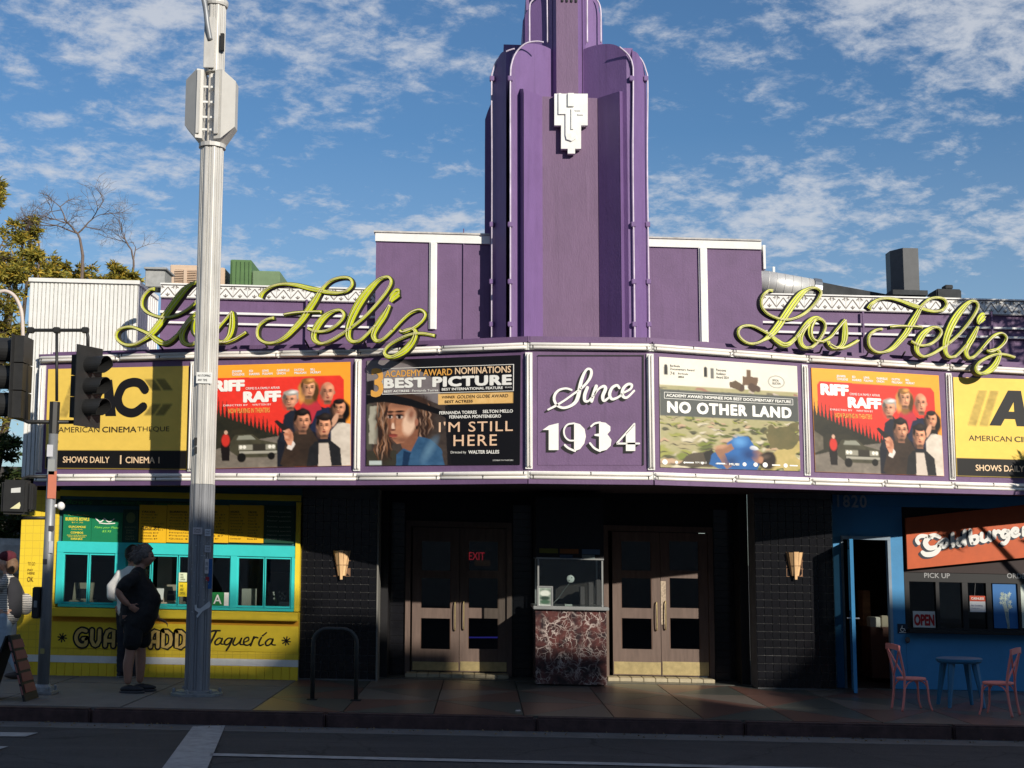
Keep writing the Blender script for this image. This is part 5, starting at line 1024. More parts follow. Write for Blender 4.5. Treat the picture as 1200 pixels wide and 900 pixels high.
# menu boards
def board(px0, py0, px1, py1, c, lab, lines, ink, extra=None, split=None):
    s = sheet_px(px0, py0, px1, py1, YQ - .02); th = thing('menu_board', lab, 'menu board', tuple(s.p(.5, 1)), 'menu boards over the serving windows'); m = MB(); m.prism([s.p(0, 0), s.p(1, 0), s.p(1, 1), s.p(0, 1)], (0, .03, 0)); m.build('board_panel', c, th)
    txt(s, lines, ink, th)
    if extra: extra(s, th)
    return s, th
GRN = col((10, 120, 78)); GR2 = col((14, 62, 42)); YB_ = col((228, 178, 24)); YI = col((238, 220, 70)); LI = col((150, 230, 90))
ln = lambda a, b, v, t, **k: (t, a, v, b, v + .045, k)
board(74, 599, 107, 635, GRN, 'green menu board with yellow price lines, leftmost over the window', [ln(.15, .9, .10, 'Try Our Bowl Plates'), ('BURRITO BOWLS', .08, .2, .92, .3, {'bold': .05}), ln(.3, .7, .34, '$11.75'), ('GUACAMOLE', .2, .47, .8, .53, {'bold': .05}), ln(.3, .7, .56, 'fresh daily'), ('COMBOS', .28, .66, .72, .72, {'bold': .05}), ln(.15, .85, .75, 'tacos and burritos'), ln(.2, .8, .80, 'rice and beans'), ('DRINKS', .3, .87, .7, .92, {'bold': .05})], YI)
def dish(s, th):
    m = MB(); 
    for a, b in ((.12, .42), (.40, .72)): put_stroke(m, s, [(a, .2), ((a + b) / 2, .32), (b, .22)], .035, .005)
    put_stroke(m, s, [(.25, .36), (.5, .38), (.75, .36)], .03, .005); m.build('dish_emblem', WH, th)['kind'] = 'stuff'
board(107.3, 600, 143.5, 635, GRN, 'green menu board with white bowl emblem and price', [('Make your Plate!', .1, .47, .9, .56, {'shear': .3}), ('$5.95', .35, .60, .65, .68, {'shear': .3})], LI, dish)
s_, th_ = board(144, 597, 162, 635, GR2, 'narrow dark green menu board in shade with round emblem', [('GUACAMOLE', .12, .52, .88, .57), ('FRESH\nDAILY', .25, .62, .75, .74), ('CHIPS\nSALSA', .2, .8, .8, .94)], col((120, 130, 90)))
m = MB(); put_poly(m, s_, [(.5 + .3 * math.cos(t), .25 + .17 * math.sin(t)) for t in [math.pi * 2 * j / 18 for j in range(18)]], .004); m.build('round_emblem', col((96, 110, 60)), th_)
rng = random.Random(2)
def menu_lines(n, k):
    words = ['Asada', 'Al Pastor', 'Pollo', 'Carnitas', 'Papas', 'Nopales', 'Queso', 'Frijoles', 'Tostada', 'Elote', 'Agua Fresca', 'Horchata', 'Ensalada', 'Quesadilla']
    out = []
    for c in range(k):
        a = (c + .08) / k; b = (c + .9) / k; v = .22; out.append((rng.choice(['TACOS', 'BURRITOS', 'SIDES', 'NACHOS']), a, v - .06, a + (b - a) * .6, v - .01, {'bold': .04}))
        while v < .92: out.append((rng.choice(words) + ' $' + str(rng.randint(3, 12)), a, v + .02, a + (b - a) * rng.uniform(.55, 1), v + .062)); v += .08
    return out
for i, (a, b, n, lab) in enumerate(((163, 195, 1, 'yellow menu board with handwritten dollar price beside the dark green one'), (195.5, 236, 1, 'yellow menu board left of the metal pole'), (236.5, 268, 1, 'yellow menu board just behind the metal pole'), (268.5, 309, 2, 'yellow menu board of small print right of the metal pole'))):
    sB, tB = board(a, 591.5, b, 635.5, YB_, lab, menu_lines(9, n), col((70, 50, 15)))
    if i == 0:
        txt(sB, [('Agua $3', .05, .56, .75, .68, {'shear': .4, 'bold': .01})], col((30, 24, 10)), tB, 'script_price')
board(309.5, 592, 344.5, 636, GR2, 'dark green menu board of white print, rightmost over the windows', [(rng.choice(['Catering', 'Lunch', 'Platter', 'Familia']) + ' specials', .1, v, .9, v + .05) for v in (.15, .27, .39, .55, .66, .77, .87)], col((150, 150, 135)))
s = sheet_px(66, 584.5, 236, 591, YQ - .01); m = MB(); m.prism([s.p(0, 0), s.p(1, 0), s.p(1, 1), s.p(0, 1)], (0, .02, 0)); th = thing('menu_header', 'dark green header strip with script words above the menu boards', 'sign', tuple(s.p(.5, 1))); m.build('header_panel', GR2, th); txt(s, [('Bowls', .06, .1, .25, .9, {'shear': .4}), ('Enjoy All Natural Food', .32, .1, .62, .9, {'shear': .4}), ('Vegan Friendly', .68, .1, .95, .9, {'shear': .4})], col((50, 120, 50)), th)
# flood lamps under the marquee
l0 = None
labs = ['flood lamp under the marquee above the leftmost green menu board', 'flood lamp above the narrow dark green menu board', 'flood lamp above the yellow menu board left of the pole', 'flood lamp above the yellow board just right of the pole', 'flood lamp above the rightmost dark green menu board']
for i, px in enumerate((109.5, 159.5, 209.5, 259, 308)):
    P0 = at(px, 594, 18.7)
    if l0 is None:
        l0 = thing('flood_lamp', labs[0], 'lamp', P0, 'flood lamps under the marquee'); m = MB(); m.lathe((0, 0, 0), [(.03, 0), (.058, .01), (.065, .05), (.05, .10), (.03, .13)], 16); m.build('lamp_glass', mat('frosted_lamp_glass', (.45, .45, .42), .3, spec=.6), l0, local=True, smooth=True)
        m = MB(); m.lathe((0, 0, .13), [(.035, 0), (.035, .03), (.012, .04), (.012, .14)], 10); m.build('lamp_holder', col((110, 108, 100)), l0, local=True)
    else: copy_tree(l0, None, P0, 0, labs[i])
# painted wall sign
s = sheet_px(64, 731, 351, 763, YQ - .013); sg = lambda x, y: ((x / 4 + 60 - 64) / 287, (y / 4 + 690 - 731) / 32)
KP = col((22, 18, 14)); kx = 1 / 4 / 32
def burst(m, cx, cy, r=20):
    for j in range(4): a = math.pi * j / 4 + .15; put_stroke(m, s, [sg(cx - r * math.cos(a), cy - r * math.sin(a)), sg(cx, cy), sg(cx + r * math.cos(a), cy + r * math.sin(a))], 6 * kx, .002, 2)
m = MB(); burst(m, 52, 228); burst(m, 1102, 222); 
taq = [[(735, 195, 7), (755, 182, 9), (790, 180, 8)], [(772, 184, 9), (758, 215, 10), (742, 248, 9)], [(800, 218, 7), (785, 215, 7), (768, 232, 9), (772, 246, 8), (790, 240, 7), (803, 215, 8), (795, 240, 8), (810, 243, 6)], [(845, 215, 7), (828, 215, 7), (812, 232, 9), (818, 246, 8), (835, 238, 7), (850, 212, 8), (838, 245, 9), (822, 272, 9)], [(862, 212, 8), (852, 238, 9), (862, 247, 8), (882, 232, 7), (893, 210, 8), (885, 240, 8), (900, 243, 6)], [(905, 232, 6), (925, 222, 7), (922, 208, 7), (905, 218, 8), (903, 240, 9), (920, 246, 7), (938, 236, 6)], [(950, 205, 8), (942, 228, 9), (935, 247, 9)], [(942, 225, 6), (955, 208, 8), (968, 210, 7)], [(985, 208, 8), (974, 232, 9), (978, 246, 8), (995, 240, 6)], [(990, 200, 8), (1008, 185, 7)], [(1038, 215, 7), (1022, 214, 7), (1005, 230, 9), (1010, 245, 8), (1028, 238, 7), (1041, 213, 8), (1034, 238, 8), (1052, 242, 6)]]
for st in taq: put_stroke(m, s, [sg(x, y) + (w_ * kx,) for x, y, w_ in st], .1, .002, 4)
m.build('script_lettering', KP, tq)['kind'] = 'stuff'
gold = mat('sign_gold_paint', (.62, .42, .12), .5, var=.2, scale=14)
def block(ch, a, b, y0=190, y1=262):
    t = 17
    if ch == 'G': return [[(b, y0 + 4), (b - 14, y0), ((a + b) / 2, y0), (a + 6, y0 + 12), (a - 2, (y0 + y1) / 2), (a + 6, y1 - 12), ((a + b) / 2, y1), (b - 4, y1 - 2), (b + 2, y1 - 14), (b + 2, y1 - 30)], [(b + 2, y1 - 30), (b - 12, y1 - 30)]]
    if ch == 'U': return [[(a, y0), (a, y1 - 24), (a + 10, y1 - 4), ((a + b) / 2, y1), (b - 10, y1 - 4), (b, y1 - 24), (b, y0)]]
    if ch == 'A': return [[(a, y1), (a, y0 + 28), (a + 8, y0 + 6), ((a + b) / 2, y0), (b, y0), (b, y1)], [(a, y0 + 48), (b, y0 + 48)]]
    if ch == 'C': return [[(b, y0 + 2), ((a + b) / 2, y0), (a + 4, y0 + 16), (a, (y0 + y1) / 2), (a + 4, y1 - 16), ((a + b) / 2, y1), (b, y1 - 2)]]
    if ch == 'D': return [[(a, y0), ((a + b) / 2, y0), (b - 4, y0 + 12), (b, (y0 + y1) / 2), (b - 4, y1 - 12), ((a + b) / 2, y1), (a, y1), (a, y0)]]
    if ch == 'Y': return [[(a, y0), (a + 6, y0 + 30), ((a + b) / 2, y0 + 42), (b - 6, y0 + 30), (b, y0)], [((a + b) / 2, y0 + 42), ((a + b) / 2, y1)]]
mk = MB(); mg = MB()
for ch_, a, b in (('G', 118, 162), ('U', 190, 226), ('A', 254, 292), ('C', 322, 356), ('D', 398, 436), ('A', 466, 500), ('D', 524, 562), ('D', 588, 626), ('Y', 654, 690)):
    for st in block(ch_, a, b):
        k_ = 3 if ch_ in 'GC' else 1
        put_stroke(mk, s, [sg(x, y) for x, y in st], 33 * kx, .002, k_); put_stroke(mg, s, [sg(x, y) for x, y in st], 16 * kx, .005, k_)
mk.build('block_letter_outline', KP, tq)['kind'] = 'stuff'; mg.build('block_lettering', gold, tq)['kind'] = 'stuff'
# small painted words on the left wall, meter box, stickers
s = sheet_px(30, 655, 42, 684, YQ - .002); m = MB(); put_text(m, s, 'PAY\nHERE', .2, .4, .9, .62, .002, .02); put_text(m, s, 'TO GO', .2, .12, .9, .26, .002, .01); put_text(m, s, 'OK', .2, .72, .8, .92, .002, .04); m.build('wall_stencil', col((110, 84, 20)), tq)['kind'] = 'stuff'
s = sheet_px(248, 694, 268, 709.5, Yt + .01); th = thing('grade_card', 'green health grade card with white letter A in the window by the pole', 'card', tuple(s.p(.5, 1))); m = MB(); m.prism([s.p(0, 0), s.p(.72, 0), s.p(.72, 1), s.p(0, 1)], (0, .006, 0)); m.build('green_card', col((30, 125, 62)), th); m = MB(); m.prism([s.p(.73, 0), s.p(1, 0), s.p(1, 1), s.p(.73, 1)], (0, .006, 0)); m.build('white_card', WH, th); txt(s, [('A', .12, .18, .58, .86, {'bold': .03})], WH, th)
for (a, b, c_, d, cc, lab) in ((209, 682.5, 219, 699, (236, 208, 40), 'yellow notice taped in the serving window left of the pole'), (209.5, 671, 219, 681.5, (215, 225, 190), 'pale round notice taped above the yellow one in the serving window')):
    s = sheet_px(a, b, c_, d, Yt + .012); th = thing('window_notice', lab, 'notice', tuple(s.p(.5, 1))); m = MB(); m.prism([s.p(0, 0), s.p(1, 0), s.p(1, 1), s.p(0, 1)], (0, .005, 0)); m.build('notice_sheet', col(cc), th); txt(s, [('WE\nARE\nOPEN', .2, .15, .8, .85)], col((60, 70, 40)), th)

# ================================================================ burger shop
YG_ = 19.0
bg_ = thing('burger_shop', 'blue burger shop with dark serving windows right of the cinema', 'building', (X_(1100, 790, YG_), YG_, 0))
def gx(px, py=700, Y=YG_): return X_(px, py, Y)
def gh(py, px=1100, Y=YG_): return H_(px, py, Y)
def gb(px0, px1, h0, h1, nm, mt, y0=YG_, t=.2, par=None, b=None):
    m = MB(); a = gx(px0); c = gx(px1) if px1 < 1200 else 9.5; (m.bevbox(a, c, y0, y0 + t, h0, h1, b) if b else m.box(a, c, y0, y0 + t, h0, h1)); return m.build(nm, mt, par or bg_)
hdo = gh(631, 1020); hwt = gh(600, 1100); hwb = gh(742, 1100)
DBL = mat('deep_blue_paint', (.03, .14, .30), .55, var=.1)
gb(978, 1300, hwt + .06, 2.75, 'blue_fascia', BLU, YG_ - .05, .25); gb(978, 1060, hdo, hwt + .059, 'blue_wall', BLU)
gb(978, 987, 0, hdo - .001, 'blue_post', BLU); gb(1045, 1060, 0, hdo - .001, 'blue_post', BLU); gb(1060.3, 1300, -.03, hwb, 'blue_lower_wall', BLU)
FRM = mat('black_window_frame', (.007, .007, .008), .5, var=.2)
gb(1060.3, 1300, hwb + .001, hwb + .045, 'counter_shelf', FRM, YG_ - .16, .3, b=.004)
gb(1060.3, 1300, gh(671, 1100) + .0, hwt + .058, 'sign_backing', mat('dark_maroon_board', (.02, .008, .007), .6), YG_ + .03, .12)
gb(1060.3, 1300, gh(682, 1100), gh(671.5, 1100), 'window_header', FRM, YG_ - .0, .1)
gb(1060.3, 1300, hwb + .046, gh(736, 1100), 'window_sill', FRM, YG_ + .0, .1)
for a, b in ((1060.5, 1066), (1097, 1101), (1128, 1134.5), (1156, 1162), (1193, 1196.5)): gb(a, b, gh(736, 1100) + .001, gh(682, 1100) - .001, 'window_mullion', FRM, YG_ + .0, .08)
for a, b in ((1066, 1097), (1101, 1128), (1134.5, 1156), (1162, 1193), (1196.5, 1225)):
    o = gb(a, b, gh(736, 1100) + .002, gh(682, 1100) - .002, 'window_pane', GLD if a != 1101 else GLS, YG_ + .04, .005)
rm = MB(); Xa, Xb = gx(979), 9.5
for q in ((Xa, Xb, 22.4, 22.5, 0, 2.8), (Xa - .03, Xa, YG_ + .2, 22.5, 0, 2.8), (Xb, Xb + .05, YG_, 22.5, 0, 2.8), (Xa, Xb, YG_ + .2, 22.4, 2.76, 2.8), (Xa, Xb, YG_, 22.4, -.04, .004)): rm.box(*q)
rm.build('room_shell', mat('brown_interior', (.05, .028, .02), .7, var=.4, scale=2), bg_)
ww = mat('interior_wood', (.30, .14, .06), .6, var=.3, scale=3, stretch=(1, 1, 5))
def inb(nm, px0, px1, py0, py1, y, t, mt, lab, cat):
    m = MB(); a = X_(px0, 700, y); c = X_(px1, 700, y); m.bevbox(a, c, y, y + t, max(.01, H_(1020, py1, y)), H_(1020, py0, y), .01); return tag(m.build(nm, mt), lab, cat)
inb('counter', 1019, 1043, 735, 795, 19.9, .5, mat('dark_wood_counter', (.12, .045, .03), .5), 'dark red wooden counter inside the open blue door', 'counter')
inb('shelf_unit', 1011, 1020, 692, 735, 20.4, .3, ww, 'orange wood shelf inside the open blue door', 'shelf')
inb('napkin_box', 1019, 1031, 723, 735, 20.0, .2, col((190, 185, 175)), 'white napkin box on the counter inside the open door', 'box'); inb('paper_bag', 1032, 1040, 721, 735, 20.05, .15, col((150, 140, 120)), 'pale paper bag on the counter inside the open door', 'bag')
# open door leaf and frame
for a, b in ((987, 989.5), (1041.5, 1045)): gb(a, b, 0, hdo - .02, 'door_frame', mat('grey_blue_frame', (.20, .26, .32), .5) if 'grey_blue_frame' not in bpy.data.materials else bpy.data.materials['grey_blue_frame'], YG_ - .03, .1)
gb(987, 1045, hdo - .019, hdo + .03, 'door_frame', bpy.data.materials['grey_blue_frame'], YG_ - .035, .1)
hx = gx(993); m = MB(); ang = R(-103); L = .92
def dl(u, t, z): return (hx + .01 + u * math.cos(ang) - t * math.sin(ang), YG_ - .035 + u * math.sin(ang) + t * math.cos(ang), z)
def leafbox(u0, u1, t0, t1, z0, z1):
    v = [dl(u, t, z) for z in (z0, z1) for u, t in ((u0, t0), (u1, t0), (u1, t1), (u0, t1))]; return v, [(0, 1, 5, 4), (1, 2, 6, 5), (2, 3, 7, 6), (3, 0, 4, 7), (4, 5, 6, 7), (3, 2, 1, 0)]
for q in ((0, .1, 0, .045, .02, hdo - .03), (L - .1, L, 0, .045, .02, hdo - .03), (.1, L - .1, .001, .044, .02, .25), (.1, L - .1, .001, .044, hdo - .14, hdo - .03), (.1, L - .1, .001, .044, .95, 1.06)): m.add(*leafbox(*q))
dleaf = m.build('door', BLU, bg_); m = MB(); m.add(*leafbox(.1, L - .1, .02, .025, .25, .95)); m.add(*leafbox(.1, L - .1, .02, .025, 1.06, hdo - .14)); m.build('door_pane', GLD, dleaf)
m = MB(); 
for t in (-.05, .095): m.tube([dl(L - .05, .02, .98), dl(L - .05, t, .98), dl(L - .17, t, .98)], .01, 6)
m.build('door_handle', STL, dleaf)
s = sheet_px(981, 580, 1015, 594, YG_ - .055); m = MB(); put_text(m, s, '1820', 0, 0, 1, 1, .01, .04, space=1.15); m.build('street_number', col((175, 182, 190)), bg_)['kind'] = 'stuff'
# orange sign
Ys = YG_ - .06
TLs, TRs, BRs, BLs = at(1061.5, 607, Ys), at(1215, 590, Ys - .0), at(1215, 652, Ys), at(1063.5, 667, Ys)
s = Sheet(TLs, TRs, BRs, BLs); th = thing('burger_sign', 'orange shop sign with fat white script reading Goldburger', 'sign', tuple(s.p(.3, 1)))
m = MB(); m.prism([s.p(0, 0), s.p(1, 0), s.p(1, 1), s.p(0, 1)], (0, .06, 0)); m.build('sign_panel', mat('orange_sign_paint', (.50, .085, .016), .45, var=.1), th)
def zg(x, y):
    p = at(x / 5.625 + 1000, y / 5.625 + 560, Ys); # to sheet uv
    best = None; u = (p.x - s.q[0].x) / (s.q[1].x - s.q[0].x); top = s.p(u, 0).z; bot = s.p(u, 1).z; return u, (top - p.z) / (top - bot)
kg = 1 / 5.625 * Ys / F / s.h
GS = [[(430, 432, 24), (418, 408, 26), (440, 385, 26), (480, 385, 24), (520, 395, 18)], [(570, 392, 22), (535, 378, 26), (495, 395, 34), (475, 430, 36), (500, 462, 32), (545, 455, 28), (570, 425, 24)], [(570, 430, 26), (565, 470, 32), (530, 500, 34), (480, 505, 32), (455, 490, 24)],
      [(612, 405, 24), (590, 412, 28), (580, 435, 28), (598, 456, 26), (620, 440, 28), (620, 415, 26), (605, 404, 22)], [(655, 368, 26), (655, 410, 28), (662, 448, 26)],
      [(712, 398, 24), (692, 408, 28), (688, 430, 26), (705, 444, 24), (722, 425, 26)], [(735, 350, 26), (732, 400, 28), (740, 438, 24)], [(772, 345, 26), (775, 390, 28), (785, 430, 26)], [(785, 390, 22), (812, 385, 26), (825, 405, 28), (812, 428, 26), (792, 430, 22)],
      [(848, 368, 26), (848, 405, 28), (868, 418, 24), (890, 405, 24)], [(898, 360, 26), (898, 395, 28), (910, 412, 22)], [(932, 352, 26), (934, 395, 28)], [(936, 372, 20), (955, 352, 24), (972, 360, 24)],
      [(1020, 352, 24), (995, 350, 28), (985, 375, 28), (1000, 392, 24), (1022, 378, 24)], [(1025, 350, 24), (1028, 395, 28), (1008, 430, 28), (985, 430, 22)], [(1055, 370, 18), (1085, 358, 22), (1085, 338, 24), (1062, 338, 28), (1050, 365, 30), (1070, 385, 26), (1100, 372, 20)], [(1128, 330, 26), (1130, 375, 28)], [(1135, 345, 20), (1160, 330, 26)]]
for dxy, mt_, nm, off in (((-14, 12), col((44, 52, 66)), 'letter_shadow', .003), ((-7, 6), col((44, 52, 66)), 'letter_shadow', .005), ((0, 0), col((226, 226, 222)), 'script_lettering', .012)):
    m = MB()
    for st in GS: put_stroke(m, s, [zg(x + dxy[0], y + dxy[1]) + (w_ * kg,) for x, y, w_ in st], .2, off, 4)
    m.build(nm, mt_, th)['kind'] = 'stuff'
for tx, a, b, y0, y1 in (('PICK UP', 1083, 1113, 671.3, 677), ('ORDER', 1180, 1206, 671.8, 677.5)):
    s = sheet_px(a, y0, b, y1, YG_ - .002); m = MB(); put_text(m, s, tx, 0, 0, 1, 1, .003, .03); m.build('window_lettering', col((150, 150, 150)), bg_)['kind'] = 'stuff'
def card(a, y0, b, y1, Y, c, lab, cat='notice', items=(), ink=WH, nm='notice'):
    s = sheet_px(a, y0, b, y1, Y); th = thing(nm, lab, cat, tuple(s.p(.5, 1))); m = MB(); m.prism([s.p(0, 0), s.p(1, 0), s.p(1, 1), s.p(0, 1)], (0, .008, 0)); m.build('sheet', col(c), th)
    if items: txt(s, items, ink, th)
    return s, th
s, th = card(1070, 716, 1096, 735, YG_ + .02, (205, 205, 200), 'white open sign with red letters in the pick up window', 'sign', [('OPEN', .06, .22, .94, .86, {'bold': .09})], col((165, 28, 28)), 'open_sign')
s, th = card(1136.5, 698, 1155, 717, YG_ + .02, (205, 208, 212), 'white notice with red heading hanging in the burger shop window', 'notice', [('No Smoking', .08, .55, .8, .68), ('Thank you', .08, .74, .6, .82)], col((60, 80, 130)))
m = MB(); put_rect(m, s, 0, 0, 1, .34, .003); m.build('red_heading', col((190, 70, 40)), th); txt(s, [('CASHLESS', .1, .1, .9, .24, {'bold': .04})], WH, th)
m = MB(); m.tube([at(1143, 683, YG_ + .02), at(1142, 698, YG_ + .02)], .003, 4); m.build('string', col((120, 120, 120)), th)
s, th = card(1164, 679.5, 1192, 736, YG_ + .025, (38, 100, 160), 'blue poster of a line drawn flower bunch in the order window', 'poster', nm='flower_poster')
m = MB(); rng = random.Random(4)
for i in range(14):
    t = rng.uniform(.3, .75); v = rng.uniform(.25, .6); put_stroke(m, s, [(.58 + rng.uniform(-.06, .06), 1), (.55 + rng.uniform(-.08, .08), .7), (t, v)], .006, .003, 4)
    for j in range(5): a = j * 1.256 + i; put_stroke(m, s, [(t, v), (t + .07 * math.cos(a), v + .035 * math.sin(a))], .012, .003, 2)
m.build('flower_drawing', col((190, 205, 190)), th)['kind'] = 'stuff'
card(1196.5, 679, 1225, 736, YG_ + .03, (195, 205, 195), 'pale green paper in the order window at the right edge', 'notice')
s, th = card(1052, 731, 1063.5, 742, YG_ - .012, (24, 34, 52), 'small dark blue wheelchair access sign on the blue post', 'sign', nm='access_sign'); m = MB(); put_stroke(m, s, [(.45, .2), (.45, .5), (.68, .52), (.75, .75)], .07, .003, 2); put_stroke(m, s, [(.38, .42), (.28, .62), (.42, .82), (.6, .74)], .06, .003, 4); put_rect(m, s, .15, .88, .85, .94); m.build('wheelchair_symbol', WH, th)['kind'] = 'stuff'
m = MB(); c = at(1063.5, 750, YG_ - .03); m.ball((c.x, c.y, c.z), .035, 14, (1, .6, 1.25)); tag(m.build('wall_socket', col((88, 84, 84)), smooth=True), 'small grey round fitting under the access sign on the blue wall', 'fitting')
# ================================================================ things on the roofs
def roofbox(px0, py0, px1, py1, Y, t, mt, nm, lab, cat, b=.01):
    m = pbox(px0, py0, px1, py1, Y, t, b); return tag(m.build(nm, mt), lab, cat)
YR = 24
def unit(px0, py0, px1, py1, Y, t, mt, lab, louvre=None):
    a = at(px0, py1, Y); th = thing('rooftop_unit', lab, 'rooftop unit', a); m = pbox(px0, py0, px1, py1, Y, t, .012); m.build('casing', mt, th)
    if louvre:
        l0, t0, l1, t1 = louvre; X0, X1 = X_(l0, (t0 + t1) / 2, Y), X_(l1, (t0 + t1) / 2, Y); h0, h1 = H_(l0, t1, Y), H_(l0, t0, Y); n = 10
        pbox(l0, t0, l1, t1, Y - .004, .003).build('louvre_back', col((120, 92, 66)), th)
        for i in range(n):
            m = MB(); z = h0 + (h1 - h0) * i / n; m.add([(X0, Y - .03, z), (X1, Y - .03, z), (X1, Y - .005, z + (h1 - h0) / n * .7), (X0, Y - .005, z + (h1 - h0) / n * .7)], [(0, 1, 2, 3)]); m.build('louvre_slat', mt, th, fixn=False)
        m = MB(); xm = (X0 + X1) / 2; m.box(xm - .03, xm + .03, Y - .035, Y - .006, h0, h1); m.build('louvre_post', mt, th)
    return th
BEI = mat('beige_enamel', (.62, .46, .33), .55, var=.08, dirt=.1); GRNU = mat('green_enamel', (.10, .19, .07), .6, var=.12, dirt=.15)
unit(199, 310, 240, 345, YR, 1.1, BEI, 'beige rooftop cooler with louvred front left of the metal pole', (205, 316, 230, 336))
pbox(240.5, 313, 263, 345, YR + .15, 1.0, .01).build('rooftop_unit', BEI) and None
tag(bpy.data.objects['rooftop_unit.001'] if 'rooftop_unit.001' in bpy.data.objects else bpy.data.objects['rooftop_unit'], 'narrow beige rooftop casing just right of the metal pole', 'rooftop unit')
o = unit(269.5, 304, 294.5, 345, YR, 1.0, GRNU, 'tall dark green metal rooftop box with standing seams')
for i in range(5):
    m = MB(); xx = X_(272 + i * 5, 320, YR); m.box(xx, xx + .015, YR - .02, YR - .001, H_(270, 343, YR), H_(270, 306, YR)); m.build('seam', GRNU, o)
unit(295.5, 317, 328, 345, YR, .9, mat('pale_green_enamel', (.17, .25, .13), .6, var=.12, dirt=.15), 'lower pale green rooftop box beside the tall green one')
v = thing('roof_vent', 'weathered grey sheet metal vent at the left end of the roof', 'vent', at(182, 335, 22)); pbox(170, 314, 193, 336, 22, .5, .01).build('vent_casing', mat('rusty_galvanised', (.42, .42, .40), .6, metal=.3, var=.25, scale=9, dirt=.5), v); pbox(168.5, 312.5, 195, 315, 21.95, .6, .005).build('vent_cap', mat('vent_cap_metal', (.4, .4, .39), .6, metal=.4, dirt=.3), v)
# silver duct sloping over the roof on the right
DUCT = mat('silver_duct', (.62, .61, .58), .45, metal=.35, var=.1, scale=8)
th = thing('roof_duct', 'round silver ventilation duct sloping out behind the right purple wing', 'duct', at(930, 345, 22))
a = at(870, 327, 22); b = at(955, 342, 22); m = MB(); m.tube([a, b], .205, 24); m.build('duct_pipe', DUCT, th, smooth=True)
n = 9
for i in range(1, n):
    p = a.lerp(b, i / n); q = (b - a).normalized() * .012; m = MB(); m.tube([p - q * .5, p + q * .5], .208, 24); m.build('duct_ring', DUCT, th, smooth=True)
m = MB(); m.tube([b - (b - a).normalized() * .05, b + (b - a).normalized() * .07], .225, 20); m.build('duct_collar', STL, th)
m = MB(); c = at(907, 318, 22); m.box(c.x - .02, c.x + .02, 22, 22.04, c.z - .02, c.z + .08); m.build('duct_bracket', STL, th)
DR = mat('dark_roofing', (.045, .048, .05), .85, var=.3, scale=5, bump=.3)
m = MB(); P = [at(x, y, 22.6) for x, y in ((940, 326), (985, 335), (1040, 345), (1080, 349), (1140, 352), (1140, 365), (940, 365))]; m.prism(P, (0, 2.5, 0)); tag(m.build('dark_roof_slope', DR), 'dark sloping roof edge behind the white frieze on the right', 'roof')
ch = thing('roof_chimney', 'tall dark grey sheet metal chimney box on the right roof', 'chimney', at(1063, 345, 22)); 
a0 = at(1049, 345, 22); a1 = at(1077.5, 345, 22); top = H_(1060, 290.5, 22); f0 = X_(1059, 320, 22)
m = MB(); m.prism([(X_(1049, 320, 22), 22.25, a0.z), (f0, 22, a0.z), (X_(1077, 320, 22), 22, a0.z), (X_(1077, 320, 22), 22.5, a0.z), (X_(1049, 320, 22), 22.5, a0.z)], (0, 0, top - a0.z)); m.build('chimney_box', mat('dark_galvanised', (.06, .063, .067), .5, metal=.2, var=.15, dirt=.3), ch)
m = MB(); m.box(X_(1049, 320, 22) - .08, X_(1077, 320, 22) + .1, 21.9, 22.6, a0.z - .02, H_(1060, 341, 22)); m.build('chimney_flashing', DR, ch)
tv = thing('roof_turret_vent', 'small dark vent hood near the right end of the roof', 'vent', at(1112, 350, 22)); pbox(1098, 338, 1127, 352, 22, .5, .02).build('vent_casing', DR, tv); pbox(1108, 333.5, 1117, 338, 22.1, .2, .01).build('vent_cap', DR, tv)

# ================================================================ metal street pole with cabinets
c0 = ground(230.6, 814, 0); PX, PY = c0.x, c0.y
pole = thing('street_pole', 'tall fluted metal pole with two equipment cabinets in front of the taqueria', 'pole', (PX, PY, 0))
def pm(m, nm, mt, **k): return m.build(nm, mt, pole, **k)
def fluted(r, h0, h1, n=8):
    pr = []
    for k in range(n):
        a = 2 * math.pi * (k + .5) / n; a2 = 2 * math.pi * (k + 1.5) / n; p0 = Vector((math.cos(a), math.sin(a))); p1 = Vector((math.cos(a2), math.sin(a2)))
        for t, q in ((0.05, 1), (.30, 1), (.34, .93), (.40, .93), (.44, 1), (.56, 1), (.60, .93), (.66, .93), (.70, 1), (.95, 1)): v_ = p0.lerp(p1, t) * q * r; pr.append(v_)
    m = MB(); m.prism([(PX + v_.x, PY + v_.y, h0) for v_ in pr], (0, 0, h1 - h0)); return m
hz_ = lambda y, px=240: H_(px, y, PY)
pm(fluted(.146, hz_(568) + .004, hz_(172)), 'pole_shaft', GALV); pm(fluted(.150, .02, hz_(568)), 'lower_sleeve', mat('worn_shaded_grey_sleeve', (.24, .245, .26), .55, metal=.1, var=.12, scale=5, dirt=.35, stretch=(3, 3, .6))); pm(fluted(.128, hz_(86), hz_(8)), 'pole_upper_shaft', GALV)  # sleeve cover; its grey also darkened to carry the shade low on the pole
m = MB(); m.lathe((PX, PY, 0), [(.30, 0), (.30, .025), (.24, .035), (.24, .05), (.18, .055)], 24); pm(m, 'base_plate', GALD)
for k in range(6): m = MB(); a = k * math.pi / 3 + .3; m.lathe((PX + .265 * math.cos(a), PY + .265 * math.sin(a), .03), [(.02, 0), (.02, .035), (.012, .05)], 6); pm(m, 'anchor_bolt', GALD)
m = MB(); m.lathe((PX, PY, hz_(174)), [(.165, 0), (.165, .05), (.10, .06)], 16); pm(m, 'pole_collar', GALV)
m = MB(); m.lathe((PX, PY, hz_(172)), [(.07, 0), (.07, hz_(86) - hz_(172))], 16); pm(m, 'pole_neck', TUBE)
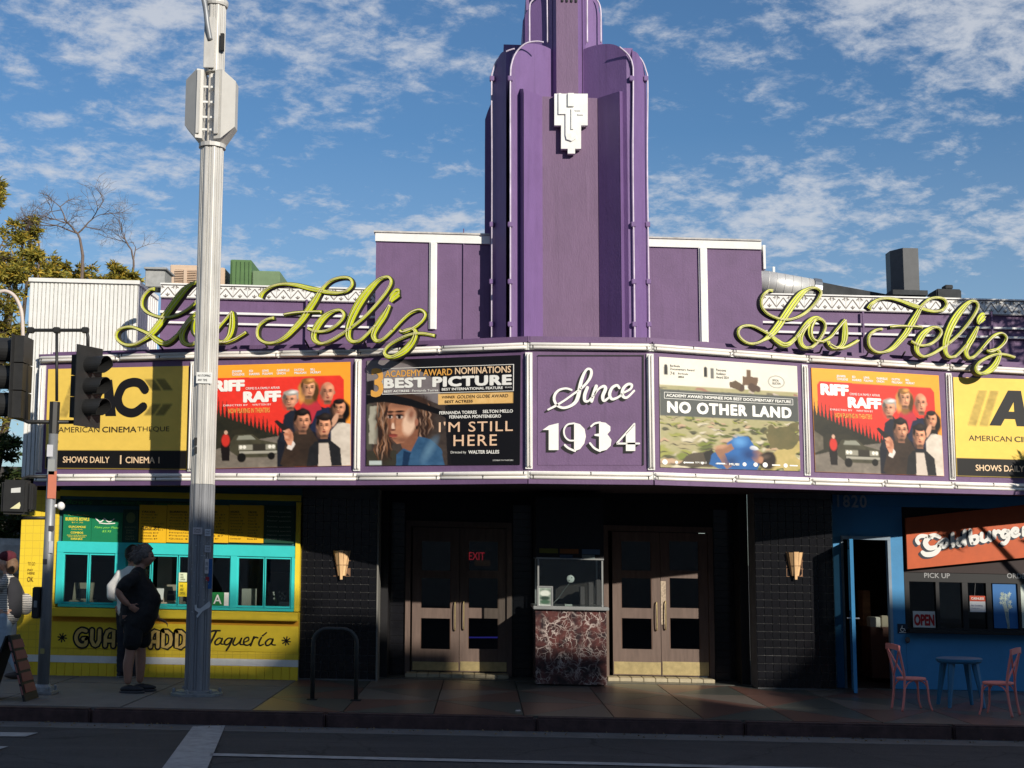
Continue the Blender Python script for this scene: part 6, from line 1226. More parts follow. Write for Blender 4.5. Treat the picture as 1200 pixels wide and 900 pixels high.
m = MB(); m.lathe((PX, PY, hz_(8)), [(.14, 0), (.15, .03), (.15, .07), (.11, .1), (.11, 1.2)], 18); pm(m, 'pole_cap', GALV)
CAB = mat('cabinet_grey_enamel', (.52, .50, .46), .5, var=.05, dirt=.12)
for sgn, x0, x1, x2 in ((-1, 217.5, 233, 240.5), (1, 276, 262.5, 254)):
    Xo, Xi, Xn = X_(x0, 125, PY), X_(x1, 125, PY), X_(x2, 125, PY); h0, h1, hc_ = hz_(166), hz_(86), hz_(148); ho = hz_(95)
    m = MB(); pts = [(Xn, PY - .14), (Xi, PY - .17), (Xo, PY - .02), (Xo, PY + .16), (Xi, PY + .2), (Xn, PY + .2)]
    A = [Vector((x, y, hc_ if i in (2, 3) else h0 + (.12 if i in (1, 4) else 0) * 0)) for i, (x, y) in enumerate(pts)]; B = [Vector((x, y, ho if i in (2, 3) else h1)) for i, (x, y) in enumerate(pts)]
    n = len(pts); m.add(A + B, [tuple(range(n))[::-1], tuple(range(n, 2 * n))] + [(i, (i + 1) % n, (i + 1) % n + n, i + n) for i in range(n)]); cab = pm(m, 'equipment_cabinet', CAB)
    for zz in (.12, .30, .52, .74):
        m = MB(); z = h0 + (h1 - h0) * zz; m.box(Xn - sgn * .0, Xn - sgn * .055, PY - .13, PY - .11, z, z + .025); m.build('cabinet_bracket', WHT, cab)
    m = MB(); m.bevbox(min(Xn, Xi) + .005, max(Xn, Xi) - .03, PY - .185, PY - .165, h0 + .05, h1 - .02, .004); m.build('cabinet_rib', GALV, cab)
m = MB(); m.tube(smooth_path([(X_(232, -40, PY) - .1, PY - .12, hz_(-70)), at(239, 0, PY - .18), at(243, 28, PY - .18), at(246.5, 47, PY - .15)], 5), .033, 10); pm(m, 'bent_conduit', GALD, smooth=True)
m = MB(); a = at(242, 38, PY - .16); m.bevbox(a.x - .03, a.x + .10, PY - .155, PY - .125, hz_(84), hz_(25), .004); pm(m, 'cover_plate', GALV)
for a, b, c_, d in ((259, 40, 262.5, 60), (228.5, 513, 231.5, 522), (228.5, 524, 231.5, 532)):
    p0 = at(a, b, PY - .1); p1 = at(c_, d, PY - .1); m = MB(); m.box(p0.x, p1.x, PY - .135, PY - .08, p1.z, p0.z); pm(m, 'slot_cover', BLKM)
# stickers and tape on the shaft
def stick(par, Yf, a, b, c_, d, rgb, nm='sticker', lines=None, jit=0):
    s = sheet_px(a, b, c_, d, Yf); m = MB(); P_ = [s.p(0, 0), s.p(1, jit), s.p(1, 1), s.p(0, 1 - jit)]; m.prism(P_, (0, .003, 0)); o = m.build(nm, col(rgb), par)
    if lines: txt(s, lines, KB, o, 'sticker_print')
    return o
yf = PY - .152
stick(pole, yf, 230, 436, 248.5, 449, (225, 225, 220), 'paper_band', [('NO STOPPING', .1, .2, .9, .4), ('ANY TIME', .1, .6, .7, .8)])
for q in ((226, 618, 237, 626, (200, 190, 190)), (240, 620, 247, 628, (205, 205, 210)), (240, 639, 247, 647, (190, 190, 195)), (240, 655, 244.5, 672, (210, 205, 205)), (244, 655, 248.5, 690, (40, 90, 150)), (241, 676, 245, 681, (150, 40, 50))): stick(pole, yf + (.01 if q[0] > 243 else 0), *q[:4], q[4], 'sticker', [('ONE', .15, .2, .85, .45), ('WAY', .15, .55, .85, .8)] if q[4][0] > 185 else None)
m = MB(); s = sheet_px(228, 704, 247, 724, yf - .004); put_poly(m, s, [(0, .25), (.12, .22), (.16, .42), (.35, .45), (.6, .25), (.9, 0), (1, .2), (.92, .38), (.5, .6), (.2, 1), (.12, .9), (.25, .7), (.02, .55)], .002); m.build('torn_paper', col((205, 205, 205)), pole)
rng = random.Random(9); m = MB(); s = sheet_px(222, 600, 247, 720, yf)
for i in range(60): u, v = rng.random(), rng.uniform(.2, 1) ** .8; w_ = rng.uniform(.01, .05); put_rect(m, s, u, v, min(1, u + w_), v + w_ * .25, .001)
m.build('paint_scrape', col((170, 172, 175)), pole)['kind'] = 'stuff'

# ================================================================ traffic signal post
c1 = ground(50, 813, 0); TX, TY = c1.x, c1.y
BLS = mat('black_signal_enamel', (.022, .022, .022), .5, var=.2, dirt=.2)
tp_ = thing('signal_post', 'grey steel traffic signal post at the left kerb with black pipe frame', 'signal post', (TX, TY, 0))
def tm(m, nm, mt, **k): return m.build(nm, mt, tp_, **k)
th_ = lambda y, px=60: H_(px, y, TY)
m = MB(); m.tube([(TX, TY, .05), (TX, TY, th_(505))], .068, 16, .052); tm(m, 'post_shaft', GALD, smooth=True)
m = MB(); m.bevbox(TX - .15, TX + .15, TY - .15, TY + .15, 0, .035, .008); m.lathe((TX, TY, .03), [(.12, 0), (.11, .05), (.075, .08)], 12); tm(m, 'post_base', GALD)
for a, b in ((-1, -1), (-1, 1), (1, -1), (1, 1)): m = MB(); m.lathe((TX + a * .11, TY + b * .11, .035), [(.018, 0), (.018, .05), (.01, .06)], 6); tm(m, 'base_bolt', GALD)
m = MB(); m.lathe((TX, TY, th_(508)), [(.06, 0), (.062, th_(471) - th_(508))], 8); tm(m, 'post_clamp', BLS)
def tpx(px, py): return at(px, py, TY)
def pipe(pts, r, nm='frame_pipe', mt=None, k=1): m = MB(); m.tube([tpx(*p) for p in pts] if k == 1 else smooth_path([tpx(*p) for p in pts], k), r, 8); return tm(m, nm, mt or BLS, smooth=True)
pipe([(31, 492), (31, 394), (33, 389), (38, 387), (97, 387), (102, 389), (103, 395), (103, 412)], .021); pipe([(66.5, 387), (66.5, 470)], .018); pipe([(28, 492), (33, 494.5), (95, 494.5)], .024)
for px in (36, 66.5, 100): m = MB(); c = tpx(px, 387); m.bevbox(c.x - .04, c.x + .04, c.y - .035, c.y + .035, c.z - .035, c.z + .035, .01); tm(m, 'pipe_joint', BLS)
pipe([(26, 566), (27, 560), (33, 558.5), (56, 558.5)], .018); pipe([(25, 607), (56, 607)], .02)
def signal(cx, cy, sp, r, length, dirx, yaw, lab, plate):
    th = thing('traffic_signal', lab, 'traffic light', at(cx, cy + sp * 1.6, TY), 'traffic signals on the left post')
    d = Vector((math.cos(yaw), math.sin(yaw), 0)) * dirx; side = Vector((-d.y, d.x, 0)); C0 = at(cx, cy, TY)
    spm = sp * TY / F
    def slab(u0, u1, v0, v1, w0, w1, m):                # u along d, v along side, w up, relative to C0
        vs = [C0 + d * u + side * v + Vector((0, 0, w_)) for w_ in (w0, w1) for u, v in ((u0, v0), (u1, v0), (u1, v1), (u0, v1))]; m.add(vs, [(0, 1, 5, 4), (1, 2, 6, 5), (2, 3, 7, 6), (3, 0, 4, 7), (4, 5, 6, 7), (3, 2, 1, 0)])
    m = MB(); W = plate; slab(-.012, .0, -W, W, -spm * (1.9 if dirx > 0 else 1.5), spm * (1.9 if dirx > 0 else 1.5), m); m.build('backplate', BLS, th)
    for k in (-1, 0, 1):
        c = C0 + Vector((0, 0, -k * spm)); m = MB(); slab(-.17 if dirx > 0 else -.12, -.013, -r * 1.15, r * 1.15, -k * spm - spm * .48, -k * spm + spm * .48, m); hs = m.build('signal_section', BLS, th)
        m = MB(); n = 20; vs = []                        # tunnel visor, open underneath
        for i, (u, rr) in enumerate(((0.0, r), (length, r * 1.0), (length, r * .93), (0.0, r * .93))):
            for j in range(n + 1):
                a = math.radians(-58 + 296 * j / n); uu = u * (1 - .38 * max(0, -math.sin(a))); vs.append(c + d * uu + side * (math.cos(a) * rr) + Vector((0, 0, math.sin(a) * rr)))
        fs = []
        for i in range(3):
            for j in range(n): fs.append((i * (n + 1) + j, i * (n + 1) + j + 1, (i + 1) * (n + 1) + j + 1, (i + 1) * (n + 1) + j))
        m.add(vs, fs); m.build('visor', BLS, hs, smooth=False)
        m = MB(); pts = [c + d * .012 + side * (math.cos(a) * r * .9) + Vector((0, 0, math.sin(a) * r * .9)) for a in [math.pi * 2 * j / 20 for j in range(20)]]; m.prism(pts, tuple(-d * .01)); m.build('lens', {-1: col((60, 14, 12)), 0: col((70, 50, 12)), 1: col((16, 50, 40))}[k] if False else col((36, 34, 32)), hs)
    return th
signal(104, 453, 25, .105, .27, 1, R(-28), 'black traffic signal facing right with three visors in front of the yellow poster', .21)
signal(20, 443, 32.5, .15, .42, -1, R(0), 'large black traffic signal cut by the left edge of the photo', .26)
# pedestrian signal
pd = thing('pedestrian_signal', 'black pedestrian signal box with stickers low on the left post', 'pedestrian signal', tpx(26, 607)); c = tpx(24, 584)
m = MB(); m.bevbox(c.x - .17, c.x + .13, TY - .18, TY + .07, th_(604), th_(564), .03); m.build('signal_box', BLS, pd); m = MB(); m.bevbox(c.x + .125, c.x + .185, TY - .14, TY + .03, th_(600), th_(568), .02); m.build('signal_hood', BLS, pd)
for q, cc in (((13, 571, 24, 577.5), (205, 205, 200)), ((12, 588, 24, 596), (220, 215, 170))): s = sheet_px(*q, TY - .184); m = MB(); P_ = [s.p(0, .2), s.p(1, 0), s.p(1, .9), s.p(0, 1)] if cc[2] == 200 else [s.p(.9, 0), s.p(1, .5), s.p(.9, 1), s.p(0, 1)]; m.prism(P_, (0, .003, 0)); m.build('sticker', col(cc), pd)
m = MB(); c = tpx(69.5, 593); m.ball((c.x + .02, TY, c.z), .05, 12, (.9, 1, 1.0)); m.tube([(TX, TY, c.z), (c.x, TY, c.z)], .02, 8); tag(m.build('white_sensor', WHT, smooth=True), 'small white rounded sensor on the right side of the signal post', 'sensor')
pb = thing('push_button_box', 'dark upright push button box on the left side of the signal post', 'button box', tpx(46, 726)); c = tpx(45, 706); m = MB(); m.bevbox(c.x - .055, c.x + .03, TY - .07, TY + .05, th_(725), th_(688), .012); m.build('button_case', BLS, pb); m = MB(); m.bevbox(c.x - .03, c.x + .01, TY - .078, TY - .071, th_(712), th_(704), .003); m.build('button_plate', GALD, pb)
for q, cc in (((55, 505 + 16, 62, 535), (200, 200, 205)), ((56, 538, 64, 556), (150, 152, 150)), ((56, 552, 66, 584), (200, 120, 95)), ((57, 616, 63, 622), (60, 60, 65)), ((57, 634, 62, 648), (190, 190, 195)), ((50, 655, 55, 661), (40, 42, 48)), ((47, 740 + 20, 52, 766), (150, 140, 90))): stick(tp_, TY - .064 - (.004 if q[1] > 600 else 0), *q, cc)

# bike rack
a = ground(366, 820, 0); b = ground(418, 820, 0); top = H_(390, 737, a.y); m = MB()
rk = thing('bike_rack', 'black inverted U bike rack on the pavement by the tiled wall', 'bike rack', ((a.x + b.x) / 2, a.y, 0)); r_ = .16
m.tube([(a.x, a.y, .01), (a.x, a.y, top - r_)] + [(a.x + r_ - r_ * math.cos(t), a.y, top - r_ + r_ * math.sin(t)) for t in [math.pi / 2 * j / 6 for j in range(1, 7)]] + [(b.x - r_ + r_ * math.sin(t), a.y, top - r_ + r_ * math.cos(t)) for t in [math.pi / 2 * j / 6 for j in range(0, 6)]] + [(b.x, a.y, top - r_), (b.x, a.y, .01)], .026, 10); m.build('rack_tube', mat('worn_black_rack', (.03, .032, .03), .5, var=.3, scale=14, dirt=.2), rk, smooth=True)
for x_ in (a.x, b.x): m = MB(); m.bevbox(x_ - .06, x_ + .06, a.y - .06, a.y + .06, 0, .012, .003); m.build('foot_plate', BLS, rk)

# ================================================================ table and chairs
BT = mat('blue_metal_table', (.03, .16, .30), .45, var=.1, dirt=.1); CO = mat('coral_chair_plastic', (.78, .24, .21), .5, var=.06)
tc_ = ground(1126, 828, 0)
tb = thing('cafe_table', 'round blue metal cafe table between the two coral chairs', 'table', (tc_.x, tc_.y, 0)); hT_ = H_(1126, 771, tc_.y) 
m = MB(); m.lathe((0, 0, hT_ - .035), [(.25, -.02), (.27, 0), (.275, .028), (.265, .035), (.001, .035)], 28); m.build('table_top', BT, tb, local=True, smooth=False)
for sx, sy in ((-1, -1), (1, -1), (-1, 1), (1, 1)):
    m = MB(); t0 = Vector((sx * .14, sy * .14, hT_ - .04)); t1 = Vector((sx * .21, sy * .21, .0)); w0, w1 = .045, .022
    m.tube([t0, t1], w0, 6, w1); m.build('leg', BT, tb, local=True)
def chair(P, rz, lab):
    th = thing('cafe_chair', lab, 'chair', P, 'coral cafe chairs', rz); th.scale = (.87, .87, .87); hs = .43                # faces +x locally
    m = MB(); m.lathe((0, 0, hs - .03), [(.19, 0), (.20, .015), (.195, .03), (.001, .034)], 22); m.build('seat', CO, th, local=True, smooth=False)
    for sy in (-1, 1):
        m = MB(); m.tube(smooth_path([(.15, sy * .14, hs - .03), (.165, sy * .15, .28), (.175, sy * .16, .12), (.21, sy * .17, 0)], 4), .017, 8, .013); m.build('leg', CO, th, local=True, smooth=True)
        m = MB(); m.tube(smooth_path([(-.22, sy * .165, 0), (-.185, sy * .165, .2), (-.17, sy * .165, hs), (-.20, sy * .17, .62), (-.25, sy * .18, .84)], 4), .017, 8); m.build('leg', CO, th, local=True, smooth=True)
        m = MB(); m.tube(smooth_path([(.165, sy * .15, .3), (.12, sy * .14, .37), (.05, sy * .15, hs - .03)], 4), .009, 6); m.tube(smooth_path([(-.17, sy * .165, .3), (-.12, sy * .16, .37), (-.05, sy * .15, hs - .03)], 4), .009, 6); m.build('brace', CO, th, local=True)
        m = MB(); m.tube(smooth_path([(-.175, sy * .165, hs + .02), (-.205, 0, .62), (-.243, -sy * .16, .80)], 5), .012, 8); m.build('cross_bar', CO, th, local=True, smooth=True)
    m = MB(); pts = smooth_path([(-.25, -.205, .835), (-.275, -.1, .85), (-.285, 0, .855), (-.275, .1, .85), (-.25, .205, .835)], 5)
    n = len(m.v)
    for p in pts: m.v += [p + Vector((-.012, 0, -.035)), p + Vector((.014, 0, -.035)), p + Vector((.014, 0, .035)), p + Vector((-.012, 0, .04))]
    for i in range(len(pts) - 1):
        for e in range(4): m.f.append((n + 4 * i + e, n + 4 * i + (e + 1) % 4, n + 4 * i + 4 + (e + 1) % 4, n + 4 * i + 4 + e))
    m.f += [(n, n + 3, n + 2, n + 1), (n + 4 * len(pts) - 4, n + 4 * len(pts) - 3, n + 4 * len(pts) - 2, n + 4 * len(pts) - 1)]; m.build('back_rail', CO, th, local=True)
    return th
g1 = ground(1069, 832, 0); chair((g1.x, g1.y, 0), R(8), 'coral pink cross back chair left of the blue table'); g2 = ground(1171, 838, 0); chair((g2.x, g2.y, 0), R(180 - 38), 'coral pink cross back chair right of the blue table')

# sandwich board
sb = ground(18, 822, 0); th = thing('sandwich_board', 'black folding sandwich board with reddish notices at the left edge', 'sandwich board', (sb.x - .12, sb.y, 0))
bw = mat('black_board_wood', (.02, .018, .017), .6)
def leaf(x0, x1, nm):
    m = MB(); m.prism([(x0, -.02, 0), (x0, .42, 0), (x1, .36, .70), (x1, .02, .70)], (.02, 0, 0)); return m.build(nm, bw, th, local=True)
l1 = leaf(.22, .0, 'board_leaf'); leaf(-.26, -.03, 'board_leaf')
for i in range(5):
    t0, t1 = .12 + i * .17, .12 + i * .17 + .13; m = MB(); q = lambda v, w_: (.245 - .22 * v, w_, .70 * v)
    m.prism([q(t0, .02), q(t0, .38), q(t1, .36), q(t1, .03)], (.006, 0, .003)); m.build('notice_panel', col((128, 70, 66)), l1, local=True)
m = MB(); m.prism([(.215, -.04, .0), (.245, -.04, 0), (.03, .0, .71), (.0, .0, .71)], (0, .02, 0)); m.build('board_rail', bw, th, local=True)
for i in range(5): m = MB(); v0 = .1 + i * .17; m.prism([(.222 - .215 * v0, -.042, .7 * v0), (.24 - .215 * v0, -.042, .7 * v0), (.24 - .215 * (v0 + .13), -.042, .7 * (v0 + .13)), (.222 - .215 * (v0 + .13), -.042, .7 * (v0 + .13))], (0, .004, 0)); m.build('notice_edge', col((150, 100, 95)), th, local=True)

# litter on the gutter
for i, (px, py, w_, cc, lab) in enumerate(((338, 843.5, .07, (215, 210, 200), 'white crumpled paper scrap in the gutter left of the bike rack'), (703, 851, .06, (170, 160, 140), 'pale paper scrap in the gutter in front of the ticket booth'), (607, 834, .03, (190, 180, 170), 'tiny pale scrap on the kerb edge left of the booth'))):
    P0 = ground(px, py, -.14 if i < 2 else 0.0); m = MB(); m.bevbox(-w_, w_, -.03, .03, .0, .018, .006); o = m.build('paper_scrap', col(cc), None, local=True); o.location = sh((P0.x, P0.y, P0.z)); tag(o, lab, 'litter')
rng = random.Random(21); m = MB()
for i in range(260):
    x_ = rng.uniform(-6, 6.5); y_ = KY - rng.uniform(.0, .5) ** 1.5 - .01; s_ = rng.uniform(.006, .02); a = rng.uniform(0, 3); m.add([(x_, y_, -.143), (x_ + s_ * 2 * math.cos(a), y_ + s_ * 2 * math.sin(a), -.143), (x_ + s_ * math.cos(a + .6), y_ + s_ * math.sin(a + .6), -.128)], [(0, 1, 2)])
tag(m.build('gutter_leaves', mat('dry_leaf', (.20, .14, .07), .8, var=.4), None, fixn=False), 'scattered dry leaf bits along the gutter', 'leaves', kind='stuff')
# ================================================================ people
def skinned(chains, sub=2, voxel=None, extra=None):      # chains: {name: (x, y, z, r)}, edges -> smooth continuous surface
    joints, edges = chains; names = list(joints); me = bpy.data.meshes.new('s'); me.from_pydata([joints[n][:3] for n in names], [(names.index(a), names.index(b)) for a, b in edges], [])
    o = bpy.data.objects.new('s', me); C.objects.link(o); md = o.modifiers.new('k', 'SKIN'); md.use_smooth_shade = True; md.branch_smoothing = .3
    sv = me.skin_vertices[0].data
    for i, n in enumerate(names): r_ = joints[n][3]; sv[i].radius = (r_, joints[n][4] if len(joints[n]) > 4 else r_); sv[i].use_root = (i == 0)
    s2 = o.modifiers.new('u', 'SUBSURF'); s2.levels = sub; dg = bpy.context.evaluated_depsgraph_get(); dg.update(); ev = o.evaluated_get(dg); m2 = ev.to_mesh(); mb = MB(); mb.add([v.co.copy() for v in m2.vertices], [tuple(p.vertices) for p in m2.polygons]); ev.to_mesh_clear(); bpy.data.objects.remove(o); return mb
def remesh(mb, vox):
    me = bpy.data.meshes.new('r'); me.from_pydata([tuple(v) for v in mb.v], [], mb.f); o = bpy.data.objects.new('r', me); C.objects.link(o); md = o.modifiers.new('r', 'REMESH'); md.mode = 'VOXEL'; md.voxel_size = vox; sm = o.modifiers.new('s', 'SMOOTH'); sm.factor = .5; sm.iterations = 3
    dg = bpy.context.evaluated_depsgraph_get(); dg.update(); ev = o.evaluated_get(dg); m2 = ev.to_mesh(); r_ = MB(); r_.add([v.co.copy() for v in m2.vertices], [tuple(p.vertices) for p in m2.polygons]); ev.to_mesh_clear(); bpy.data.objects.remove(o); return r_
def head_mb(c, d, h=.235, w=.155):                       # c centre, d facing angle; a modelled head with brow, nose, lips, chin and ears
    mb = MB(); bm = bmesh.new(); bmesh.ops.create_uvsphere(bm, u_segments=40, v_segments=30, radius=1)
    for v in bm.verts:
        x, y, z = v.co; X = x * h * .46; Y = y * w * .5; Z = z * h * .5
        if z < 0: X *= 1 - .10 * (-z); Y *= 1 - .28 * (-z) ** 1.5
        if x > 0 and z < -.2: X += .012 * x
        def g(cz, cy, sz, sy, a): return a * math.exp(-((z - cz) / sz) ** 2 - ((y - cy) / sy) ** 2) * max(0, x)
        X += g(-.12, 0, .16, .13, .026) + g(-.2, 0, .09, .16, .012) + g(.17, 0, .09, .5, .006) - g(.02, .34, .1, .16, .008) - g(.02, -.34, .1, .16, .008) + g(-.44, 0, .05, .25, .007) + g(-.54, 0, .05, .25, .007) - g(-.49, 0, .02, .3, .004) + g(-.78, 0, .14, .3, .013)
        ca, sa = math.cos(d), math.sin(d); v.co = Vector((c[0] + X * ca - Y * sa, c[1] + X * sa + Y * ca, c[2] + Z))
    mb.bm(bm)
    ca, sa = math.cos(d), math.sin(d)
    for s_ in (-1, 1):
        p = (c[0] - .01 * ca - s_ * w * .5 * sa * -1 * -1, c[1] - .01 * sa + s_ * w * .5 * ca, c[2] - .01); mb.ball(p, .03, 10, (.6 if abs(ca) > .5 else .4, .35 if abs(ca) > .5 else .7, 1.1))
    return mb
def hand_mb(wr, d, up, side=1, curl=.4, s_=1.0):         # palm with four bent fingers and a thumb
    d = Vector(d).normalized(); n = Vector(up).normalized(); n = (n - d * n.dot(d)).normalized(); b = d.cross(n) * side; mb = MB(); wr = Vector(wr)
    bm = bmesh.new(); bmesh.ops.create_uvsphere(bm, u_segments=14, v_segments=10, radius=1)
    for v in bm.verts: v.co = wr + d * (.045 + v.co.x * .055) * s_ + b * v.co.y * .04 * s_ + n * v.co.z * .017 * s_
    mb.bm(bm)
    for i, L in enumerate((.068, .078, .072, .056)):
        o = wr + d * .085 * s_ + b * (-.029 + i * .0195) * s_; dd = (d + b * (-.12 + .08 * i)).normalized(); P_ = [o - d * .02]; a = 0
        for k in range(4): P_.append(P_[-1] + (dd * math.cos(a) - n * math.sin(a)) * L / 3 * s_); a += curl * .8
        mb.tube(P_, .0092 * s_, 8, .0068 * s_)
    o = wr + d * .03 * s_ - b * .034 * s_; mb.tube([o, o + (d * .6 - b * .8) * .035 * s_, o + (d * 1.5 - b * 1.0) * .036 * s_], .0115 * s_, 8, .008 * s_); return mb
def person(label, loc, rot, body, parts, voxel=.011, skin=(.42, .22, .15)):
    th = thing('person', label, 'person', loc, None, rot); sk = mat('skin', skin, .5, var=.08, scale=20); b = MB()
    for m_ in body: b.add(m_.v, m_.f)
    remesh(b, voxel).build('body', sk, th, local=True, smooth=True, fixn=False)
    for nm, mb, mt in parts: mb.build(nm, mt, th, local=True, smooth=True)
    return th
def noise_push(mb, amp, sc_, seed=0):
    from mathutils import noise
    for v in mb.v:
        q = noise.noise_vector(Vector((v.x * sc_ + seed, v.y * sc_, v.z * sc_))); v += q * amp
    return mb
def caps(*chains_, sy=1.0):                              # union of tapered capsules, merged afterwards by remesh
    mb = MB()
    for ch_ in chains_:
        P_ = [Vector(p[:3]) for p in ch_]; rr = [p[3] for p in ch_]
        for i in range(len(P_) - 1):
            n = 6
            for k in range(n + (i == len(P_) - 2)):
                t = k / n; c = P_[i].lerp(P_[i + 1], t); r_ = rr[i] + (rr[i + 1] - rr[i]) * t
                wy = ch_[i][4] + (ch_[i + 1][4] - ch_[i][4]) * t if len(ch_[i]) > 4 else 1; mb.ball(c, r_, 16, (1, wy, 1))
    return mb
def chain(seq): 
    j = {}; e = []
    for i, p in enumerate(seq): j['j%d' % i] = p
    for i in range(len(seq) - 1): e.append(('j%d' % i, 'j%d' % (i + 1)))
    return j, e
def shoe(x, y, rz, m=None, L=.29):
    mb = MB(); bm = bmesh.new(); bmesh.ops.create_uvsphere(bm, u_segments=20, v_segments=12, radius=1)
    for v in bm.verts:
        a, b_, c_ = v.co; X = a * L / 2 + .05; Z = .042 + max(-.040, c_ * (.052 if a < 0 else .045 - .012 * a)); Y = b_ * (.048 - .006 * abs(a)); v.co = Vector((x + X * math.cos(rz) - Y * math.sin(rz), y + X * math.sin(rz) + Y * math.cos(rz), Z))
    mb.bm(bm); return mb
def sole(x, y, rz, L=.30):
    mb = MB(); pts = []
    for k in range(18): a = math.pi * 2 * k / 18; X = math.cos(a) * L / 2 + .05; Y = math.sin(a) * .052; pts.append((x + X * math.cos(rz) - Y * math.sin(rz), y + X * math.sin(rz) + Y * math.cos(rz), .0))
    mb.prism(pts, (0, 0, .022)); return mb
TSH = mat('black_cotton', (.012, .012, .013), .85, var=.3, scale=20, bump=.3); SHO = mat('black_shorts_cloth', (.010, .010, .012), .9, var=.3, scale=20, bump=.3); SHOE = mat('black_trainer', (.02, .02, .024), .6, var=.3); SOLE = mat('trainer_sole', (.06, .06, .065), .7)
# man in black, seen from his right side, near hand on hip
c2 = ground(155.5, 811, 0); k = 1.0
legs = lambda dxn, dxf: skinned(({'p': (.0, 0, .86, .13), 'h1': (.0, -.10, .80, .10), 'k1': (.0 + dxn * .5, -.105, .47, .066), 'c1': (-.02 + dxn * .7, -.105, .33, .068), 'a1': (dxn, -.10, .09, .042), 'h2': (.01, .10, .80, .10), 'k2': (.03 + dxf * .5, .105, .47, .066), 'c2': (.02 + dxf * .7, .105, .33, .066), 'a2': (dxf, .10, .09, .042)}, [('p', 'h1'), ('h1', 'k1'), ('k1', 'c1'), ('c1', 'a1'), ('p', 'h2'), ('h2', 'k2'), ('k2', 'c2'), ('c2', 'a2')]))
torso = skinned(({'p': (.03, 0, .88, .15), 'b': (.09, 0, 1.03, .19), 'c': (.02, 0, 1.25, .15), 'n0': (.01, 0, 1.40, .09), 'n': (.045, 0, 1.47, .062), 'hd': (.08, 0, 1.53, .055)}, [('p', 'b'), ('b', 'c'), ('c', 'n0'), ('n0', 'n'), ('n', 'hd')]))
armN = skinned(chain([(.0, -.19, 1.33, .062), (-.08, -.27, 1.27, .054), (-.155, -.31, 1.18, .050), (-.11, -.30, 1.10, .046), (-.03, -.25, 1.02, .033)]))
armF = skinned(chain([(.02, .19, 1.33, .06), (.05, .26, 1.15, .052), (.12, .27, .98, .045), (.24, .22, .84, .032)]))
body = [torso, legs(-.04, .06), armN, armF, head_mb((.085, 0, 1.585), 0), hand_mb((-.03, -.25, 1.02), (.75, .25, -.55), (-.2, -1, 0), 1, .45), hand_mb((.24, .22, .84), (.8, -.1, -.3), (0, .3, 1), 1, .5), ]
tee = caps([(.03, 0, .80, .17, 1.35), (.09, 0, .94, .185, 1.2), (.115, 0, 1.06, .185, 1.05), (.055, 0, 1.20, .160, 1.15), (.01, 0, 1.34, .11, 1.7), (.03, 0, 1.425, .07, 1.1)], [(.0, -.15, 1.345, .085), (-.05, -.235, 1.30, .080), (-.10, -.285, 1.24, .078)], [(.0, .15, 1.345, .085), (.03, .24, 1.27, .078), (.05, .265, 1.15, .075)], [(-.03, 0, .84, .155, 1.3), (-.03, 0, 1.2, .15, 1.15)])
tee = noise_push(noise_push(remesh(tee, .012), .014, 6), .007, 17, 5)
sho = caps([(-.0, 0, .93, .15, 1.15), (.02, 0, .86, .17, 1.15), (.03, 0, .80, .16, 1.15)], [(.01, -.10, .78, .125), (.00, -.115, .60, .115)], [(.04, .10, .78, .125), (.06, .115, .60, .115)]); sho = noise_push(noise_push(remesh(sho, .012), .013, 7, 3), .006, 19)
hair = MB(); bm = bmesh.new(); bmesh.ops.create_uvsphere(bm, u_segments=48, v_segments=32, radius=1)
from mathutils import noise as _nz
for v in bm.verts:
    x, y, z = v.co; q = _nz.noise(Vector((x * 3, y * 3, z * 5))) * .14 + _nz.noise(Vector((x * 9, y * 9, z * 4))) * .10
    front = max(0, x); rr = 1.13 + q - .30 * max(0, front - .35) * (1 if z < .45 else 0) - (.6 * max(0, -z - .3) if x > -.2 else .05)
    v.co = Vector((.060 + x * .118 * rr, y * .088 * rr, 1.615 + z * .118 * rr - .02 * (x < 0)))
hair.bm(bm); strands = MB(); rng = random.Random(3)
for i in range(170):
    a = rng.uniform(0, 6.28); e = rng.uniform(-.5, 1.4); d_ = Vector((math.cos(a) * math.cos(e), math.sin(a) * math.cos(e), math.sin(e)))
    if d_.x > .45 and d_.z < .5: continue
    p = Vector((.055 + d_.x * .115, d_.y * .09, 1.615 + d_.z * .115)); t_ = Vector((rng.uniform(-.9, -.1), rng.uniform(-.5, .5), rng.uniform(-1, -.2))).normalized(); strands.tube([p, p + (d_ * .5 + t_ * .6) * .035, p + (d_ * .35 + t_) * .06], .0055, 4, .001)
HAIR = mat('grey_brown_hair', (.13, .11, .10), .7, var=.5, scale=40)
hair.add(strands.v, strands.f)
eye = MB(); 
for s_ in (-1, 1): eye.ball((.085 + .092, s_ * .031, 1.592), .012, 10)
brow = MB()
for s_ in (-1, 1): brow.tube([(.085 + .098, s_ * .018, 1.612), (.085 + .096, s_ * .035, 1.617), (.085 + .082, s_ * .052, 1.610)], .0045, 6)
shoes = [('shoe', shoe(-.04, -.10, R(-6)), SHOE), ('shoe', shoe(.06, .10, R(6)), SHOE), ('shoe_sole', sole(-.04, -.10, R(-6)), SOLE), ('shoe_sole', sole(.06, .10, R(6)), SOLE)]
person('man with grey hair in black shirt and shorts, hand on hip, facing right', (c2.x, c2.y, 0), R(4), body, [('shirt', tee, TSH), ('shorts', sho, SHO), ('hair', hair, HAIR), ('eyebrow', brow, HAIR), ('eye', eye, col((40, 30, 28)))] + shoes, skin=(.36, .19, .13))
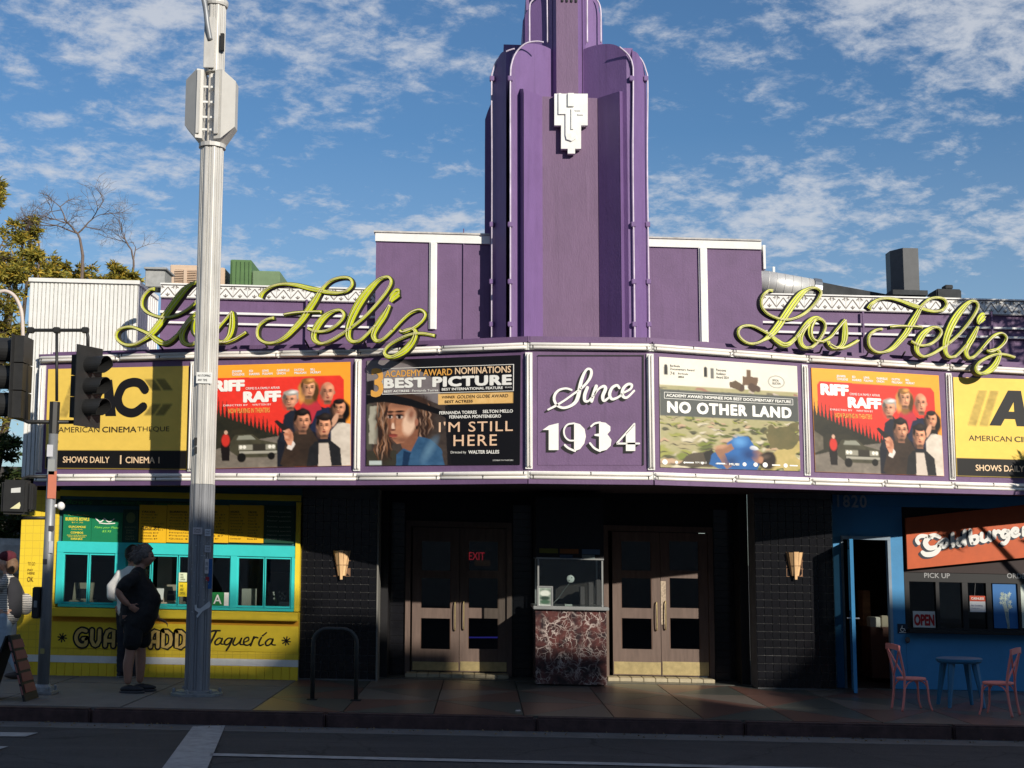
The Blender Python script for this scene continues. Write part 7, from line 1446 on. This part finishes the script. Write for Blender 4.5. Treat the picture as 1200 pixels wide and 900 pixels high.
# person in a white shirt standing at the window behind him
c3 = ground(149, 794, 0)
lg = skinned(({'p': (.0, 0, .90, .12), 'h1': (.0, -.09, .84, .09), 'k1': (.01, -.09, .48, .062), 'a1': (-.01, -.09, .08, .042), 'h2': (.0, .09, .84, .09), 'k2': (.01, .09, .48, .062), 'a2': (.0, .09, .08, .042)}, [('p', 'h1'), ('h1', 'k1'), ('k1', 'a1'), ('p', 'h2'), ('h2', 'k2'), ('k2', 'a2')]))
ts = skinned(({'p': (.0, 0, .92, .13), 'c': (.0, 0, 1.2, .13), 'n0': (.0, 0, 1.38, .08), 'n': (.02, 0, 1.45, .052), 'hd': (.03, 0, 1.52, .05)}, [('p', 'c'), ('c', 'n0'), ('n0', 'n'), ('n', 'hd')]))
def arm_(s_, fwd): return skinned(chain([(.0, s_ * .18, 1.33, .052), (-.02, s_ * .27, 1.18, .045), (-.02, s_ * .27, 1.07, .04), (.10, s_ * .22, 1.02, .035), (.22, s_ * .12, 1.03, .028)]))
wsh = caps([(.0, 0, .88, .15, 1.15), (.0, 0, 1.18, .15, 1.2), (.0, 0, 1.33, .10, 1.7), (.01, 0, 1.41, .065, 1)], [(.0, -.15, 1.33, .08), (-.02, -.27, 1.18, .070), (-.02, -.275, 1.06, .066), (.12, -.21, 1.02, .052)], [(.0, .15, 1.33, .08), (-.02, .27, 1.18, .070), (-.02, .275, 1.06, .066), (.12, .21, 1.02, .052)]); wsh = noise_push(remesh(wsh, .013), .012, 9)
tr_ = caps([(.0, 0, .94, .13, 1.15), (.0, 0, .86, .135, 1.15)], [(.0, -.09, .83, .10), (.01, -.09, .48, .078), (-.01, -.09, .09, .068)], [(.0, .09, .83, .10), (.01, .09, .48, .078), (.0, .09, .09, .068)]); tr_ = noise_push(remesh(tr_, .013), .008, 9)
hr = MB(); hr.ball((.015, 0, 1.62), .11, 24, (1.02, .86, 1.05)); hr = noise_push(hr, .012, 14)
person('person in white shirt and dark trousers at the window, hidden behind the man', (c3.x, c3.y, 0), R(70), [lg, ts, arm_(-1, 0), arm_(1, 0), head_mb((.04, 0, 1.57), 0, .22, .145), hand_mb((.22, -.12, 1.03), (.8, .5, 0), (0, 0, 1), 1, .4), hand_mb((.22, .12, 1.03), (.8, -.5, 0), (0, 0, 1), -1, .4)], [('shirt', wsh, mat('white_cotton', (.75, .74, .72), .85, bump=.3)), ('trousers', tr_, mat('dark_trousers', (.02, .022, .03), .85)), ('hair', hr, mat('dark_hair', (.02, .015, .012), .7)), ('shoe', shoe(-.01, -.09, 0), SHOE), ('shoe', shoe(0, .09, 0), SHOE), ('shoe_sole', sole(-.01, -.09, 0), col((120, 120, 118))), ('shoe_sole', sole(0, .09, 0), col((120, 120, 118)))])
# woman in a beanie walking left with a hand raised to her eyes
c4 = ground(10, 795, 0)
lgw = skinned(({'p': (.0, 0, .86, .11), 'h1': (.0, -.08, .80, .085), 'k1': (.12, -.08, .45, .055), 'a1': (.16, -.07, .09, .036), 'h2': (.0, .08, .80, .085), 'k2': (-.03, .08, .43, .055), 'a2': (-.20, .08, .12, .036)}, [('p', 'h1'), ('h1', 'k1'), ('k1', 'a1'), ('p', 'h2'), ('h2', 'k2'), ('k2', 'a2')]))
tsw = skinned(({'p': (.0, 0, .88, .11), 'c': (.0, 0, 1.12, .11), 'n0': (.01, 0, 1.28, .07), 'n': (.03, 0, 1.34, .045), 'hd': (.05, 0, 1.40, .045)}, [('p', 'c'), ('c', 'n0'), ('n0', 'n'), ('n', 'hd')]))
aR = skinned(chain([(.0, .16, 1.23, .045), (.12, .20, 1.14, .038), (.20, .16, 1.24, .032), (.16, .07, 1.38, .025)])); aL = skinned(chain([(.0, -.16, 1.23, .045), (-.04, -.21, 1.02, .038), (.08, -.19, .95, .032), (.20, -.12, 1.0, .025)]))
car = caps([(-.02, 0, .80, .14, 1.15), (.0, 0, 1.1, .13, 1.15), (.0, 0, 1.22, .085, 1.7), (.02, 0, 1.30, .055, 1)], [(.0, -.12, 1.22, .065), (-.04, -.205, 1.03, .06), (.05, -.195, .955, .05)], [(.0, .12, 1.22, .065), (.12, .205, 1.14, .058), (.185, .17, 1.21, .048)]); car = noise_push(remesh(car, .013), .008, 8)
jn_ = caps([(.0, 0, .88, .12, 1.15), (.0, 0, .80, .12, 1.15)], [(.0, -.08, .78, .095), (.12, -.08, .45, .07), (.16, -.07, .11, .058)], [(.0, .08, .78, .095), (-.03, .08, .43, .07), (-.19, .08, .14, .058)]); jn_ = noise_push(remesh(jn_, .013), .008, 8)
stripe = bpy.data.materials.new('striped_knit'); stripe.use_nodes = True; n_ = stripe.node_tree; b_ = n_.nodes['Principled BSDF']; b_.inputs['Roughness'].default_value = .9; tcx = n_.nodes.new('ShaderNodeTexCoord'); wv = n_.nodes.new('ShaderNodeTexWave'); wv.bands_direction = 'Z'; wv.inputs['Scale'].default_value = 14; wv.inputs['Distortion'].default_value = 1.2; n_.links.new(tcx.outputs['Object'], wv.inputs['Vector']); cr_ = n_.nodes.new('ShaderNodeValToRGB'); cr_.color_ramp.elements[0].position = .35; cr_.color_ramp.elements[0].color = (.10, .10, .11, 1); cr_.color_ramp.elements[1].position = .5; cr_.color_ramp.elements[1].color = (.62, .58, .52, 1); n_.links.new(wv.outputs[0], cr_.inputs[0]); n_.links.new(cr_.outputs[0], b_.inputs['Base Color'])
bn = MB(); bn.ball((.03, 0, 1.545), .108, 24, (1.02, .90, .72)); bn = noise_push(bn, .012, 12)
hw = MB(); hw.ball((-.03, 0, 1.43), .088, 20, (.9, 1.0, 1.3)); hw = noise_push(hw, .014, 12)
gl = MB(); 
for s_ in (-1, 1): gl.ball((.145, s_ * .032, 1.462), .022, 12, (.5, 1.1, .8))
bag = MB(); bag.ball((-.15, -.20, .93), .12, 20, (.9, .5, 1.15)); st_ = MB(); st_.tube(smooth_path([(-.12, -.24, 1.02), (-.02, -.2, 1.24), (.05, -.1, 1.29), (.0, .08, 1.27), (-.1, .1, 1.1)], 5), .018, 6)
vest = remesh(caps([(-.055, 0, .84, .13, 1.1), (-.05, 0, 1.1, .125, 1.15), (-.04, 0, 1.2, .09, 1.5)]), .014)
ph = MB(); ph.bevbox(.22, .235, -.16, -.09, .98, 1.12, .004)
person('woman in maroon beanie and striped cardigan walking left, hand at her eyes', (c4.x - .05, c4.y, 0), R(176), [lgw, tsw, aR, aL, head_mb((.055, 0, 1.46), 0, .21, .14), hand_mb((.16, .07, 1.38), (.1, -.7, .6), (1, 0, .3), 1, .3, .9), hand_mb((.20, -.12, 1.0), (.7, .3, .5), (0, -1, 0), 1, .6, .9)],
       [('cardigan', car, stripe), ('vest', vest, mat('charcoal_knit', (.025, .025, .03), .9)), ('jeans', jn_, mat('light_denim', (.34, .42, .50), .85, var=.12, scale=12, bump=.3)), ('hair', hw, mat('brown_hair', (.16, .09, .05), .7, var=.4, scale=30)), ('beanie', bn, mat('maroon_knit', (.10, .016, .026), .95, bump=.6, scale=25)), ('sunglasses', gl, BLS), ('shoulder_bag', bag, stripe), ('bag_strap', st_, mat('bag_strap_cloth', (.05, .04, .04), .8)), ('phone', ph, col((230, 190, 60))), ('shoe', shoe(.16, -.07, 0, L=.25), col((60, 50, 45))), ('shoe', shoe(-.2, .08, 0, L=.25), col((60, 50, 45)))], skin=(.50, .30, .21))

# ================================================================ trees
BARK = mat('grey_brown_bark', (.10, .075, .055), .9, var=.3, scale=12, bump=.6); TWIG = mat('bare_twig_bark', (.16, .12, .10), .85, var=.2)
def grow(mb, p, d, r, L, depth, rng, tips, spread=.55, up=.15, minr=.006, kids=(2, 3)):
    pts = [p]; q = p.copy(); dd = d.copy(); n = 4
    for i in range(n): dd = (dd + Vector((rng.gauss(0, .13), rng.gauss(0, .13), rng.gauss(0, .1) + up * .12))).normalized(); q = q + dd * (L / n); pts.append(q.copy())
    r1 = max(minr * .6, r * (.62 if minr > .003 else .70)); mb.tube(pts, r, 6 if r > .03 else 4, r1, cap=False)
    if depth == 0 or r1 < minr: tips.append((q, dd)); return
    for k in range(rng.randint(*kids)):
        ax = Vector((rng.gauss(0, 1), rng.gauss(0, 1), rng.gauss(0, .6))); nd = (dd + ax.normalized() * spread * rng.uniform(.6, 1.3) + Vector((0, 0, up))).normalized(); st = pts[-1] if k == 0 else pts[rng.randint(2, n)]
        grow(mb, st.copy(), nd, r1 * rng.uniform(.75, 1), L * rng.uniform(.68, .9), depth - 1, rng, tips, spread, up, minr, kids)
def leafmat(nm, c1, c2, c3):
    m = bpy.data.materials.new(nm); m.use_nodes = True; n = m.node_tree; b = n.nodes['Principled BSDF']; b.inputs['Roughness'].default_value = .6; b.inputs['Specular IOR Level'].default_value = .25
    a = n.nodes.new('ShaderNodeAttribute'); a.attribute_name = 'ink'; n.links.new(a.outputs['Color'], b.inputs['Base Color'])
    tr = n.nodes.new('ShaderNodeBsdfTranslucent'); n.links.new(a.outputs['Color'], tr.inputs[0]); mxs = n.nodes.new('ShaderNodeMixShader'); mxs.inputs[0].default_value = .3; o = n.nodes['Material Output']; n.links.new(b.outputs[0], mxs.inputs[1]); n.links.new(tr.outputs[0], mxs.inputs[2]); n.links.new(mxs.outputs[0], o.inputs[0]); m['c'] = 1; return m, (c1, c2, c3)
def foliage(par, name, clusters, lm, n, size, rng, flat_=.5):
    mt, cols_ = lm; vs = []; fs = []; cs = []; off = OFF[par.name]
    for i in range(n):
        c, R_ = clusters[rng.randrange(len(clusters))]; d = Vector((rng.gauss(0, 1), rng.gauss(0, 1), rng.gauss(0, .75))); d = d.normalized() * (rng.random() ** .45) * R_; p = sh(c + d) - off
        a = Vector((rng.gauss(0, 1), rng.gauss(0, 1), rng.gauss(0, flat_))).normalized(); u = a.cross(Vector((rng.gauss(0, 1), rng.gauss(0, 1), rng.gauss(0, 1)))).normalized(); s_ = size * rng.uniform(.6, 1.4); k = len(vs)
        vs += [p, p + a * s_ + u * s_ * .28, p + a * s_ * 2.1, p + a * s_ - u * s_ * .28]; fs.append((k, k + 1, k + 2, k + 3)); cc = cols_[rng.choices((0, 1, 2), (5, 3, 2))[0]]; f_ = rng.uniform(.7, 1.3); cs += [(cc[0] * f_, cc[1] * f_, cc[2] * f_, 1)] * 4
    me = bpy.data.meshes.new(name); me.from_pydata([tuple(v) for v in vs], [], fs); at_ = me.color_attributes.new('ink', 'FLOAT_COLOR', 'POINT'); at_.data.foreach_set('color', np.array(cs, np.float32).ravel()); me.materials.append(mt); o = bpy.data.objects.new(name, me); C.objects.link(o); o.parent = par; OFF[o.name] = off; return o
YGL = leafmat('yellow_green_leaves', (.20, .19, .035), (.38, .31, .045), (.55, .37, .05)); DGL = leafmat('dark_green_leaves', (.03, .05, .015), (.05, .08, .02), (.09, .09, .02))
def tree(label, base, H, r, depth, seed, lm=None, nleaf=0, leaf=.07, cr=.6, lean=(0, 0, 1), trunkL=None, spread=.55, up=.15, bare=False, group='trees behind the buildings', kids=(2, 3)):
    rng = random.Random(seed); th = thing('tree', label, 'tree', base, group); mb = MB(); tips = []
    grow(mb, Vector(base) - Vector((0, 0, .1)), Vector(lean).normalized(), r, trunkL or H * .38, depth, rng, tips, spread, up, .006 if bare else .012, kids)
    mb.build('branches' if bare else 'trunk', TWIG if bare else BARK, th, fixn=False)
    if lm:
        cl = [(t[0], cr * rng.uniform(.6, 1.2)) for t in tips]
        foliage(th, 'crown', cl, lm, nleaf, leaf, rng)
    return tips
# leafy pepper-like tree beyond the left edge, with one clump rising over the shed
def crown_tree(label, clumps, Y, base_px, lm, n, leaf, seed, rtr=.16, group='trees behind the buildings'):
    rng = random.Random(seed); P0 = at(base_px, 640, Y); base = Vector((P0.x, Y, 0)); th = thing('tree', label, 'tree', base, group); mb = MB(); cl = []
    for px, py, rpx in clumps:
        c = at(px, py, Y) + Vector((0, rng.uniform(-.8, .8), 0)); R_ = rpx * Y / F; mid = base.lerp(c, .55) + Vector((rng.uniform(-.3, .3), rng.uniform(-.3, .3), .3)); mb.tube(smooth_path([base + Vector((0, 0, -.1)), base.lerp(mid, .5) + Vector((0, 0, .3)), mid, c], 4), rtr, 6, .02, cap=False)
        for k in range(int(9 + rpx / 3)):
            d = Vector((rng.gauss(0, 1), rng.gauss(0, 1), rng.gauss(0, .8))).normalized() * R_ * rng.uniform(.35, 1.0); cl.append((c + d, R_ * rng.uniform(.16, .36))); mb.tube([c, c + d * .6 + Vector((0, 0, .05)), c + d], .018, 4, .006, cap=False)
    mb.build('trunk', BARK, th, fixn=False); foliage(th, 'crown', cl, lm, n, leaf, rng); return th
crown_tree('yellow green leafy tree at the left edge beyond the shed', [(-10, 300, 40), (2, 240, 20), (-15, 225, 24), (15, 262, 22), (-5, 360, 45), (20, 330, 26), (30, 300, 18), (5, 430, 40), (-20, 500, 45), (12, 395, 24)], 26, -60, YGL, 15000, .055, 5)
crown_tree('golden leafy tree top showing above the white shed', [(60, 312, 20), (85, 322, 22), (105, 325, 16), (40, 322, 14), (75, 345, 26)], 27, 75, YGL, 7000, .055, 6)
crown_tree('small golden leafy tree top right of the shed roof', [(143, 322, 12), (135, 330, 10), (155, 328, 12), (150, 342, 16)], 28, 145, YGL, 3600, .05, 8)
crown_tree('dark green tree behind the corner at the left edge', [(-8, 600, 34), (8, 570, 24), (-20, 545, 26), (-4, 640, 30), (10, 525, 18), (15, 610, 14)], 24, -40, DGL, 8000, .06, 12)
def bare(label, px, py, Y, L, seed, r=.075, depth=6, lean=(0, 0, 1), spread=.62, up=.12, kids=(2, 3)):
    rng = random.Random(seed); b = at(px, py, Y); th = thing('tree', label, 'tree', (b.x, Y, 0), 'trees behind the buildings'); mb = MB(); tips = []
    mb.tube([(b.x, Y, -.1), (b.x, Y, b.z)], r * 1.5, 8, r, cap=False); grow(mb, b, Vector(lean).normalized(), r, L, depth, rng, tips, spread, up, .0012, kids); mb.build('branches', TWIG, th, fixn=False)
bare('taller leafless tree behind the shed with wide spreading twigs', 97, 300, 27, .52, 12, .032, 6, (0, 0, 1), .95, .02, (3, 3)); bare('smaller leafless tree behind the roof vent', 156, 318, 28, .46, 29, .024, 6, (.2, 0, 1), .95, .0, (2, 3))
bare('thin leafless sapling leaning at the left of the bare trees', 46, 292, 27, .34, 33, .018, 5, (.1, 0, 1), .8, .05, (3, 3))
# the street tree just right of the view that dapples the marquee
def street_tree(label, X, Y, clumps, n, seed):
    rng = random.Random(seed); base = Vector((X, Y, 0)); th = thing('tree', label, 'tree', base, 'street trees'); mb = MB(); cl = []
    for dx_, dy_, z, R_ in clumps:
        c = base + Vector((dx_, dy_, z)); mb.tube(smooth_path([base + Vector((0, 0, -.1)), base + Vector((0, 0, 1.6)), base + Vector((dx_ * .3, dy_ * .3, 2.8)), c], 4), .12, 7, .02, cap=False)
        for k in range(14): d = Vector((rng.gauss(0, 1), rng.gauss(0, 1), rng.gauss(0, .8))).normalized() * R_ * rng.uniform(.3, 1); cl.append((c + d, R_ * rng.uniform(.2, .4)))
    mb.build('trunk', BARK, th, fixn=False); foliage(th, 'crown', cl, DGL, n, .07, rng)
street_tree('leafy street tree at the kerb right of the burger shop', 10.4, 15.6, [(0, 0, 6.3, 1.2), (-.7, .2, 6.9, .85), (.8, 0, 6.4, 1.1), (0, .3, 7.6, 1.0), (-.9, 0, 5.6, .5), (-1.6, .2, 3.9, .35), (-.9, .3, 4.3, .45), (-.2, .2, 3.8, .4)], 11000, 41)

# pale curved lamp arm at the left edge, low wall and parked things beyond the corner
m = MB(); m.tube(smooth_path([at(-8, 345, 20), at(5, 341, 20), at(16, 346, 20), at(23, 358, 20), at(26, 372, 20), at(27, 400, 20)], 6), .028, 8); tag(m.build('lamp_arm', mat('pale_pink_pipe', (.62, .52, .46), .5), smooth=True), 'pale curved pipe arching in from the left edge beside the shed', 'pipe')
m = MB(); m.box(-22, -7.6, 30, 30.3, 0, 3.4); tag(m.build('garden_wall', mat('dark_garden_wall', (.06, .055, .05), .9, dirt=.3)), 'dark low wall behind the trees beyond the corner', 'wall')
p0 = at(10, 640, 22); m = MB(); m.bevbox(p0.x - .8, p0.x + .35, 22, 22.9, 1.25, 1.8, .1); m.bevbox(p0.x - .25, p0.x - .1, 22.2, 22.3, 0, 1.26, .01); m.bevbox(p0.x + .02, p0.x + .12, 22.2, 22.3, 0, 1.26, .01); tag(m.build('white_awning', mat('dirty_white_canvas', (.5, .48, .45), .8, var=.3, dirt=.4)), 'small dirty white awning behind the woman at the left edge', 'awning')

# ================================================================ row of shops across the street behind the viewer, unseen, rooflines shaped for their shade
hw_ = mat('opposite_stucco', (.38, .35, .32), .85, var=.1, dirt=.3)
def shop(x0, x1, h, i):
    th = thing('shop_building', ['pale stucco shop across the street, first from the left', 'tallest pale shop across the street', 'pale shop across the street with a middling roof', 'lowest pale shop across the street', 'second low pale shop across the street', 'broad pale shop at the right end across the street', 'narrow pale shop between the low ones', 'narrow pale shop carrying the added slatted light screen'][i], 'building', ((x0 + x1) / 2, -7, 0), 'shops across the street')
    m = MB(); m.box(x0, x1, -17, -7, -.3, h); m.build('wall', hw_, th); m = MB(); m.box(x0 + .05, x1 - .05, -7.06, -7.001, h - .35, h - .05); m.build('cornice', col((120, 112, 100)), th)
    n = max(1, int((x1 - x0) / 2.4)); w_ = (x1 - x0) / n
    for j in range(n):
        for z0, z1 in ((.5, 2.6), (4.0, 5.6), (7.2, 8.8)):
            m = MB(); m.box(x0 + j * w_ + .4, x0 + (j + 1) * w_ - .4, -7.02, -7.002, z0, z1); m.build('window', col((40, 44, 50)), th)
for i, q in enumerate(((-30, 11.2, 12.05), (11.2, 12.5, 12.95), (14.9, 17.2, 12.75), (18.5, 21.8, 10.75), (21.8, 22.6, 12.3), (22.6, 46, 13.3), (17.2, 18.5, 12.3), (12.5, 14.9, 12.0))): shop(*q, i)
th = thing('half_light_screen', 'unseen slatted screen added on a shop roof to half-light the taqueria wall', 'screen', (13.7, -7.2, 12.0)); h_ = 12.02  # added screen, unseen; its gaps let half the sun onto the taqueria wall
while h_ < 13.1: m = MB(); m.box(12.52, 14.88, -7.25, -7.22, h_, h_ + .042); m.build('screen_slat', hw_, th); h_ += .085
